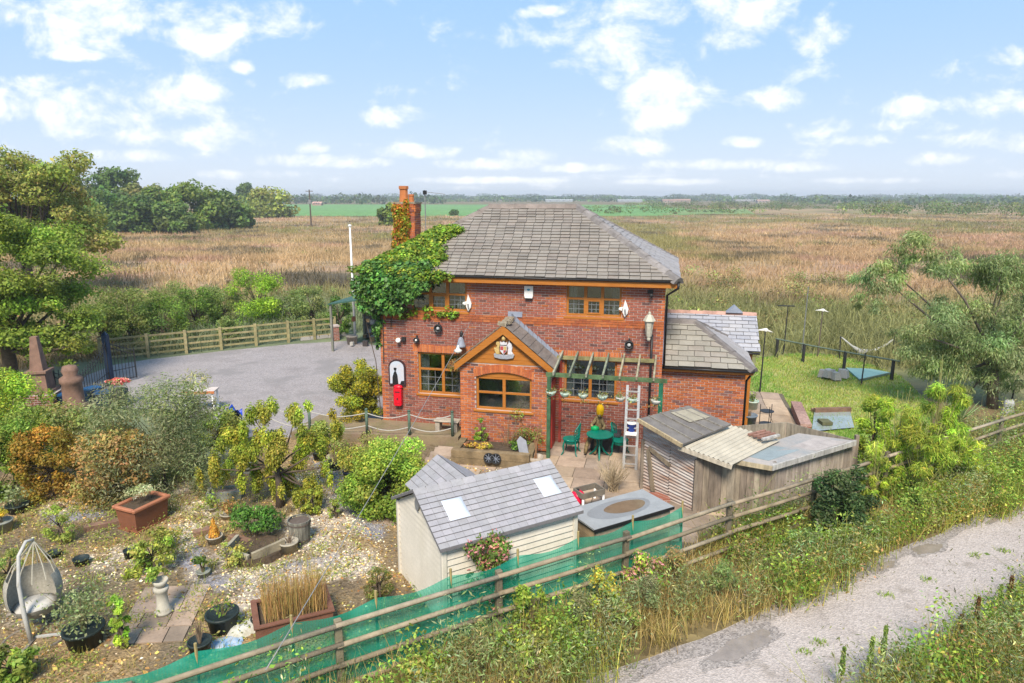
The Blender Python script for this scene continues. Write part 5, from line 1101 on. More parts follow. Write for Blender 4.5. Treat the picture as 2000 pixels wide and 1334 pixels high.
# aluminium ladder against the wall
o = empty('ladder', HP(8.0, -1.75, .03), -HA, 'aluminium ladder leaning up against the pergola', 'ladder'); ALU = mat('aluminium', (.55, .55, .54), .35, .15, 10, metal=.5, bump=0)
for x in (-.17, .17): MB().beam((x, 0, 0), (x * .92, .38, 2.3), .03, .07, up=(1, 0, 0)).build('stile', ALU, o)
for k in range(9): t = (k + .6) / 9.3; MB().beam((-.16, .38 * t, 2.3 * t), (.16, .38 * t, 2.3 * t), .05, .03).build('rung', ALU, o)
MB().span((-.15, -.06, 1.0), (.15, .2, 1.025)).build('top_platform', WHITE_P, o)
o = empty('blue_bucket', HP(8.0, -1.5, 1.03), -HA, 'blue bucket perched on the ladder', 'bucket'); MB().lathe([(.09, 0), (.13, .26), (.135, .26), (.12, .25), (.085, .02)], 14).build('body', mat('blue_plastic', (.01, .06, .40), .4, .1, 5, bump=0), o, True); MB().lathe([(.14, .25), (.14, .28), (.12, .28)], 14).build('rim', WHITE_P, o)
# cast green table and chairs
GIRON = mat('green_cast_iron', (.0, .17, .12), .35, .25, 9, col2=(.0, .11, .085), bump=.1)
def chair(p, rz, lab):
    o = empty('cast_chair', p, rz, lab, 'chair', 'green cast chairs at the table')
    s_ = MB(); s_.lathe([(.22, .42), (.25, .43), (.25, .46), (.22, .465)], 14).build('seat', GIRON, o)
    MB().lathe([(.20, .33), (.235, .42)], 14).build('apron', GIRON, o)
    for sx, sy in ((-1, -1), (1, -1), (-1, 1), (1, 1)): MB().tube([(sx * .16, sy * .16, .42), (sx * .19, sy * .19, .25), (sx * .18, sy * .18, .1), (sx * .23, sy * .23, 0)], [.022, .026, .016, .02], 6).build('leg', GIRON, o)
    b = MB(); 
    for i in range(9):
        a = -.9 + 1.8 * i / 8; b.tube([(.24 * math.sin(a), .24 * math.cos(a), .46), (.27 * math.sin(a), .27 * math.cos(a), .72 + .2 * math.cos(a * 1.4))], .014, 5)
    for h in (.52, .62, .74): b.tube([(.255 * math.sin(-.95 + 1.9 * i / 8), .255 * math.cos(-.95 + 1.9 * i / 8), h + .02 * math.cos((i - 4) * .8)) for i in range(9)], .013, 5)
    b.tube([(.27 * math.sin(-.95 + 1.9 * i / 10), .27 * math.cos(-.95 + 1.9 * i / 10), .7 + .24 * math.cos((-.95 + 1.9 * i / 10) * 1.4)) for i in range(11)], .018, 5); b.build('backrest', GIRON, o)
    return o
chair(G(1115, 885, .03), -1.9, 'green cast iron chair on the left of the patio table'); chair(G(1210, 887, .03), 1.2, 'green cast iron chair between the table and the ladder')
o = empty('cast_table', G(1170, 892, .03), 0, 'round green cast iron table with scrolled legs under the pergola', 'table'); MB().lathe([(.36, .66), (.38, .67), (.38, .695), (.0, .70)], 24).build('top', GIRON, o)
for k in range(3): a = 2.1 * k + .4; MB().tube([(.1 * math.cos(a), .1 * math.sin(a), .66), (.06 * math.cos(a), .06 * math.sin(a), .35), (.16 * math.cos(a), .16 * math.sin(a), .15), (.32 * math.cos(a), .32 * math.sin(a), 0)], [.03, .025, .03, .022], 6).build('leg', GIRON, o)
# stuffed dummy in mottled clothes draped by the table
CAMO = mat('camouflage_cloth', (.30, .22, .10), .9, .3, 11, col2=(.055, .035, .02), bump=.2)
o = empty('stuffed_dummy', G(1160, 880, .03), 0, 'stuffed dummy in mottled brown clothes with a yellow hood at the table', 'dummy')
MB().tube([(.1, .1, .45), (.12, .12, .62), (.14, .14, .82), (.12, .1, .98), (.15, .08, 1.05)], [.12, .14, .15, .11, .06], 10).build('torso', CAMO, o, True)
for sd_ in (-1, 1): MB().tube([(.12 + sd_ * .07, .05, .46), (-.05 + sd_ * .1, -.2, .47), (-.12 + sd_ * .14, -.3, .25), (-.16 + sd_ * .14, -.38, .05)], [.09, .075, .06, .045], 8).build('leg', CAMO, o, True)
MB().tube([(.2, .08, .95), (.28, -.08, .78), (.22, -.2, .73)], [.06, .05, .04], 8).build('arm', CAMO, o, True); MB().tube([(.05, .08, .95), (-.1, -.05, .8), (-.02, -.2, .72)], [.06, .05, .04], 8).build('arm', CAMO, o, True)
MB().lathe([(.03, -.14), (.09, -.1), (.11, .0), (.115, .1), (.1, .2), (.05, .25), (.0, .26)], 12, (.16, .06, 1.16), M=Matrix.Rotation(.12, 3, 'X')).build('hood', mat('yellow_cloth', (.72, .42, .0), .8, .2, 12), o, True); MB().lathe([(.0, 0), (.05, .02), (.05, .06), (.0, .08)], 8, (.13, -.04, 1.05)).build('face', CAMO, o, True)
MB().tube([(-.1, -.12, .72), (.0, -.16, .75), (.1, -.13, .73)], [.07, .09, .06], 8).build('green_cushion', mat('bright_green', (.0, .34, .10), .6), o, True)
o = empty('dark_chest', HP(7.2, -.35, .03), -HA, 'dark grey garden chest against the wall behind the table', 'chest'); MB().span((-.42, -.22, 0), (.42, .22, .5)).build('body', mat('dark_grey_plastic', (.05, .055, .06), .6), o); MB().span((-.45, -.25, .505), (.45, .25, .56)).build('lid', mat('dark_grey_plastic'), o)
# raised sleeper bed in front of the porch
o = empty('sleeper_bed', HP(4.2, -1.95, 0), -HA + .02, 'long raised bed of old railway sleepers in front of the porch', 'raised bed'); SLP = mat('sleeper', attr=True, rough=.95, var=.5, scale=3, bump=.6)
for k in range(2): MB().span((-1.15 + .02 * k, -.48, .03 + k * .21), (1.12 - .03 * k, -.26, .23 + k * .21), jcol([(.22, .16, .09), (.27, .2, .11)])).build('sleeper', SLP, o)
for sx in (-1.15, .95): MB().span((sx, -.255, .03), (sx + .2, .62, .42), (.2, .15, .08)).build('sleeper', SLP, o)
MB().span((-.94, -.255, .05), (.94, .62, .36)).build('soil', mat('bed_soil', (.10, .07, .045), 1, .5, 9, bump=.8), o)
o = empty('wheel_ornament', HP(4.28, -2.46, .3), -HA, 'pair of small black spoked wheels leaning on the sleeper bed', 'wheels')
for dx_ in (-.1, .1):
    MB().lathe([(.12, 0), (.15, 0), (.15, .04), (.12, .04), (.12, 0)], 14, (dx_, 0, 0), M=Matrix.Rotation(R(80), 3, 'X')).build('rim', CAST, o)
    w_ = MB(); [w_.beam((dx_, -.02, 0), (dx_ + .13 * math.cos(a), -.02, .13 * math.sin(a)), .012, .012) for a in [k * math.pi / 4 for k in range(8)]]; w_.build('spokes', LEAD, o)
o = MB().prism([(-.13, -.3), (.13, -.3), (.14, .1), (.0, .26), (-.12, .16)][::-1], -.015, .015).build('slate_slab', mat('blue_slate', (.27, .28, .32), .7, .2, 5)); o.location = HP(5.05, -2.12, .62); o.rotation_euler = (-.25, -.3, -HA); tag(o, 'tilted blue-grey slab of slate standing in the sleeper bed', 'slate')
o = empty('bark_pot', HP(5.42, -2.05, .03), 0, 'round pale pot with bare brown stems at the foot of the pergola post', 'pot'); MB().lathe([(.14, 0), (.2, .12), (.22, .28), (.2, .28), (.16, .2)], 14).build('pot', mat('pale_pot', (.42, .36, .29), .9, .35, 9, bump=.4), o, True)
st = MB(); [st.tube([(er_.uniform(-.05, .05), er_.uniform(-.05, .05), .2), (er_.uniform(-.06, .1), er_.uniform(-.05, .05), .7), (er_.uniform(-.1, .25), er_.uniform(-.1, .1), 1.1 + er_.random() * .4)], [.014, .01, .006], 5) for _ in range(6)]; st.build('stems', mat('brown_stem', (.30, .16, .08), .9, .3, 9), o)
# rope posts along the terrace
RP = [(HP(-1.72, -1.62), 0), (HP(.05, -1.36), 1), (HP(1.36, -1.2), 2), (HP(2.66, -1.0), 3)]
rope = empty('rope_fence', HP(.05, -1.36, .3), 0, 'green posts linked by two sagging grey ropes along the terrace edge', 'rope fence'); ro = HP(.05, -1.36, .3)
for p, k in RP: MB().tube([Vector((p.x, p.y, .3)) - ro, Vector((p.x, p.y, 1.06)) - ro], .045, 8, (.10, .15, .11)).build('post', GREENP, rope, True); MB().lathe([(.05, 0), (.05, .03), (.02, .05)], 8, Vector((p.x, p.y, 1.06)) - ro, (.1, .16, .12)).build('cap', GREENP, rope, True)
ends = [HP(-3.2, -1.4)] + [p for p, k in RP]
for a, b in zip(ends, ends[1:]):
    for h in (.66, .26):
        pts = []
        for i in range(9): t = i / 8; q = a.lerp(b, t) - ro; q.z = h + .0 - .14 * math.sin(math.pi * t); pts.append(q)
        MB().tube(pts, .016, 5).build('rope', mat('grey_rope', (.42, .40, .36), .9, .2, 30), rope, True)
o = empty('terrace_bench', HP(2.35, -.55, .3), -HA, 'small stone bench against the wall left of the porch', 'bench'); MB().span((-.4, -.17, .3), (.4, .17, .36)).build('seat', mat('pale_pot'), o, bevel=.02); [MB().span((x - .07, -.13, 0), (x + .07, .13, .298)).build('leg', mat('pale_pot'), o) for x in (-.28, .28)]
# lean-to, brick pillar and flag poles behind the left corner
o = empty('lean_to', (-6.95, 34.6, 0), -HA, 'green-roofed open lean-to store behind the left corner of the house', 'lean-to')
GRF = mat('green_roof', (.04, .10, .075), .7, .3, 4); slab('roof', [(-1.35, -2.6, 2.35), (.55, -2.6, 2.65), (.55, 1.2, 2.65), (-1.35, 1.2, 2.35)], .06, GRF, o)
for x, y in ((-1.25, -2.5), (-1.25, 1.1)): MB().span((x - .05, y - .05, 0), (x + .05, y + .05, 2.3), (.2, .2, .16)).build('post', WB, o)
MB().span((-1.2, 1.12, 0), (.5, 1.18, 2.3)).build('back_wall', mat('inner_plaster'), o)
for k in range(4): MB().span((-1.1, .75, .2 + k * .5), (.4, 1.1, .24 + k * .5)).build('shelf', mat('bark'), o)
for k in range(14): q = MB().box((0, 0, .1), (er_.uniform(.1, .3), er_.uniform(.1, .25), er_.uniform(.15, .3)), jcol([(.3, .12, .06), (.4, .38, .34), (.07, .06, .06), (.3, .2, .1)])).build('stored_bundle', WB, o); q.location = (er_.uniform(-1, .3), er_.uniform(-1.8, .9), .05 + er_.choice([0, 0, .24, .74, 1.24]) * (1 if er_.random() < .6 else 0))
o = empty('gate_pillar', G(655, 664), .5, 'short red brick pillar at the end of the yard fence', 'pillar'); MB().span((-.18, -.18, 0), (.18, .18, .72)).build('shaft', BRICKPAT, o); MB().box((0, 0, .76), (.42, .42, .08)).build('cap', MORTAR, o)
o = empty('flag_pole', G(694, 664), 0, 'tall white flag pole beside the lean-to', 'pole'); MB().tube([(0, 0, 0), (0, 0, 5.9)], [.07, .045], 8).build('shaft', WHITE_P, o, True); MB().lathe([(.09, 5.9), (.09, 5.96), (.02, 6.0)], 8).build('cap', mat('white_paint'), o)
o = empty('white_post', HP(-1.2, 10.5), 0, 'shorter white pole showing behind the ivy and chimney', 'pole'); MB().tube([(0, 0, 0), (0, 0, 5.55)], [.08, .07], 8).build('shaft', WHITE_P, o, True); MB().lathe([(.08, 5.55), (.0, 5.6)], 8).build('cap', WHITE_P, o)
# utility pole out on the heath and the overhead wire over the garden
o = empty('utility_pole', G(608, 441), 0, 'wooden utility pole standing out on the heath', 'utility pole'); MB().tube([(0, 0, 0), (0, 0, 9)], [.22, .15], 6).build('pole', BARK, o); MB().box((0, 0, 6), (.6, .5, 1.0)).build('transformer', STEEL, o); MB().box((0, 0, 8.6), (1.8, .15, .15)).build('crossarm', BARK, o)
wpts = []; wa, wb = G(935, 612, 3.6), G(570, 1334, 2.2)
wa = HP(3.05, -.1, 3.75)
for k in range(25): t = k / 24; q = wa.lerp(Vector((-2.55, 6.2, 2.6)), t); q.z -= .10 * math.sin(math.pi * t); wpts.append(q)
tag(MB().tube(wpts, .0065, 5).build('overhead_cable', mat('grey_cable', (.26, .255, .25), .7), None, True), 'grey overhead cable sloping from the house wall across the garden', 'cable')
# ------------------------------------------------------------------ pots and garden things
rg = np.random.default_rng(77)
GREENS = {'mid': [(.09, .15, .03), (.12, .19, .04), (.07, .12, .03)], 'light': [(.17, .25, .05), (.22, .29, .07), (.13, .20, .04)], 'grey': [(.17, .21, .13), (.13, .17, .10), (.22, .25, .17)],
          'yellow': [(.33, .29, .04), (.26, .26, .04), (.38, .32, .06)], 'dark': [(.03, .07, .025), (.045, .09, .03), (.025, .05, .02)], 'orange': [(.40, .20, .04), (.34, .19, .04), (.45, .26, .06)],
          'brown': [(.26, .17, .08), (.33, .22, .11), (.20, .13, .06)], 'olive': [(.17, .19, .035), (.22, .23, .045), (.13, .16, .03)], 'silver': [(.36, .35, .30), (.30, .29, .24), (.24, .25, .19)],
          'lime': [(.25, .34, .04), (.19, .29, .04), (.30, .37, .06)], 'willow': [(.09, .14, .06), (.12, .17, .08), (.07, .11, .05), (.16, .20, .11)]}
BLACKPOT = mat('black_pot', (.022, .032, .03), .5, .3, 8, bump=.05); CREAMPOT = mat('cream_pot', (.42, .38, .30), .85, .35, 8, bump=.2); GREYPOT = mat('stone_pot', (.28, .29, .25), .9, .35, 9, bump=.4); SOIL = mat('bed_soil')
def bush(par, c, rad, n, size, pal, k=10, aspect=.55, name='foliage', m=LEAF, cr=.42, up=.5):
    V_, C_ = crown(rg, shrub_clumps(rg, c, rad, k, cr), n, size, pal, aspect, up=up); return quads(name, V_, C_, m, par)
def stalks(par, n, h, spread, col, r=.008, base=(0, 0, 0), name='stems'):
    mb = MB()
    for _ in range(n):
        a = rg.random() * 6.28; s = spread * rg.random(); x, y = base[0] + .25 * s * math.cos(a), base[1] + .25 * s * math.sin(a); hh = h * (.6 + .5 * rg.random())
        mb.tube([(x, y, base[2]), (x + .3 * s * math.cos(a), y + .3 * s * math.sin(a), base[2] + hh * .55), (x + s * math.cos(a), y + s * math.sin(a), base[2] + hh)], [r, r * .8, r * .4], 4)
    return mb.build(name, mat('stalk_%d%d%d' % tuple(int(c * 100) for c in col), col, .9, .3, 9), par)
def pot(px, py, r, h, m, lab, kind=None, pal='mid', ph=.4, pr=None, z=0., n=500, ls=.07, name='plant_pot', group=None, taper=.78):
    o = empty(name, G(px, py, z) if z == 0 else (lambda q: q)(G(px, py, z)), rg.random() * 6, lab, 'pot' if kind is None else 'potted plant', group)
    MB().lathe([(r * taper, 0), (r * .96, h * .86), (r * 1.04, h * .87), (r * 1.05, h), (r * .93, h), (r * .88, h * .85)], 18).build('pot', m, o, True)
    MB().lathe([(0, h * .8), (r * .88, h * .82), (r * .86, h * .84)], 14).build('soil', SOIL, o)
    pr = pr or r * 1.2
    if kind == 'bush': bush(o, (0, 0, h + ph * .45), (pr, pr, ph * .55), n, ls, GREENS[pal], 9); stalks(o, 7, h * .3 + ph * .7, pr * .6, (.16, .12, .07), .01, (0, 0, h * .8))
    if kind == 'loose':
        stalks(o, 14, ph, pr, (.20, .17, .08), .008, (0, 0, h * .8)); P = rg.normal(size=(n, 3)) * [pr * .5, pr * .5, ph * .26] + [0, 0, h + ph * .5]
        V_, C_ = leaves(rg, P, rg.normal(size=(n, 3)) + [0, 0, .5], ls, pick(rg, GREENS[pal], n)); quads('foliage', V_, C_, LEAF, o)
    if kind == 'cone':
        t_ = rg.random(n) ** .6; a = rg.random(n) * 6.28; rr = pr * t_ * (.7 + .3 * rg.random(n)); P = np.stack([rr * np.cos(a), rr * np.sin(a), h + ph * (1 - t_)], 1)
        V_, C_ = leaves(rg, P, np.stack([np.cos(a), np.sin(a), .4 + 0 * a], 1) + rg.normal(0, .3, (n, 3)), ls, pick(rg, GREENS[pal], n), .5, along=np.tile([0, 0, 1.], (n, 1))); quads('foliage', V_, C_, LEAF, o)
    if kind == 'twigs': stalks(o, 26, ph, pr, (.25, .18, .12), .006, (0, 0, h * .8), 'twigs')
    return o
# terracotta trough
A_, B_, C_0 = G(261, 999, .62), G(334, 965, .62), G(203, 979, .62); ang = math.atan2((B_ - A_).y, (B_ - A_).x); tl_ = (B_ - A_).length; td_ = .72
o = empty('terracotta_trough', (A_.x, A_.y, 0), ang, 'large square terracotta trough holding a silvery shrub', 'trough'); TER = mat('trough_clay', (.22, .085, .045), .7, .22, 3, bump=.15); TERL = mat('trough_rim', (.38, .15, .08), .7, .2, 3, bump=.15)
mb = MB(); q = .05
P = [(q * 2, q * 2, 0), (tl_ - q * 2, q * 2, 0), (tl_ - q * 2, td_ - q * 2, 0), (q * 2, td_ - q * 2, 0), (q, q, .54), (tl_ - q, q, .54), (tl_ - q, td_ - q, .54), (q, td_ - q, .54)]
mb.poly(P, [(0, 1, 5, 4), (1, 2, 6, 5), (2, 3, 7, 6), (3, 0, 4, 7), (0, 3, 2, 1)]); mb.build('body', TER, o)
mb = MB(); [mb.span(a, b) for a, b in (((0, 0, .54), (tl_, .09, .62)), ((0, td_ - .09, .54), (tl_, td_, .62)), ((0, .091, .54), (.09, td_ - .091, .62)), ((tl_ - .09, .091, .54), (tl_, td_ - .091, .62)))]; mb.build('rim', TERL, o, bevel=.02); MB().span((.05, .05, .02), (tl_ - .05, td_ - .05, .07)).build('foot_band', TER, o)
MB().span((.09, .09, .3), (tl_ - .09, td_ - .09, .56)).build('soil', SOIL, o)
bush(o, (tl_ * .5, td_ * .55, .78), (.33, .26, .24), 900, .055, GREENS['silver'], 9, .3)
# pots, by place
pot(168, 1262, .31, .36, BLACKPOT, 'widest black tub with a straggly grey-green shrub beside the slabs', 'loose', 'grey', .75, .5, n=1100, ls=.06)
pot(437, 1232, .27, .36, BLACKPOT, 'black tub with a small bird ornament at the edge of the slabs', 'loose', 'mid', .22, .18, n=60, ls=.06)
pot(393, 1282, .185, .30, BLACKPOT, 'plain black bucket pot nearest the green net', 'twigs', 'mid', .4, .12)
pot(510, 1225, .16, .2, BLACKPOT, 'black pot lying empty beside the compost bags')
pot(398, 1128, .13, .15, GREYPOT, 'pale green urn with a small upright shrub on the stones', 'bush', 'mid', .42, .16, n=350, ls=.05)
pot(420, 1062, .17, .2, CREAMPOT, 'round cream pot holding a small golden cone conifer', 'cone', 'orange', .42, .13, n=420, ls=.06)
pot(565, 1080, .2, .28, CREAMPOT, 'flared cream pot with dry stems in front of the barrel', 'twigs', 'mid', .25, .2)
pot(160, 1105, .15, .18, BLACKPOT, 'low black pot sunk in the leaf litter left of the slabs')
pot(106, 1090, .14, .14, BLACKPOT, 'flat dark pot near the hanging chair')
pot(255, 1092, .12, .22, BLACKPOT, 'slim black pot behind the yellow-green shrub')
pot(113, 998, .13, .12, mat('brown_pot', (.12, .07, .045), .8), 'small brown pot on the gravel before the golden maple')
pot(193, 982, .14, .12, BLACKPOT, 'small black pot just left of the terracotta trough')
pot(36, 1002, .24, .24, BLACKPOT, 'dark pot at the left edge below the shrubs', 'loose', 'grey', .4, .3, n=300)
pot(8, 1040, .2, .3, mat('stone_pot'), 'grey pot cut by the left edge of the garden', 'bush', 'yellow', .25, .2, n=260)
pot(655, 903, .24, .2, CREAMPOT, 'shallow cream bowl with a golden plant near the terrace', 'bush', 'yellow', .22, .2, n=260, ls=.06)
pot(655, 918, .2, .26, BLACKPOT, 'black pot with brown twigs left of the dark blue pot', 'twigs', 'brown', .5, .3)
pot(683, 938, .17, .26, mat('dark_blue_pot', (.012, .02, .045), .4), 'dark blue pot at the front of the group by the leafy shrub', 'loose', 'brown', .45, .2, n=200, ls=.05)
pot(625, 900, .2, .3, BLACKPOT, 'tall black pot half hidden by the hazel leaves', 'loose', 'olive', .3, .2, n=150)
pot(448, 1012, .2, .14, CREAMPOT, 'pale dish of brown bracken behind the golden conifer', 'loose', 'brown', .3, .22, n=300, ls=.06)
pot(415, 1000, .12, .12, CREAMPOT, 'small cream pot with a variegated plant behind the stones', 'loose', 'light', .35, .2, n=220, ls=.06)
pot(470, 1096, .15, .2, GREYPOT, 'grey pot at the corner of the stone planter', 'twigs', 'brown', .2, .1)
pot(1468, 800, .22, .34, mat('teal_glaze'), 'tall teal jar standing at the end wall of the house', 'loose', 'mid', .3, .15, n=100)
pot(1462, 832, .25, .4, mat('blue_jar', (.16, .2, .25), .4, .3, 8), 'blue-grey jar standing in front of the teal jar', 'twigs', 'mid', .3, .15)
pot(688, 672, .3, .45, mat('pale_pot'), 'big stone pot under the bush beside the flag pole')
# clay chimney-pot pedestal and bowl
o = empty('stone_pedestal', G(320, 1196, .06), 0, 'pale chimney-pot pedestal standing on the tan slabs', 'pedestal'); PST = mat('pale_stone', (.46, .43, .36), .85, .25, 7, bump=.2)
MB().lathe([(.15, 0), (.155, .05), (.13, .07), (.135, .09), (.105, .12), (.092, .34), (.105, .42), (.125, .45), (.125, .50), (.1, .51)], 20).build('shaft', PST, o, True)
o = empty('stone_bowl', G(320, 1196, .06) + Vector((0, 0, .515)), 0, 'small stone bowl with a leafy plant on the pedestal', 'bowl'); MB().lathe([(.06, 0), (.11, .05), (.135, .14), (.12, .14), (.08, .06)], 16).build('bowl', PST, o, True); bush(o, (-.03, .02, .24), (.2, .18, .13), 420, .06, GREENS['light'], 8)
# half barrel
o = empty('oak_barrel', G(587, 1060), 0, 'weathered grey wooden barrel standing on the white stones', 'barrel')
for k in range(18):
    a0, a1 = 2 * math.pi * k / 18 + .012, 2 * math.pi * (k + 1) / 18 - .012; P = [(r * math.cos(a), r * math.sin(a), z) for z, r in ((0, .2), (.28, .225), (.56, .25)) for a in (a0, a1)] + [(r * .9 * math.cos(a), r * .9 * math.sin(a), .56) for r in (.25,) for a in (a0, a1)]
    MB().poly(P, [(0, 1, 3, 2), (2, 3, 5, 4), (4, 5, 7, 6)], jcol([(.23, .22, .18), (.28, .26, .21), (.19, .18, .15)])).build('stave', WB, o)
for z, r in ((.1, .214), (.47, .248)): MB().lathe([(r, z), (r, z + .035)], 24).build('hoop', mat('rust', (.13, .1, .08), .8, .4, 9), o)
MB().lathe([(0, .46), (.22, .47)], 16).build('soil', SOIL, o)
# stone planter with round dark bush
o = empty('stone_planter', G(505, 1085), .15, 'low planter of upright stone slabs round a dense green bush', 'planter')
for a, b, w in (((-.62, -.12, .16), (-.1, -.42, .12), .26), ((-.02, -.42, .14), (.55, -.02, .2), .3), ((-.62, -.1, .16), (-.5, .45, .16), .25)): MB().beam(a, b, .07, w, jcol([(.26, .22, .15), (.3, .27, .2)])).build('slab', PLANK, o)
MB().lathe([(0, .1), (.55, .16), (.6, .02)], 14, (-.03, .05, 0)).build('soil', SOIL, o)
o = empty('box_bush', G(500, 1050), 0, 'dense round mid-green bush in the stone planter', 'bush'); bush(o, (0, 0, .42), (.52, .45, .38), 3200, .055, [(.06, .14, .03), (.08, .17, .035), (.05, .11, .03)], 22, .6, cr=.36); stalks(o, 8, .5, .3, (.14, .1, .06), .012)
# hanging egg chair
o = empty('hanging_egg_chair', G(70, 1250), .2, 'pale wicker egg chair hanging from a curved grey pole on a ring base', 'hanging chair'); GM = mat('pole_grey', (.42, .41, .38), .5, .2, 8); WK = mat('wicker', (.44, .41, .34), .9, .35, 26, bump=.6); RNG = mat('ring_brown', (.20, .17, .14), .7, .3, 8)
MB().tube([(.48 * math.cos(2 * math.pi * k / 28), .40 * math.sin(2 * math.pi * k / 28), .03) for k in range(29)], .026, 6).build('base_ring', RNG, o, True); MB().beam((-.02, -.4, .05), (.02, .4, .05), .05, .03).build('base_bar', RNG, o); MB().beam((-.0, .0, .06), (.45, .0, .06), .05, .03).build('base_bar', GM, o)
MB().tube([(-.02, -.1, .03), (-.1, -.02, .5), (-.17, .1, 1.0), (-.18, .25, 1.45), (-.12, .42, 1.62), (-.05, .52, 1.6)], [.04, .038, .034, .03, .028, .026], 8).build('pole', GM, o, True)
bk = MB(); n1, n2 = 20, 13; P = []
for j in range(n2):
    ph_ = math.pi * (.30 + .70 * j / (n2 - 1)); 
    for i in range(n1): th = 2 * math.pi * i / n1; rr = .43 * math.sin(ph_) ** .8; P.append((-.12 + rr * math.cos(th), .42 + rr * math.sin(th), .72 + .50 * math.cos(ph_)))
bk.poly(P, [(j * n1 + i, j * n1 + (i + 1) % n1, (j + 1) * n1 + (i + 1) % n1, (j + 1) * n1 + i) for j in range(n2 - 1) for i in range(n1) if not (j < 6 and 13 <= i <= 18)]); bk.build('basket', WK, o, True)
for k in range(11): th = 2 * math.pi * k / 11; MB().tube([(-.05, .52, 1.58), (-.10 + .28 * math.cos(th), .45 + .28 * math.sin(th), 1.2), (-.12 + .37 * math.cos(th), .42 + .37 * math.sin(th), .98)], .008, 4).build('cord', mat('cord_cream', (.5, .46, .36), .9), o)
MB().lathe([(0, -.05), (.28, -.02), (.33, .08), (.2, .13), (0, .14)], 12, (-.12, .4, .38)).build('cushion', mat('pale_cushion', (.5, .48, .44), .95, .25, 6), o, True)
# rusty raised box with dry grass, compost bags, timbers
bx = empty('rusted_bed', G(560, 1235), SA - .1, 'brown raised planting box full of dry brown grass stems', 'raised bed'); BOXM = mat('box_brown', (.19, .085, .055), .85, .4, 4, bump=.3)
for a, b in (((-.5, -.35, 0), (.75, -.31, .42)), ((-.5, .46, 0), (.75, .5, .42)), ((-.5, -.309, 0), (-.46, .459, .42)), ((.71, -.309, 0), (.75, .459, .42))): MB().span(a, b).build('side', BOXM, bx)
for a, b in (((-.53, -.38, .421), (.78, -.29, .445)), ((-.53, .43, .421), (.78, .52, .445)), ((-.53, -.289, .421), (-.43, .429, .445)), ((.68, -.289, .421), (.78, .429, .445))): MB().span(a, b).build('coping', BOXM, bx)
MB().span((-.455, -.305, .1), (.705, .455, .36)).build('soil', SOIL, bx)
P = np.stack([rg.uniform(-.35, .68, 900), rg.uniform(-.25, .42, 900), np.full(900, .34)], 1); V_, C_ = blades(rg, P, .35 + .5 * rg.random(900), .008, .22, pick(rg, [(.30, .20, .10), (.24, .15, .08), (.38, .27, .14), (.2, .16, .07)], 900)); quads('dry_grass', V_, C_, DRY, bx)
BAG = mat('bag_plastic', (.55, .55, .52), .4, .3, 4, col2=(.3, .28, .2), bump=.2); BAGB = mat('bag_blue', (.05, .25, .5), .4, .3, 4, col2=(.5, .5, .5), bump=.2)
for px, py, rz, m_, lab in ((485, 1232, .7, BAG, 'half-empty pale compost bag beside the brown planting box'), (432, 1262, .5, BAGB, 'flattened blue and white bag behind the black bucket')):
    o = empty('compost_bag', G(px, py), rz, lab, 'bag'); P = []; 
    for j in range(7):
        for i in range(9): u_, v_ = i / 8 * 2 - 1, j / 6 * 2 - 1; P.append((u_ * .36, v_ * .22, .02 + (.16 if m_ is BAG else .07) * (1 - u_ ** 4) * (1 - v_ ** 2) * (.7 + .5 * math.sin(3 * u_ + 2 * v_) ** 2)))
    MB().poly(P, [(j * 9 + i, j * 9 + i + 1, j * 9 + i + 10, j * 9 + i + 9) for j in range(6) for i in range(8)]).build('sack', m_, o, True); MB().span((.2, -.1, .03), (.34, .1, .1 if m_ is BAG else .06)).build('label_panel', BAGB, o)
for px, py, l, rz, lab in ((205, 1032, .8, .5, 'short dark sleeper lying by the terracotta trough'), (395, 1046, .35, .6, 'short reddish log on the white stones'), (470, 1062, .6, -.5, 'dark bent piece of timber beside the stone planter')):
    o = MB().box((0, 0, .09), (l, .16, .14), jcol([(.17, .13, .09), (.22, .13, .09)])).build('old_timber', PLANK, bevel=.015); o.location = G(px, py); o.rotation_euler.z = rz; tag(o, lab, 'timber')
# stone troughs and grey box by the hazel
for px, py, lab in ((462, 925, 'grey stone trough with pinkish gravel behind the hazel'), (435, 900, 'empty grey stone trough nearest the big grey shrub'), (440, 975, 'low grey trough holding dry bracken')):
    o = empty('stone_trough', G(px, py), .25, lab, 'trough'); mb = MB(); [mb.span(a, b) for a, b in (((-.4, -.22, 0), (.4, -.15, .26)), ((-.4, .15, 0), (.4, .22, .26)), ((-.4, -.149, 0), (-.33, .149, .26)), ((.33, -.149, 0), (.4, .149, .26)))]; mb.build('walls', GREYPOT, o); MB().span((-.33, -.15, .02), (.33, .15, .2)).build('gravel', mat('pink_gravel', (.4, .3, .25), .9, .5, 30), o)
o = empty('blue_tarpaulin', G(455, 858), .3, 'crumpled bright blue plastic sheet among the shrubs', 'tarpaulin'); P = []
for j in range(6):
    for i in range(8): P.append((i * .09 - .3, j * .07 - .2, .95 + .12 * math.sin(i * 1.3 + j) + .08 * math.sin(j * 2.1 + i * .4) - .25 * abs(i - 4) / 4))
MB().poly(P, [(j * 8 + i, j * 8 + i + 1, j * 8 + i + 9, j * 8 + i + 8) for j in range(5) for i in range(7)]).build('sheet', mat('tarp_blue', (.01, .05, .42), .35, .3, 4, bump=0), o, True); MB().box((0, 0, .42), (.4, .3, .84)).build('crate_below', BLACKPOT, o)
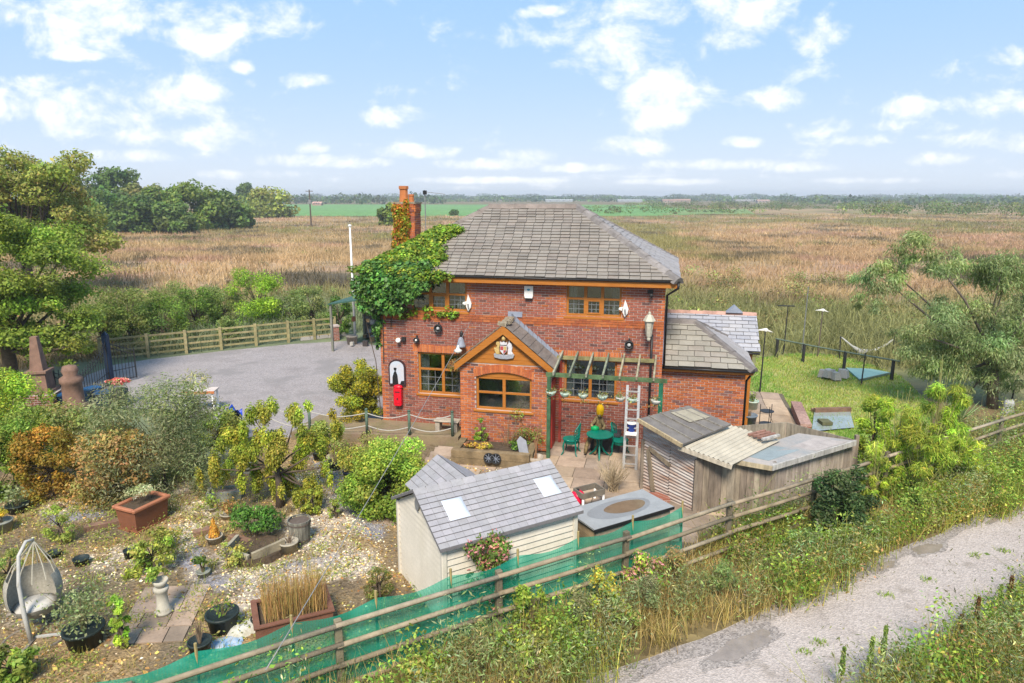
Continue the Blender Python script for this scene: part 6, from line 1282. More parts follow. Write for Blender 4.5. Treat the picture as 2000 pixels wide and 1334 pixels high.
o = empty('pale_table', G(395, 800), .1, 'pale folding table top showing above the grey-green shrub', 'table'); MB().span((-.55, -.3, .7), (.55, .3, .74)).build('top', mat('pale_top', (.55, .47, .42), .7, .2, 4), o); [MB().span((x - .03, y - .03, 0), (x + .03, y + .03, .698)).build('leg', WB, o) for x in (-.48, .48) for y in (-.24, .24)]; MB().span((-.57, -.33, .66), (.57, -.302, .75)).build('edge', mat('terracotta'), o)
# red crate items between shed and store
o = empty('wooden_frame', G(1150, 985), .5, 'open wooden box frame on the patio behind the cream shed', 'box'); [MB().beam(a, b, .03, .14, (.17, .15, .12)).build('side', PLANK, o) for a, b in (((-.32, -.2, .35), (.32, -.2, .35)), ((-.32, .2, .35), (.32, .2, .35)), ((-.32, -.2, .35), (-.32, .2, .35)), ((.32, -.2, .35), (.32, .2, .35)))]; [MB().span((x - .02, y - .02, 0), (x + .02, y + .02, .28)).build('leg', PLANK, o) for x in (-.3, .3) for y in (-.18, .18)]
o = empty('red_ball', G(1128, 985), 0, 'shiny red ball beside the cream shed', 'ball'); MB().lathe([(0, 0), (.1, .03), (.17, .1), (.19, .19), (.17, .28), (.1, .35), (0, .38)], 14).build('ball', mat('red_gloss', (.6, .01, .05), .25, .1, 4, bump=0), o, True); MB().lathe([(0.04, .36), (.04, .4), (0, .41)], 8).build('valve', BLACK, o)
# iron gates, blue posts and brick pillars at the left -----------------------
BLUE = mat('blue_iron', (.01, .03, .075), .45, .3, 8, bump=0)
def gate(p, d, n, w, hfun, lab):
    o = empty('iron_gate', p, math.atan2(d.y, d.x), lab, 'gate', 'iron gate leaves of the yard')
    for k in range(n + 1):
        x = w * k / n; h = hfun(k / n); b_ = MB().tube([(x, 0, .08), (x, 0, h)], .013 if 0 < k < n else .03, 5).build('bar', CAST, o)
        MB().lathe([(.0, h + .1), (.022, h + .03), (.0, h)], 5, (x, 0, 0)).build('spike', CAST, b_)
    for f_ in (lambda t: .12, lambda t: .55, lambda t: hfun(t) - .08, lambda t: hfun(t) - .24): MB().tube([(w * i / 12, 0, f_(i / 12)) for i in range(13)], .017, 5).build('rail', CAST, o)
gp0, gp1, gp2 = G(160, 800), G(217, 752), G(262, 742)
gate(gp0, (gp1 - gp0).normalized(), 12, (gp1 - gp0).length - .1, lambda t: 1.25 + .55 * t ** 2, 'black iron gate leaf sweeping up to the tall blue post')
gate(gp1 + (gp2 - gp1).normalized() * .12, (gp2 - gp1).normalized(), 7, (gp2 - gp1).length, lambda t: 1.75 - .45 * t, 'narrow black iron gate leaf right of the tall blue post')
gate(G(116, 805), Vector((1, .1, 0)), 4, .62, lambda t: 1.5 - .2 * t, 'short black railing left of the nearer brick pillar')
o = empty('blue_gate_post', gp1, 0, 'tall dark blue square post between the gate leaves', 'gate post'); MB().span((-.1, -.1, 0), (.1, .1, 2.0)).build('shaft', BLUE, o); MB().lathe([(.13, 2.0), (.13, 2.05), (.0, 2.2)], 4, M=Matrix.Rotation(R(45), 3, 'Z')).build('cap', BLUE, o)
PBK = mat('old_red_stone', (.25, .15, .11), .95, .4, 5, bump=.5)
o = empty('gate_pier', G(150, 822), .2, 'nearer rounded stone gate pier with a bulbous finial', 'pier'); MB().box((0, 0, .25), (.95, .95, .5)).build('plinth', PBK, o, bevel=.03); MB().lathe([(.42, .5), (.44, .56), (.36, .62), (.32, .66), (.30, 1.3), (.35, 1.36), (.34, 1.5), (.2, 1.6), (.26, 1.75), (.2, 1.9), (0, 1.95)], 16).build('shaft', PBK, o, True)
o = empty('gate_pier', G(90, 815), .2, 'taller stepped brick gate pier with a tapering top', 'pier'); MB().box((0, 0, .45), (1.0, 1.0, .9)).build('plinth', BRICKPAT, o); MB().box((0, 0, .95), (.8, .8, .1)).build('step', PBK, o); MB().box((0, 0, 1.3), (.62, .62, .6), taper=.85).build('shaft', PBK, o); MB().box((0, 0, 1.64), (.66, .66, .08)).build('moulding', PBK, o); MB().box((0, 0, 2.25), (.4, .4, 1.14), taper=.5).build('obelisk', PBK, o)
for px, py, lab in ((127, 812, 'blue wheeled bin beside the left gate railing'), (186, 800, 'blue wheeled bin behind the grey-green shrub'), (205, 808, 'second blue bin right behind the shrub')):
    o = empty('blue_bin', G(px, py), .3 + rg.random(), lab, 'bin'); MB().box((0, 0, .4), (.4, .42, .72), taper=1.12).build('body', BLUE, o); MB().box((0, 0, .79), (.48, .5, .06)).build('lid', mat('bin_lid', (.02, .09, .22), .4), o); [MB().tube([(x, .27, .1), (x + .04, .27, .1)], .1, 10).build('wheel', BLACK, o) for x in (-.2, .16)]
o = empty('pink_flower_tub', G(236, 792), 0, 'tub overflowing with pink flowers in front of the gate', 'potted plant'); MB().lathe([(.2, 0), (.3, .6), (.27, .6)], 14).build('tub', BLACKPOT, o, True); bush(o, (0, 0, .85), (.45, .35, .18), 700, .08, [(.55, .16, .22), (.6, .3, .33), (.5, .1, .14), (.12, .18, .05)], 9, .8)
# pond, low wall and lawn things on the right ------------------------------------
pp = [G(1585, 846), G(1668, 838), G(1660, 806), G(1590, 808)]
sheet('pond', pp, .06, mat('pond_water', (.27, .31, .30), .12, .2, 2, bump=.05, spec=.5), 'small rectangular pond with pale still water')
o = empty('pond_edging', pp[3], 0, 'brown timber edging along the back of the pond', 'edging'); MB().beam((0, 0, .1), pp[2] - pp[3] + Vector((0, .0, .1)), .14, .2, (.2, .12, .08)).build('sleeper', PLANK, o); MB().beam((0, .2, .06), pp[2] - pp[3] + Vector((-.3, .2, .06)), .14, .12, (.23, .15, .1)).build('sleeper', PLANK, o)
o = MB().box((0, 0, .07), (.34, .4, .1), (.1, .1, .05)).build('pond_box', PLANK); o.location = G(1611, 828, .06); tag(o, 'small dark box set in the pond', 'box')
wa_, wb_ = G(1553, 803), G(1573, 850)
o = empty('low_brick_wall', wa_, 0, 'low brick wall between the slab path and the pond', 'wall'); d_ = (wb_ - wa_); MB().beam((0, 0, .15), d_ + Vector((0, 0, .15)), .3, .3).build('wall', BRICKPAT, o)
for k in range(7): p = d_ * ((k + .5) / 7); MB().box(p + Vector((0, 0, .33)), (.34, d_.length / 7 - .015, .06), jcol([(.33, .2, .17), (.37, .24, .2)]), Matrix.Rotation(math.atan2(d_.y, d_.x) - R(90), 3, 'Z')).build('coping_brick', WB, o)
def lpole(px, py, top, lab, tee=None, m=CAST, nm='garden_pole'):
    p = G(px, py); h = height_at(top, p.y); o = empty(nm, p, 0, lab, 'pole'); MB().tube([(0, 0, 0), (.03, 0, h)], [.035, .022], 6).build('shaft', m, o)
    if tee == 'bar': MB().beam((-.45, 0, h), (.35, 0, h - .02), .05, .05).build('crossbar', m, o)
    elif tee == 'bird': MB().lathe([(0, -.05), (.1, 0), (.06, .08), (0, .1)], 8, (.05, 0, h), sy=.5).build('ornament', WHITE_P, o, True); MB().prism([(-.35, .02), (0, .0), (.3, -.06), (0, .1)][::-1], -.02, .02).build('wings', WHITE_P, o, False, (0.03, 0, h))
    return o
lpole(1530, 692, 597, 'dark metal pole with a flat crossbar behind the lawn', 'bar'); lpole(1597, 696, 607, 'rusty pole topped by a white bird ornament behind the lawn', 'bird', mat('rust')); lpole(1484, 766, 646, 'thin black pole with a white bird ornament at the end of the path', 'bird'); lpole(1682, 752, 690, 'short dark metal rod standing in the lawn', None); lpole(1566, 690, 560, 'pale slim pole rising out of the heath grass', None, STEEL)
la, lb = G(1512, 696), G(1752, 745)
o = empty('low_rail_fence', la, 0, 'low dark tubular rail fence behind the lawn', 'fence'); MB().tube([Vector((0, 0, .85)), (lb - la) * .5 + Vector((0, 0, .82)), (lb - la) + Vector((0, 0, .85))], .035, 6).build('rail', mat('green_rail', (.12, .16, .12), .7), o); [MB().span(((lb - la) * t - Vector((.05, .05, 0))), ((lb - la) * t + Vector((.05, .05, .85)))).build('post', CAST, o) for t in (.02, .26, .6, .96)]
o = empty('pale_tarpaulin', G(1690, 738), 0, 'pale turquoise sheet spread on the far side of the lawn', 'tarpaulin'); P = [G(1652, 722) , G(1680, 746), G(1742, 732), G(1700, 724)]; mb = MB(); mb.poly([p - G(1690, 738) + Vector((0, 0, .03)) for p in P] + [p - G(1690, 738) + Vector((0, 0, .09)) for p in P], [(4, 5, 6, 7), (0, 1, 5, 4), (1, 2, 6, 5), (2, 3, 7, 6), (3, 0, 4, 7)]); mb.build('sheet', mat('turquoise_sheet', (.24, .40, .36), .6, .15, 2), o); MB().beam(P[1] - G(1690, 738) + Vector((0, 0, .1)), P[2] - G(1690, 738) + Vector((0, 0, .1)), .06, .04).build('hem', mat('green_rail'), o)
o = empty('stone_heap', G(1635, 742), 0, 'grey stones heaped on the lawn beside the turquoise sheet', 'stones')
for k in range(9): MB().box((rg.uniform(-.5, .5), rg.uniform(-.2, .3), .15 + rg.random() * .15), (.2 + rg.random() * .25, .3, .3), jcol([(.35, .34, .32), (.28, .27, .26)]), Matrix.Rotation(rg.random() * 3, 3, 'Z'), .7).build('stone', STONE_A, o)
o = empty('hammock', G(1690, 700), 0, 'pale hammock on a stand at the edge of the heath', 'hammock'); MB().tube([(-1.2, 0, 1.0), (-.7, 0, .6), (-.3, 0, .32), (.3, 0, .3), (.75, 0, .55), (1.2, 0, .9)], [.03, .05, .14, .14, .05, .03], 8).build('bed', mat('hammock_cloth', (.4, .4, .38), .9), o, True); [MB().tube([(x, 0, 0), (x * 1.05, 0, 1.05)], .03, 6).build('stand', CAST, o) for x in (-1.2, 1.2)]
o = empty('stone_owl', G(1965, 826), 0, 'grey stone owl figure beside the willow trunk', 'statue'); MB().lathe([(.16, 0), (.2, .15), (.22, .35), (.17, .5), (.14, .55), (.17, .65), (.13, .78), (0, .8)], 12, sy=.8).build('body', mat('grey_statue', (.38, .38, .38), .9, .3, 10, bump=.4), o, True); [MB().lathe([(.04, 0), (0, .1)], 6, (x, 0, .74)).build('ear', mat('grey_statue'), o) for x in (-.09, .09)]
fa_, fb_ = G(1975, 790), G(2080, 800)
o = empty('dark_rail', fa_, 0, 'dark metal rail at the right edge behind the willow', 'rail'); MB().tube([(0, 0, 0), (.02, 0, .9), (2.2, -.2, .85)], .035, 6).build('rail', CAST, o); MB().tube([(1.6, -.15, 0), (1.6, -.15, .86)], .03, 6).build('post', CAST, o)
o = empty('iron_etagere', HP(11.95, 1.6, .03), 0, 'black wrought iron plant stand at the end of the house', 'plant stand'); [MB().lathe([(.2, z), (.21, z + .02)], 12).build('shelf', CAST, o) for z in (.1, .5, .9)]; [MB().tube([(.2 * math.cos(a), .2 * math.sin(a), 0), (.2 * math.cos(a), .2 * math.sin(a), 1.1)], .012, 5).build('leg', CAST, o) for a in (.5, 2.6, 4.7)]
# ------------------------------------------------------------------ trees and plants
rv = np.random.default_rng(2024)
def tree(name, base, lab, clumps, n, size, pal, trunk_h=1.5, trunk_r=.15, bark=BARK, aspect=.55, up=.45, droop=0., shell=.4, limbs=True, limb_n=99, cat='tree', group=None, lean=(0, 0), m=LEAF, cj=.16, jit=.18):
    """clumps are world-space offsets from the base"""
    o = empty(name, base, 0, lab, cat, group); mb = MB(); top = Vector((lean[0], lean[1], trunk_h))
    mb.tube([(0, 0, -.1), tuple(top * .5 + Vector((.03, .02, 0))), tuple(top)], [trunk_r * 1.25, trunk_r, trunk_r * .8], 8)
    if limbs:
        for c in clumps[:: max(1, len(clumps) // limb_n)]:
            c_ = Vector(c[:3]); st = top * (.6 + .4 * rv.random()); mid = st.lerp(c_, .5) + Vector(rv.normal(0, .06, 3)) * c_.length * .5
            mb.tube([st, mid, c_], [trunk_r * .42, trunk_r * .26, trunk_r * .1], 5)
    mb.build('trunk', bark, o, True)
    V_, C_ = crown(rv, clumps, n, size, pal, aspect, shell, up, cj, droop, jit); quads('crown', V_, C_, m, o)
    return o
def ell(c, r, k, cr=.34, low=-.5): return shrub_clumps(rv, c, r, k, cr, .85, low)
# near left broadleaf tree
b0 = G(26, 764)
cl = ell((.3, .3, 4.9), (3.1, 2.6, 2.4), 60, .24, -.9) + ell((.9, .2, 2.9), (2.9, 2.2, 1.7), 44, .23, -.9) + ell((-1.8, 0, 3.8), (2.6, 2.4, 2.9), 24, .26, -.9) + ell((2.2, -.3, 1.7), (1.6, 1.2, .9), 14, .3, -.9)
tree('broadleaf_tree', b0, 'large leafy green tree at the left edge behind the gate piers', cl, 84000, .115, [(.12, .18, .035), (.15, .21, .04), (.19, .25, .05), (.10, .15, .035)], 2.4, .24, BARK, aspect=.55, limb_n=26, shell=.1)
# tall tree at the far left edge
p = Vector((-37, 52, 0)); tree('ash_tree', p, 'tall thinning yellow-green tree at the far left edge', ell((1.2, 0, 7.8), (5.2, 4, 3.8), 44, .22) + ell((4.5, 0, 5.0), (3, 3, 2.6), 14, .3) + ell((1, 0, 4), (6, 3, 3), 20, .3), 30000, .24, [(.17, .20, .055), (.21, .23, .065), (.14, .18, .05), (.20, .18, .07)], 4, .35)
# copse behind: (px centre, top row, distance, half width px, palette, label)
WOODPAL = {0: [(.075, .125, .04), (.095, .15, .045), (.06, .10, .035)], 1: [(.115, .165, .04), (.14, .185, .05), (.09, .14, .04)], 2: [(.13, .155, .06), (.16, .175, .08), (.11, .13, .055)], 3: [(.18, .21, .06), (.21, .24, .07), (.15, .18, .055)]}
copse = [(120, 335, 150, 70, 2, 'pale grey-green tree just right of the far-left ash'), (165, 340, 165, 60, 0, 'dark tree behind the pale one in the left copse'), (238, 328, 172, 46, 0, 'tallest dark tree on the skyline of the left copse'), (285, 350, 165, 40, 2, 'thin brownish tree right of the tallest one in the copse'),
         (205, 372, 140, 62, 0, 'broad dark bush low in the middle of the copse'), (150, 395, 120, 60, 1, 'low green bush at the foot of the copse beside the big tree'), (260, 385, 140, 52, 0, 'low dark bush in front of the brownish copse tree'), (320, 372, 150, 50, 1, 'rounded green tree in the middle of the copse edge'),
         (382, 360, 155, 56, 1, 'large domed green tree near the right end of the copse'), (435, 378, 160, 46, 0, 'dark sloping tree ending the copse on the right'), (468, 408, 165, 26, 1, 'small bush trailing off the right end of the copse'), (345, 400, 140, 40, 0, 'dark low bush at the front edge of the copse'), (90, 372, 95, 60, 0, 'dark green tree half hidden behind the big left tree')]
for px, top, D, hw, pl, lab in copse:
    X = (px - 1000) / FPX * (D * .978 + 1.4); h = height_at(top, D); r = hw / FPX * D
    tree('copse_tree', (X, D, 0), lab, shrub_body(rv, r, h, 34, .36), 6000, .72 * D / 160, WOODPAL[pl], h * .3, .3, limbs=False, group='trees of the left copse', aspect=.7)
for px, top, D, hw, pl, lab in [(481, 358, 330, 22, 0, 'single dark tree standing clear beyond the copse'), (525, 375, 245, 51, 3, 'wide rounded pale green bush on the heath'), (763, 399, 178, 25, 1, 'round green bush standing alone left of the chimney'), (887, 411, 270, 7, 0, 'tiny dark bush in the green field right of the chimney'), (430, 428, 180, 14, 0, 'small dark bush at the corner of the copse')]:
    X = (px - 1000) / FPX * (D * .978 + 1.4); h = height_at(top, D); r = hw / FPX * D
    tree('lone_tree', (X, D, 0), lab, shrub_body(rv, r, h, 34, .36), 4600, max(.4, .75 * D / 190), WOODPAL[pl], h * .3, .3, limbs=False, aspect=.7)
# shrubs behind the yard fence: (px, base row, top row, half width px, palette, label)
SAL = [(.15, .20, .08), (.18, .23, .10), (.12, .165, .065)]
LIM = [(.17, .29, .03), (.22, .34, .04), (.13, .23, .03)]
for px, pb, pt, hw, pal, nl, lab in [(505, 640, 524, 58, LIM, 6500, 'bright lime-green rounded shrub behind the yard fence'), (440, 640, 560, 44, SAL, 4500, 'grey-green shrub left of the bright lime shrub'), (570, 635, 565, 40, SAL, 4000, 'pale grey-green reedy shrub right of the bright lime shrub'),
        (385, 655, 560, 46, GREENS['mid'], 4500, 'mid-green shrub in the middle of the yard fence hedge'), (320, 672, 575, 60, GREENS['mid'], 5500, 'dark-based green shrub behind the left end of the yard fence'), (255, 680, 565, 60, [(.13, .17, .05), (.16, .19, .07), (.10, .14, .04)], 5000, 'broad yellow-green shrub against the big left tree'), (345, 630, 545, 45, SAL, 3500, 'pale shrub standing behind the hedge on the left'),
        (610, 645, 560, 36, SAL, 3000, 'faint grey-green shrub left of the flag pole'), (665, 655, 578, 26, [(.06, .12, .025), (.08, .15, .03)], 2600, 'dark glossy shrub at the foot of the flag pole'), (450, 668, 620, 30, SAL, 2200, 'low grey shrub just behind the fence rails'), (205, 690, 590, 50, [(.10, .15, .04), (.13, .17, .05)], 4200, 'leafy shrub filling the gap behind the gate')]:
    p = G(px, pb); h = height_at(pt, p.y); r = hw / FPX * p.y; tree('hedge_shrub', p, lab, shrub_body(rv, r, h, 30), int(nl * 1.5), .11, pal, h * .4, .06, limbs=True, cat='shrub', group='shrubs behind the yard fence', aspect=.4)
# willow on the right
wb_ = G(1938, 796); wc = []
for px, py, dY, r in [(1795, 470, 0, .62), (1760, 490, .4, .6), (1820, 500, -.3, .6), (1725, 520, .3, .5), (1690, 545, .2, .55), (1720, 565, 0, .6), (1755, 545, .2, .5), (1680, 580, .1, .4), (1850, 530, .2, .5), (1880, 520, .5, .5), (1930, 520, 0, .7), (1975, 510, .2, .75), (1960, 560, -.2, .8), (2010, 540, 0, .9), (1900, 600, .2, .75), (1850, 620, -.3, .75), (1810, 650, .2, .8), (1775, 650, .1, .5),
                      (1775, 690, 0, .6), (1840, 680, .3, .9), (1890, 670, -.4, .9), (1940, 640, .2, .9), (1985, 640, 0, .9), (1960, 690, -.4, .9), (1860, 725, .1, .8), (1910, 725, .3, .7), (1800, 725, -.1, .5), (2010, 600, .3, .9), (2000, 700, 0, .8), (1885, 760, .1, .45), (1960, 735, .2, .6), (1830, 600, .3, .5)]:
    Y = wb_.y + dY; c_ = Vector(((px - 1000) / FPX, 0, 0)); q = (667 - py) / FPX; c__, s__ = math.cos(PITCH), math.sin(PITCH); t = Y / (c__ + q * s__); P_ = Vector((c_.x * t, Y, CAM_H + (-s__ + q * c__) * t)) - wb_; wc.append((P_.x, P_.y, P_.z, r * .95, r * .85, r * .62))
wc += [(c[0] + rv.normal(0, .45) * c[3] + .3, c[1] + rv.normal(0, .5), c[2] + rv.normal(0, .35) - .15, c[3] * .7, c[4] * .7, c[5] * .75) for c in wc for _ in range(3)]
tree('willow_tree', wb_, 'windswept grey-green willow leaning left at the right side of the garden', wc, 76000, .13, [(.145, .20, .105), (.18, .235, .135), (.12, .17, .085), (.22, .265, .165)], 2.2, .16, mat('willow_bark', (.16, .13, .10), .9, .4, 9, bump=.5), aspect=.2, up=.3, droop=.9, shell=.02, lean=(-.25, 0), limb_n=10)
# garden shrubs: (name, px, base row, top row, half width, palette, leaves, leaf size, label, aspect)
for nm, px, pb, pt, hw, pal, nl, ls, lab, asp in [
        ('olive_shrub', 322, 955, 735, 140, [(.14, .17, .10), (.18, .21, .13), (.11, .14, .08), (.22, .25, .16)], 30000, .085, 'big feathery grey-green shrub in the middle of the left garden', .25),
        ('golden_maple', 106, 970, 832, 60, [(.22, .135, .025), (.19, .135, .025), (.16, .13, .03), (.25, .155, .035)], 11000, .07, 'golden orange maple in layered tiers on the left', .5),
        ('russet_shrub', 228, 980, 835, 92, [(.28, .2, .1), (.31, .2, .1), (.24, .21, .09), (.2, .2, .08), (.33, .22, .09)], 8500, .07, 'loose russet and yellow shrub between the maple and the grey shrub', .6),
        ('laurel_shrub', 38, 870, 725, 84, [(.15, .23, .03), (.20, .28, .04), (.11, .18, .03), (.26, .29, .04)], 20000, .07, 'yellow-green shrub at the left edge below the big tree', .5),
        ('privet_shrub', 30, 960, 815, 80, [(.14, .21, .04), (.18, .25, .06), (.10, .17, .03)], 17000, .07, 'light green shrub at the left edge above the dark pot', .5),
        ('spotted_shrub', 140, 890, 800, 80, [(.13, .16, .06), (.17, .2, .08), (.2, .17, .08)], 7000, .08, 'small mixed shrub below the gate piers', .5),
        ('leafy_shrub', 760, 1000, 862, 88, [(.15, .23, .045), (.20, .28, .06), (.11, .17, .035), (.24, .27, .06)], 26000, .06, 'light green leafy shrub between the terrace and the cream shed', .6),
        ('golden_shrub', 700, 830, 696, 56, [(.28, .26, .03), (.34, .30, .035), (.18, .20, .03), (.12, .15, .03)], 22000, .065, 'golden yellow shrub at the left corner of the house', .5),
        ('hebe_shrub', 70, 905, 800, 60, [(.16, .22, .05), (.21, .26, .06), (.12, .18, .04)], 6000, .08, 'light green shrub between the maple and the left edge', .45),
        ('bay_shrub', 190, 890, 810, 55, [(.12, .16, .06), (.16, .19, .08), (.10, .13, .05)], 5000, .08, 'grey shrub behind the russet one', .35),
        ('elder_shrub', 430, 880, 800, 55, [(.15, .20, .05), (.20, .24, .06), (.12, .16, .04)], 6000, .08, 'olive shrub between the big grey shrub and the hazel', .45),
        ('sage_shrub', 640, 890, 820, 40, [(.18, .24, .06), (.22, .27, .08)], 2600, .07, 'pale leafy shrub beside the rope fence', .45),
        ('terrace_weeds', 700, 905, 850, 60, [(.19, .25, .07), (.24, .28, .1), (.25, .2, .1)], 2600, .07, 'thin pale weeds along the foot of the terrace', .4),
        ('seedling', 655, 1015, 965, 14, [(.2, .27, .07), (.24, .3, .08)], 400, .05, 'pale seedling on the slate path left of the cream shed', .5),
        ('ground_cover', 445, 1105, 1065, 34, [(.19, .23, .07), (.25, .24, .08)], 1200, .05, 'low yellowish ground cover before the stone planter', .5),
        ('young_ash', 120, 1060, 985, 30, [(.17, .22, .06), (.22, .26, .07)], 900, .06, 'thin green sapling in the litter left of the trough', .45),
        ('salvia', 20, 1150, 1075, 34, [(.16, .21, .07), (.2, .24, .09)], 1300, .06, 'grey-green clump beside the hanging chair', .35),
        ('bergenia', 330, 1075, 1035, 34, [(.2, .25, .07), (.25, .27, .09), (.3, .24, .1)], 1000, .055, 'straggly plant in front of the terracotta trough', .45),
        ('ragged_shrub', 610, 1010, 930, 20, [(.18, .22, .05), (.24, .26, .06)], 700, .06, 'thin leafy stems on the white stones by the barrel', .5),
        ('fern_shrub', 300, 1120, 1040, 46, [(.20, .26, .06), (.26, .30, .08), (.16, .2, .05)], 1500, .07, 'thin yellow-green shrub beside the pedestal', .5),
        ('young_laurel', 240, 1270, 1155, 24, [(.18, .29, .045), (.24, .35, .06)], 900, .085, 'upright bright green seedling at the edge of the slabs', .6),
        ('corner_weeds', 30, 1334, 1270, 50, [(.16, .23, .05), (.22, .28, .07)], 1500, .08, 'bright green weeds in the lower left corner', .5),
        ('dark_bush', 1640, 1048, 912, 60, [(.035, .07, .03), (.05, .09, .04), (.025, .05, .022), (.07, .10, .05)], 9000, .08, 'dark glossy bush growing through the fence right of the old shed', .4),
        ('bramble_bush', 1700, 905, 770, 36, [(.19, .28, .035), (.25, .33, .05), (.14, .22, .03)], 4500, .09, 'tangled light green bramble at the end of the old shed', .35),
        ('weed_bush', 740, 1175, 1095, 30, [(.12, .16, .05), (.2, .16, .08), (.1, .13, .04)], 1600, .05, 'ragged green and brown weed against the cream shed', .3),
        ('porch_climber', 1030, 880, 800, 42, [(.12, .2, .045), (.18, .16, .07), (.09, .15, .035)], 1600, .06, 'half-dead climber under the porch window', .5),
        ('porch_evergreen', 940, 882, 812, 14, [(.12, .21, .03), (.17, .27, .04)], 700, .06, 'slim green shrub left of the porch window', .5),
        ('euonymus', 960, 1160, 1060, 30, [(.07, .13, .03), (.1, .17, .04), (.40, .18, .22)], 1400, .07, 'rose bush with pink blooms against the side of the cream shed', .5)]:
    p = G(px, pb); h = max(.3, height_at(pt, p.y)); r = hw / FPX * (p.y * .978 + 1.5)
    if nm == 'euonymus': p = FP(-4.45, -.42); h = 1.72; r = .5; nl = 3600
    if nm == 'young_laurel': r = .16
    k = 24 if nl > 3000 else 12
    tree(nm, p, lab, shrub_body(rv, r, h, int(k * 1.5)), int(nl * 1.15), ls, pal, h * .45, .03, BARK, aspect=asp, cat='shrub', cj=.2)
# contorted hazel
hz = G(546, 992); hc = []
for px, py, r, rz in [(520, 800, .28, .25), (560, 815, .25, .22), (500, 830, .2, .3), (600, 850, .3, .25), (625, 800, .18, .15), (645, 850, .2, .3), (580, 880, .35, .25), (530, 880, .35, .3), (480, 880, .3, .25), (445, 850, .25, .25), (425, 900, .2, .3), (405, 935, .16, .3), (500, 930, .22, .3), (560, 930, .25, .35), (600, 935, .2, .3), (620, 965, .14, .25), (580, 970, .16, .2), (455, 905, .2, .2), (545, 850, .3, .2), (650, 905, .14, .25), (520, 955, .15, .25)]:
    q = (667 - py) / FPX; Y = hz.y + rv.uniform(-.5, .5); c__, s__ = math.cos(PITCH), math.sin(PITCH); t = Y / (c__ + q * s__); hc.append(((px - 1000) / FPX * t - hz.x, Y - hz.y, CAM_H + (-s__ + q * c__) * t, r * 1.15, r * 1.05, rz * 1.25))
hc2 = []
for c in hc:
    for _ in range(4): hc2.append((c[0] + rv.normal(0, .2), c[1] + rv.normal(0, .2), c[2] + rv.normal(0, .14) - .05, c[3] * .55, c[4] * .55, c[5] * .85))
tree('contorted_hazel', hz, 'weeping contorted hazel with twisted grey limbs in the garden centre', hc2, 44000, .062, [(.19, .22, .035), (.24, .27, .045), (.15, .19, .03), (.28, .27, .05)], 1.15, .085, BARK, aspect=.5, droop=.7, cj=.24, shell=.05, limb_n=11)
# bare pale twiggy bush
db = G(1197, 962); o = empty('dead_bush', db, 0, 'bare straw-coloured twiggy bush on the patio by the old shed', 'bush'); mb = MB()
for k in range(120):
    a = rv.random() * 6.28; s = .5 * rv.random() ** .6; tp = (s * math.cos(a), s * math.sin(a), .55 + .5 * rv.random() * (1 - s)); st = (.06 * math.cos(a * 3), .05 * math.sin(a * 3), .35 * rv.random())
    mb.tube([st, tuple((np.array(st) + tp) / 2 + rv.normal(0, .04, 3)), tp], [.010, .007, .003], 3)
for x in (-.12, .12): mb.tube([(x, 0, 0), (x * .7, 0, .5)], .018, 5)
mb.build('twigs', mat('straw_twig', (.42, .33, .21), .9, .3, 9), o)
# yucca, bamboo
yp = G(1872, 832); o = empty('yucca', yp, 0, 'spiky grey-green yucca under the willow', 'plant'); n = 130; a = rv.random(n) * 6.28; el = rv.uniform(.15, 1.45, n); d = np.stack([np.cos(a) * np.cos(el), np.sin(a) * np.cos(el), np.sin(el)], 1); L_ = .75 + .3 * rv.random(n); P = d * L_[:, None] * .5 + [0, 0, .15]; V_, C_ = leaves(rv, P, np.stack([-np.cos(a) * np.sin(el), -np.sin(a) * np.sin(el), np.cos(el)], 1), L_, pick(rv, [(.17, .24, .15), (.22, .28, .19), (.13, .2, .11)], n), .055, along=d, jit=.05); quads('leaves', V_, C_, LEAF, o)
BAMB = [(.19, .28, .04), (.24, .32, .05), (.15, .23, .035), (.28, .31, .06)]
for px, pb, pt, hw, n, lab in [(1818, 925, 718, 56, 7500, 'tallest plume of yellow-green bamboo before the willow'), (1742, 960, 775, 64, 7000, 'leafy bamboo clump just right of the old shed'), (1790, 985, 840, 60, 5500, 'low arching bamboo clump at the fence'), (1865, 960, 845, 52, 4200, 'ragged bamboo clump with brown stems by the right fence'), (1700, 990, 870, 34, 2600, 'short bamboo sprouts at the corner of the old shed')]:
    p = G(px, pb); h = height_at(pt, p.y); r = hw / FPX * p.y; o = empty('bamboo', p, 0, lab, 'bamboo', 'bamboo by the right fence'); stalks(o, 22, h, r * .8, (.30, .29, .10), .012, name='canes')
    K = shrub_body(rv, r, h, 30, .3); V_, C_ = crown(rv, K, int(n * 1.3), .13, BAMB, .13, .3, .5, .18, .5); quads('leaves', V_, C_, LEAF, o)
# creeper on the house --------------------------------------------------
iv = empty('virginia_creeper', HP(-.2, -.5, 0), -HA, 'thick green creeper spilling over the roof and upper left corner', 'creeper')
def loc(c): return (c[0] + .2, c[1] + .5, c[2], *c[3:])
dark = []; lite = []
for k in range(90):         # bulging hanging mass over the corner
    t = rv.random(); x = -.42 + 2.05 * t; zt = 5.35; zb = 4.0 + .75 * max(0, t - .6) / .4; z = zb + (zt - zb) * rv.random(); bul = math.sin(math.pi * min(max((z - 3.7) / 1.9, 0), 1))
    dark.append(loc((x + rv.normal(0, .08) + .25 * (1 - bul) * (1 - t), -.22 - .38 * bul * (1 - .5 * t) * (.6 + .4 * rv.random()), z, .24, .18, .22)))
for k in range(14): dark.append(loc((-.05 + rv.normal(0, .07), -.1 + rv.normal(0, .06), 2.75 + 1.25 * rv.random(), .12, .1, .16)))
for k in range(24): dark.append(loc((-.38 + rv.normal(0, .12), .1 + 1.8 * rv.random(), 4.3 + .9 * rv.random(), .25, .3, .28)))
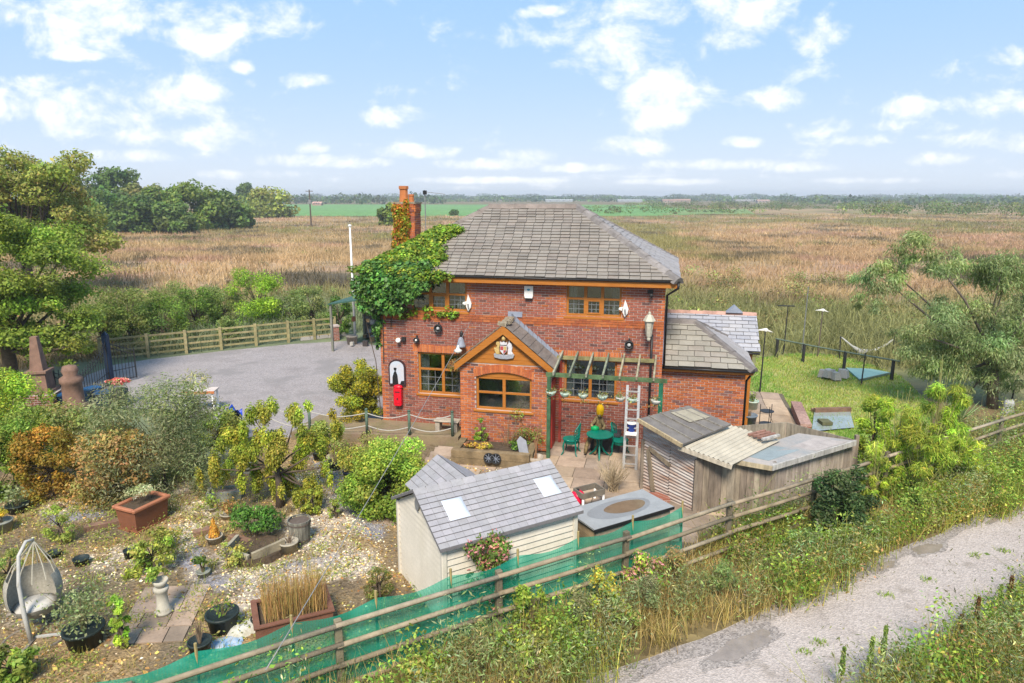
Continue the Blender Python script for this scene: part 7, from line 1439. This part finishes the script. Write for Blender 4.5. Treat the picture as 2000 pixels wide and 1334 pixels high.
for k in range(170):        # over the slates of the hip corner
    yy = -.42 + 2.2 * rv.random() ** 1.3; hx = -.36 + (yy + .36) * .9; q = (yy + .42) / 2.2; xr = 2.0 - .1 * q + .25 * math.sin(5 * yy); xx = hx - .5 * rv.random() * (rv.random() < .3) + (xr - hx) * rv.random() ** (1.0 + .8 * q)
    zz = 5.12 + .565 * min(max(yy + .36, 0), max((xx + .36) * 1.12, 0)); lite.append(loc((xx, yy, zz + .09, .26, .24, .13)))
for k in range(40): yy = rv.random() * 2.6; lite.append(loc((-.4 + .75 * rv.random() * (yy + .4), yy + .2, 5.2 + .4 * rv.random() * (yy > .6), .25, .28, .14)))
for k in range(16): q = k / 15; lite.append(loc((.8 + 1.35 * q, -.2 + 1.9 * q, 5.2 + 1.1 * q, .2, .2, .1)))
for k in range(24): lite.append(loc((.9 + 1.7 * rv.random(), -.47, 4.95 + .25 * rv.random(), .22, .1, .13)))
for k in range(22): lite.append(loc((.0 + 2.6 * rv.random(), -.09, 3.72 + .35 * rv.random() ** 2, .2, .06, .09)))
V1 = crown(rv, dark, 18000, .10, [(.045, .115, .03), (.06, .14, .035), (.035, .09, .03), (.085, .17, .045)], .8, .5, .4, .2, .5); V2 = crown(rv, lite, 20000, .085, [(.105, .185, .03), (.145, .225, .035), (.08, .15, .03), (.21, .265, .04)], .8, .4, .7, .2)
quads('hanging_leaves', *V1, IVYM, iv)['label'] = 'dark green hanging leaves'; quads('roof_leaves', *V2, LEAF, iv)['label'] = 'yellow-green leaves over the slates'  # leaf colours: dark green where it hangs, yellow-green new growth on the roof
mb = MB(); [mb.tube([loc((x, -.05, z0))[:3], loc((x + rv.normal(0, .15), -.06, (z0 + z1) / 2))[:3], loc((x + rv.normal(0, .2), -.06, z1))[:3]], .015, 4) for x, z0, z1 in ((-.05, .3, 4.2), (.1, 2.2, 4.4), (.4, 3.4, 4.8), (.9, 3.6, 4.9))]; mb.build('stems', BARK, iv)
cv_ = empty('chimney_creeper', HP(-.4, 2.8, 5.2), -HA, 'red and green creeper climbing the chimney stack', 'creeper'); K = []
for k in range(46): z = rv.random(); K.append((-.2 + (.5 + .12 * (1 - z)) * rv.random(), .08 + .03 * rv.random(), .1 + 1.9 * z, .12, .06, .16))
for k in range(16): z = rv.random(); K.append((-.29, .15 + .5 * rv.random(), .1 + 1.8 * z, .07, .12, .16))
KK = np.array(K); V_, C_ = crown(rv, K, 3400, .085, [(.20, .25, .03), (.26, .27, .03), (.32, .13, .03), (.36, .16, .04), (.15, .21, .03)], .8, .5, .4, .3, .5); quads('leaves', V_, C_, LEAF, cv_)
mb = MB(); [mb.tube([(x, .12, -.3), (x + .05, .13, .8), (x, .13, 1.9)], .012, 4) for x in (-.1, .05, .2)]; mb.build('stems', BARK, cv_)
hb = empty('hanging_basket', HP(2.62, -.35, 2.32), 0, 'hanging basket of dry russet plants left of the porch', 'hanging basket'); MB().lathe([(.05, -.15), (.18, -.05), (.22, .05), (.2, .05)], 12).build('basket', WK, hb, True); bush(hb, (0, 0, .0), (.36, .25, .36), 900, .06, GREENS['brown'] + [(.2, .22, .06)], 10); MB().lathe([(.0, .45), (.1, .48), (.13, .55), (.05, .6), (.03, .7), (0, .72)], 8, (.05, 0, -.05), sy=.5).build('bird_finial', WHITE_P, hb, True); MB().tube([(0, 0, .05), (0, 0, .55)], .01, 4).build('hanger', CAST, hb)
# bed plants in the sleeper bed
o = empty('bed_plants', HP(4.3, -1.7, .36), -HA, 'yellowing low plants and dead stems in the sleeper bed', 'plants'); bush(o, (-.6, -.2, .08), (.4, .25, .14), 500, .07, GREENS['yellow'] + GREENS['brown'], 8); bush(o, (.55, -.1, .12), (.3, .2, .16), 450, .07, GREENS['dark'] + GREENS['mid'], 7); stalks(o, 30, .8, .7, (.27, .18, .1), .006, (.2, .2, 0)); bush(o, (-.55, -.55, -.05), (.3, .12, .16), 260, .06, GREENS['yellow'], 5)
# low weeds and seedlings through the garden stones
n = 1500; x = rv.uniform(-12.5, -1.5, n); y = rv.uniform(8.5, 18.5, n); k = in_garden(x, y) & (fbm(x * .8, y * .8, 33) > .47); x, y = x[k], y[k]; nb = 26
Q = np.repeat(np.stack([x, y, 0 * x], 1), nb, 0); Q += rv.normal(0, 1, Q.shape) * [.09, .09, 0]; Q[:, 2] = .03 + .2 * rv.random(len(Q)) * np.repeat(rv.random(len(x)) + .3, nb); V_, C_ = leaves(rv, Q, rv.normal(size=Q.shape) * .6 + [0, 0, .8], .05, pick(rv, [(.17, .22, .06), (.22, .26, .07), (.27, .24, .1), (.13, .17, .05)], len(Q)), .45); gx_ = rv.uniform(-12.5, -1.5, 260); gy_ = rv.uniform(8.5, 18.5, 260); kk = in_garden(gx_, gy_); QQ = np.repeat(np.stack([gx_, gy_, 0 * gx_], 1)[kk], 16, 0) + rv.normal(0, .07, (kk.sum() * 16, 3)) * [1, 1, 0]; V_, C_ = cat2((V_, C_), blades(rv, QQ, .16 + .16 * rv.random(len(QQ)), .009, .5, pick(rv, [(.25, .24, .09), (.18, .21, .06), (.3, .23, .11)], len(QQ)))); tag(quads('garden_weeds', V_, C_, LEAF, None, 'stuff'), 'small weeds and seedlings scattered through the garden stones')
# ------------------------------------------------------------------ verge, heath and far woods
def scatter_weeds(name, n, sfun, lab, seed, dens=1.):
    r = np.random.default_rng(seed); s, t = sfun(r, n); X = FO.x + FD.x * s + FN.x * t; Y = FO.y + FD.y * s + FN.y * t
    f = fbm(s * .55, t * .55 + 7, 5, 3); g = fbm(s * 1.1, t * 1.1, 9, 3); parts = []
    k1 = f < .43; k2 = (f >= .37) & (g > .47); k3 = g < .45
    P = np.stack([X, Y, 0 * X], 1); HS = np.where((s > -.3) & (s < 6) & (t < 1.2) & (t > 0), .5, np.where((s > -3) & (s < 0), .8, 1.))
    def tuft(mask, nb, h, w, lean, pal, spread):
        Q = np.repeat(P[mask], nb, 0) + r.normal(0, spread, (mask.sum() * nb, 3)) * [1, 1, 0]; hh = h * np.exp(r.normal(0, .3, len(Q))) * np.repeat((.6 + .8 * f[mask]) * HS[mask], nb)
        cj = np.repeat(np.exp(r.normal(0, .2, (mask.sum(), 1))), nb, 0); parts.append(blades(r, Q, hh, w, lean, pick(r, pal, len(Q), .2) * cj))
    def leafy(mask, nb, h, size, pal, spread, asp):
        m_ = mask.sum(); hh = np.repeat(h * HS[mask] * np.exp(r.normal(0, .3, m_)), nb); Q = np.repeat(P[mask], nb, 0) + r.normal(0, 1, (m_ * nb, 3)) * [spread, spread, 0]; Q[:, 2] = hh * r.random(len(Q)) ** .7
        cj = np.repeat(np.exp(r.normal(0, .34, (m_, 1))) * np.exp(r.normal(0, .12, (m_, 3))), nb, 0); parts.append(leaves(r, Q, r.normal(size=Q.shape) * .6 + [0, 0, .8], size, pick(r, pal, len(Q), .2) * cj, asp))
    tuft(k1, 12, .58, .012, .5, [(.31, .245, .13), (.26, .20, .10), (.36, .29, .16), (.22, .19, .08)], .12)
    tuft(~k1, 10, .46, .013, .5, [(.17, .21, .05), (.21, .25, .06), (.28, .25, .09)], .12)
    leafy(k2, 52, .62, .064, [(.12, .19, .04), (.16, .24, .05), (.09, .15, .035), (.21, .26, .06)], .13, .5)
    leafy(k3, 52, .85, .072, [(.15, .19, .10), (.12, .16, .08), (.19, .22, .13)], .14, .22)
    leafy((f > .5) & (g < .58), 20, .5, .06, [(.26, .17, .09), (.20, .13, .07), (.32, .22, .12)], .14, .4)
    V_, C_ = cat2(*parts); tag(quads(name, V_, C_, LEAF, None, 'stuff'), lab); return len(C_)
def s_verge(r, n): s = r.uniform(-12, 21, n); t = .12 + r.random(n) * (1.68 + .25 * np.sin(s * .9)); return s, t
def s_in(r, n): s = r.uniform(-1, 21, n); t = -.05 - 1.3 * r.random(n) ** 1.5 * np.clip((s - 5) / 3, .12, 1); return s, t
def s_near(r, n): s = r.uniform(-2.5, 12, n); t = 3.95 + 2.7 * r.random(n); return s, t
nq = scatter_weeds('verge_weeds', 2500, s_verge, 'tangle of straw grass and weeds between the fence and the track', 3)
nq += scatter_weeds('fence_weeds', 800, s_in, 'weeds growing along the garden side of the right fence', 4)
nq += scatter_weeds('near_weeds', 1500, s_near, 'rank green weeds on the near side of the track', 6)
# taller weeds that stand out singly
for s, t, h, pal, n, ls, asp, lab in [(-3.3, .75, 1.0, [(.16, .19, .11), (.20, .22, .14), (.13, .16, .09)], 1500, .07, .22, 'tall grey-green mugwort below the cream shed'), (-1.9, .8, .95, [(.14, .18, .10), (.18, .21, .13)], 1300, .07, .22, 'grey-green mugwort below the low store'), (-.2, .9, .8, [(.13, .18, .08), (.17, .22, .1)], 1200, .07, .25, 'bluish weed clump right of the net end'), (2.1, 1.0, .8, [(.13, .19, .08), (.17, .23, .1)], 1200, .07, .25, 'dense green weed clump below the old shed doors'),
        (-2.55, .35, 1.15, [(.22, .28, .05), (.30, .30, .06), (.35, .3, .06)], 900, .07, .5, 'yellow-leaved climber on the fence rails'), (-4.0, .3, 1.1, [(.17, .24, .05), (.24, .28, .06)], 800, .07, .5, 'bright green climber on the near fence rails'), (-1.6, .3, 1.1, [(.18, .25, .05), (.14, .2, .04), (.45, .2, .25)], 800, .07, .5, 'pink-flowered climber on the fence above the mugwort'), (4.0, .5, .8, [(.10, .15, .05), (.14, .2, .06)], 1100, .08, .4, 'dark weed clump beneath the dark bush'), (6.3, .9, .75, [(.17, .23, .05), (.22, .27, .07)], 1200, .08, .3, 'light green weed clump on the verge under the bamboo'), (9.5, .8, .8, [(.22, .30, .05), (.27, .33, .07)], 1100, .08, .3, 'lime green weed clump at the far right verge'),
        (-5.2, .7, 1.0, [(.20, .22, .10), (.26, .22, .12), (.15, .18, .08)], 1700, .065, .25, 'tall brownish-green wild weed against the near fence rails'), (-4.5, 1.1, .8, [(.16, .21, .06), (.20, .25, .07)], 1500, .065, .45, 'dense bramble on the verge below the cream shed corner'), (-2.7, 1.2, .75, [(.15, .2, .06), (.19, .24, .07), (.28, .2, .1)], 1500, .065, .45, 'spreading bramble at the edge of the track below the store'), (-.9, .45, .95, [(.27, .19, .11), (.22, .16, .09), (.18, .2, .08)], 1500, .06, .3, 'rusty brown weed by the end of the green net'), (1.0, 1.25, .6, [(.14, .2, .06), (.18, .24, .07)], 1400, .065, .45, 'low green bramble spilling onto the track'), (3.2, 1.25, .6, [(.17, .22, .06), (.22, .26, .07)], 1400, .065, .45, 'low bramble on the verge below the dark bush'), (-7.4, .8, .85, [(.2, .22, .09), (.27, .23, .11), (.14, .18, .07)], 1500, .065, .3, 'wild weed at the lower edge in front of the net'),
        (-6.2, .6, .7, [(.18, .24, .06), (.28, .24, .09)], 900, .08, .4, 'mixed weed clump at the bottom of the near fence')]:
    o = empty('weed_clump', FP(s, t), 0, lab, 'weed'); stalks(o, 14, h * .9, .28, (.24, .20, .11), .007); K = ell((0, 0, h * .52), (.36, .34, h * .48), 12, .4, -.8); V_, C_ = crown(rv, K, n, ls, pal, asp, .15, .5, .2); quads('foliage', V_, C_, LEAF, o)
for px, py, h, lab in [(1640, 1345, .75, 'leftmost upright dock spike at the bottom edge'), (1695, 1330, .8, 'tall thin dock spike left of centre at the bottom edge'), (1720, 1312, .85, 'tallest green dock spike beside the track'), (1768, 1320, .55, 'short dock spike right of the tallest one'), (1898, 1262, .95, 'dark brown seed head of dock at the right'), (1945, 1215, .75, 'green dock spike nearest the right edge'), (1965, 1200, .8, 'slim green dock spike beyond the brown seed head'), (1872, 1250, .5, 'reddish brown dock spike low by the track')]:
    o = empty('dock_plant', G(px, py), 0, lab, 'plant', 'dock spikes by the track'); MB().tube([(0, 0, 0), (.02, .01, h)], [.012, .006], 5).build('stem', mat('dock_stem', (.2, .17, .07), .9), o); n = 260; z = h * (.35 + .62 * rv.random(n)); a = rv.random(n) * 6.28; rr = .035 * (1.15 - z / h) + .012; P = np.stack([rr * np.cos(a), rr * np.sin(a), z], 1)
    pal = [(.11, .06, .04), (.16, .09, .05)] if 'brown' in lab else [(.13, .2, .05), (.17, .24, .07)]; V_, C_ = leaves(rv, P, rv.normal(size=(n, 3)), .045, pick(rv, pal, n), .6, along=np.tile([0, 0, 1.], (n, 1)) + rv.normal(0, .5, (n, 3))); quads('seed_head', V_, C_, LEAF, o)
# bits of grass on the track
n = 240; cen = [G(px, py) for px, py in ((1810, 1133), (1730, 1163), (1600, 1256), (1574, 1273), (1905, 1086), (1960, 1077))]; ix = rv.choice(len(cen), n); P = np.array([[cen[i].x, cen[i].y, 0] for i in ix]) + rv.normal(0, 1, (n, 3)) * [.08, .05, 0]; V_, C_ = blades(rv, P, .07, .014, .7, pick(rv, GREENS['light'], n)); tag(quads('track_grass', V_, C_, LEAF, None, 'stuff'), 'small tufts of grass along the middle of the track')
# heath: grasses in patches, lying low and wind-bent
def heath_col(X, Y):
    a = fbm(X / 24, Y / 30, 1, 5); b = fbm(X / 7, Y / 10, 2, 4); c = fbm(X / 40 + 9, Y / 46, 3, 4); e = fbm(X / 3, Y / 4, 4, 3); w = np.clip((62 - Y) / 26, 0, 1)
    T = lambda v, lo, hi: np.clip((v - lo) / (hi - lo), 0, 1)[:, None]
    col = np.tile([.37, .258, .132], (len(X), 1)); mixc = lambda m, k: col * (1 - m) + np.array(k) * m
    col = mixc(T(a, .50, .58), (.475, .328, .18)); col = mixc(T(c, .52, .6) * T(b, .45, .55) * .85, (.45, .29, .17)); col = mixc(T(-a, -.46, -.40), (.275, .235, .09)); col = mixc(T(-c, -.44, -.36), (.25, .22, .085))
    col = mixc(T(-b, -.40, -.31) * .9, (.15, .115, .065)); col = mixc(T(fbm(X / 9, Y / 8, 8, 4), .63, .70) * T(Y, 45, 60) * .8, (.44, .27, .19)); col = mixc(T(fbm(X / 16, Y / 9, 18, 4), .60, .66) * T(-Y, -95, -80), (.13, .105, .065))
    g = T(w, .25, .6) * T(b, .38, .5); col = mixc(g * .75, (.225, .235, .095)); col = mixc(T(w, .4, .7) * T(-X, 0, 6) * T(-a, -.58, -.5), (.20, .235, .125)); col = mixc(T(w, .2, .5) * T(-b, -.42, -.36), (.235, .17, .085))
    return np.clip(col * (.70 + .46 * e[:, None]), 0, .7), b
def heath_ok(X, Y):
    fy = (X - yfb.x) * -yfd.y + (Y - yfb.y) * yfd.x
    k = ~((X < -5) & (fy < .5)); k &= ~in_poly(X, Y, [tuple(p) for p in lawn]); k &= ~((X > -9) & (X <= 14) & (Y < 31.5)); k &= ~((X > 8) & (Y < 24 + .1 * X)); k &= ~in_poly(X, Y, [(-95, 262), (50, 262), (95, 300), (118, 600), (-240, 640), (-130, 330)])
    return k & ~((np.abs(X + 6.5) < 3.5) & (Y < 37.5))
def heath(n, py0, py1, seed, simple=False):
    r = np.random.default_rng(seed); px = r.uniform(-150, 2150, n); py = r.uniform(py0, py1, n)
    q = (667 - py) / FPX; dn = (-math.sin(PITCH) + q * math.cos(PITCH)); t = -CAM_H / dn; X = (px - 1000) / FPX * t; Y = t * (math.cos(PITCH) + q * math.sin(PITCH))
    k = heath_ok(X, Y); X, Y = X[k], Y[k]; D = np.hypot(X, Y); pal, b = heath_col(X, Y); pal = pal * np.exp(r.normal(0, .12, (len(X), 1))); nb = 6
    Q = np.repeat(np.stack([X, Y, 0 * X - .02], 1), nb, 0); DD = np.repeat(D, nb); Q[:, :2] += r.normal(0, 1, (len(Q), 2)) * (.22 + .0035 * DD)[:, None]
    near = np.clip((65 - DD) / 30, 0, 1); bl_ = (lambda *a_: (lambda vc_: (np.concatenate([vc_[0].reshape(-1, 2, 4, 3)[:, 0, :2], vc_[0].reshape(-1, 2, 4, 3)[:, 1, 2:]], 1).reshape(-1, 3), vc_[1][::2]))(blades(*a_))) if simple else blades; h = (.26 + .5 * np.repeat(b, nb) + .35 * near * np.repeat(b, nb)) * np.exp(r.normal(0, .25, len(Q))); return bl_(r, Q, h, .016 + .00075 * DD, .75, np.repeat(pal, nb, 0) * np.exp(r.normal(0, .13, (len(Q), 1))))
hx_ = np.concatenate([np.arange(-330, 331, 3.0)]); hy_ = np.concatenate([np.arange(20, 120, 1.5), np.arange(120, 420, 4.0)]); XX_, YY_ = np.meshgrid(hx_, hy_); pc, _b = heath_col(XX_.ravel(), YY_.ravel()); nx_, ny_ = len(hx_), len(hy_)
idx = np.arange(nx_ * ny_).reshape(ny_, nx_); F_ = np.stack([idx[:-1, :-1], idx[:-1, 1:], idx[1:, 1:], idx[1:, :-1]], -1).reshape(-1, 4); me = bpy.data.meshes.new('heath'); me.from_pydata(np.stack([XX_.ravel(), YY_.ravel(), np.full(nx_ * ny_, -.015)], 1).tolist(), [], F_.tolist()); me.update()
at_ = me.attributes.new('col', 'FLOAT_COLOR', 'POINT'); at_.data.foreach_set('color', np.concatenate([pc * .85, np.ones((len(pc), 1))], 1).astype('f').ravel()); tag(link('heath', me, mat('heath_soil', attr=True, rough=1, var=.35, scale=.8, bump=0, fine=.3)), 'flat heath ground in straw and olive patches', None, None, 'structure')
V_, C_ = cat2(heath(24000, 418, 510, 51, True), heath(14000, 495, 720, 52))
tag(quads('heath_grass', V_, C_, DRY, None, 'stuff'), 'rough heath of straw, pinkish and olive grasses reaching to the fields')
r = np.random.default_rng(88); n = 520; px = r.uniform(-100, 2100, n); py = r.uniform(445, 640, n); P_ = np.array([tuple(G(a, b)) for a, b in zip(px, py)]); P_ = P_[heath_ok(P_[:, 0], P_[:, 1])]; P_ = P_[fbm(P_[:, 0] / 12, P_[:, 1] / 15, 5, 3) > .5]
K = [(x, y, .35, .5 + .9 * q, .5 + .8 * q, .35 + .55 * q) for (x, y, z), q in zip(P_, r.random(len(P_)) ** 2)]
V_, C_ = crown(r, K, len(K) * 110, .17, [(.13, .165, .06), (.17, .19, .08), (.19, .15, .08), (.10, .12, .05)], .4, .3, .5, .3); tag(quads('heath_scrub', V_, C_, LEAF, None, 'stuff'), 'low scrub and rush clumps dotted over the heath')
# far hedges and woods
def wood(name, lab, rows, pal, seed, leaf):
    r = np.random.default_rng(seed); K = []
    for (x0, x1, D, h0, h1, step) in rows:
        x = x0
        while x < x1:
            X = (x - 1000) / FPX * D; h = h0 + (h1 - h0) * r.random() ** 1.5; w = step / FPX * D * (1.1 + .8 * r.random()); K.append((X, D * (1 + .05 * r.normal()), h * .5, w, w, h * .5)); x += step * (.6 + .8 * r.random())
    V_, C_ = crown(r, K, len(K) * 95, leaf, pal, .75, .55, .4, .22); tag(quads(name, V_, C_, LEAF, None, 'stuff'), lab)
FARP = [(.05, .085, .035), (.065, .10, .04), (.04, .065, .03)]
wood('far_woodland', 'blue-green woods along the far horizon', [(-150, 2150, 1700, 8, 15, 12), (-100, 2100, 1300, 5, 12, 14), (560, 2100, 950, 3, 9, 16), (560, 880, 700, 6, 12, 13), (1560, 2100, 650, 5, 9, 14)], FARP, 71, 3.2)
wood('field_hedges', 'dark hedges and scrub between the heath and the far fields', [(1655, 2100, 285, 3.0, 5.5, 12), (1700, 2100, 330, 4, 6.5, 14), (1160, 1225, 300, 1.5, 3, 10), (1260, 1300, 310, 1.6, 3, 9), (1350, 1460, 315, 1.5, 3.4, 10), (1220, 1680, 520, 2.5, 5, 12), (1150, 1700, 420, 1, 2.5, 9)], [(.07, .11, .04), (.09, .13, .05), (.10, .11, .05)], 72, .7)
# far farm buildings
for px, D, w, h, c, rc, lab in [(1300, 760, 14, 2.6, (.4, .32, .28), (.30, .19, .15), 'far farmhouse with a dull red roof right of the house ridge'), (1325, 780, 18, 2.8, (.36, .27, .23), (.32, .2, .15), 'second far red-roofed farm building'), (1480, 740, 13, 2.4, (.4, .34, .31), (.33, .22, .18), 'far red-roofed barn right of the pair'), (1225, 860, 30, 2.0, (.28, .3, .31), (.3, .32, .33), 'long pale greenhouse shed on the skyline'), (1090, 880, 34, 2.0, (.28, .3, .3), (.31, .33, .34), 'pale glasshouses just above the ridge'), (628, 560, 7, 1.6, (.35, .2, .15), (.45, .27, .22), 'tiny far shed at the edge of the green field'), (1450, 860, 30, 1.8, (.26, .26, .25), (.27, .26, .25), 'long pale polytunnel in the far fields')]:
    X = (px - 1000) / FPX * D; o = empty('farm_building', (X, D, 0), 0, lab, 'building', 'far farm buildings'); fm_ = mat('far_wall', attr=True, rough=.8, var=.1, scale=.3, bump=0); MB().span((-w / 2, -3, 0), (w / 2, 3, h), c).build('wall', fm_, o); MB().prism([(-3.3, h), (3.3, h), (0, h + 1.4)], -w / 2 - .3, w / 2 + .3, rc, 'x').build('roof', fm_, o)
    for k in range(3): MB().span((-w / 2 + (k + .6) * w / 4, -3.06, 1), (-w / 2 + (k + .6) * w / 4 + 1.2, -3.01, 2.2), (.1, .1, .12)).build('window', fm_, o)
# ------------------------------------------------------------------ the hazy air
hz_ = MB().span((-2990, -290, -1.0), (2990, 2990, 24)).build('haze', None); hm = bpy.data.materials.new('haze'); hm.use_nodes = True; ht = hm.node_tree; ht.nodes.clear()
pv = ht.nodes.new('ShaderNodeVolumePrincipled'); pv.inputs['Color'].default_value = (.93, .96, 1, 1); pv.inputs['Density'].default_value = .00045; pv.inputs['Anisotropy'].default_value = .2
ho = ht.nodes.new('ShaderNodeOutputMaterial'); ht.links.new(pv.outputs[0], ho.inputs['Volume']); hz_.data.materials.clear(); hz_.data.materials.append(hm); tag(hz_, 'thin blue haze over the flat country', None, None, 'stuff')
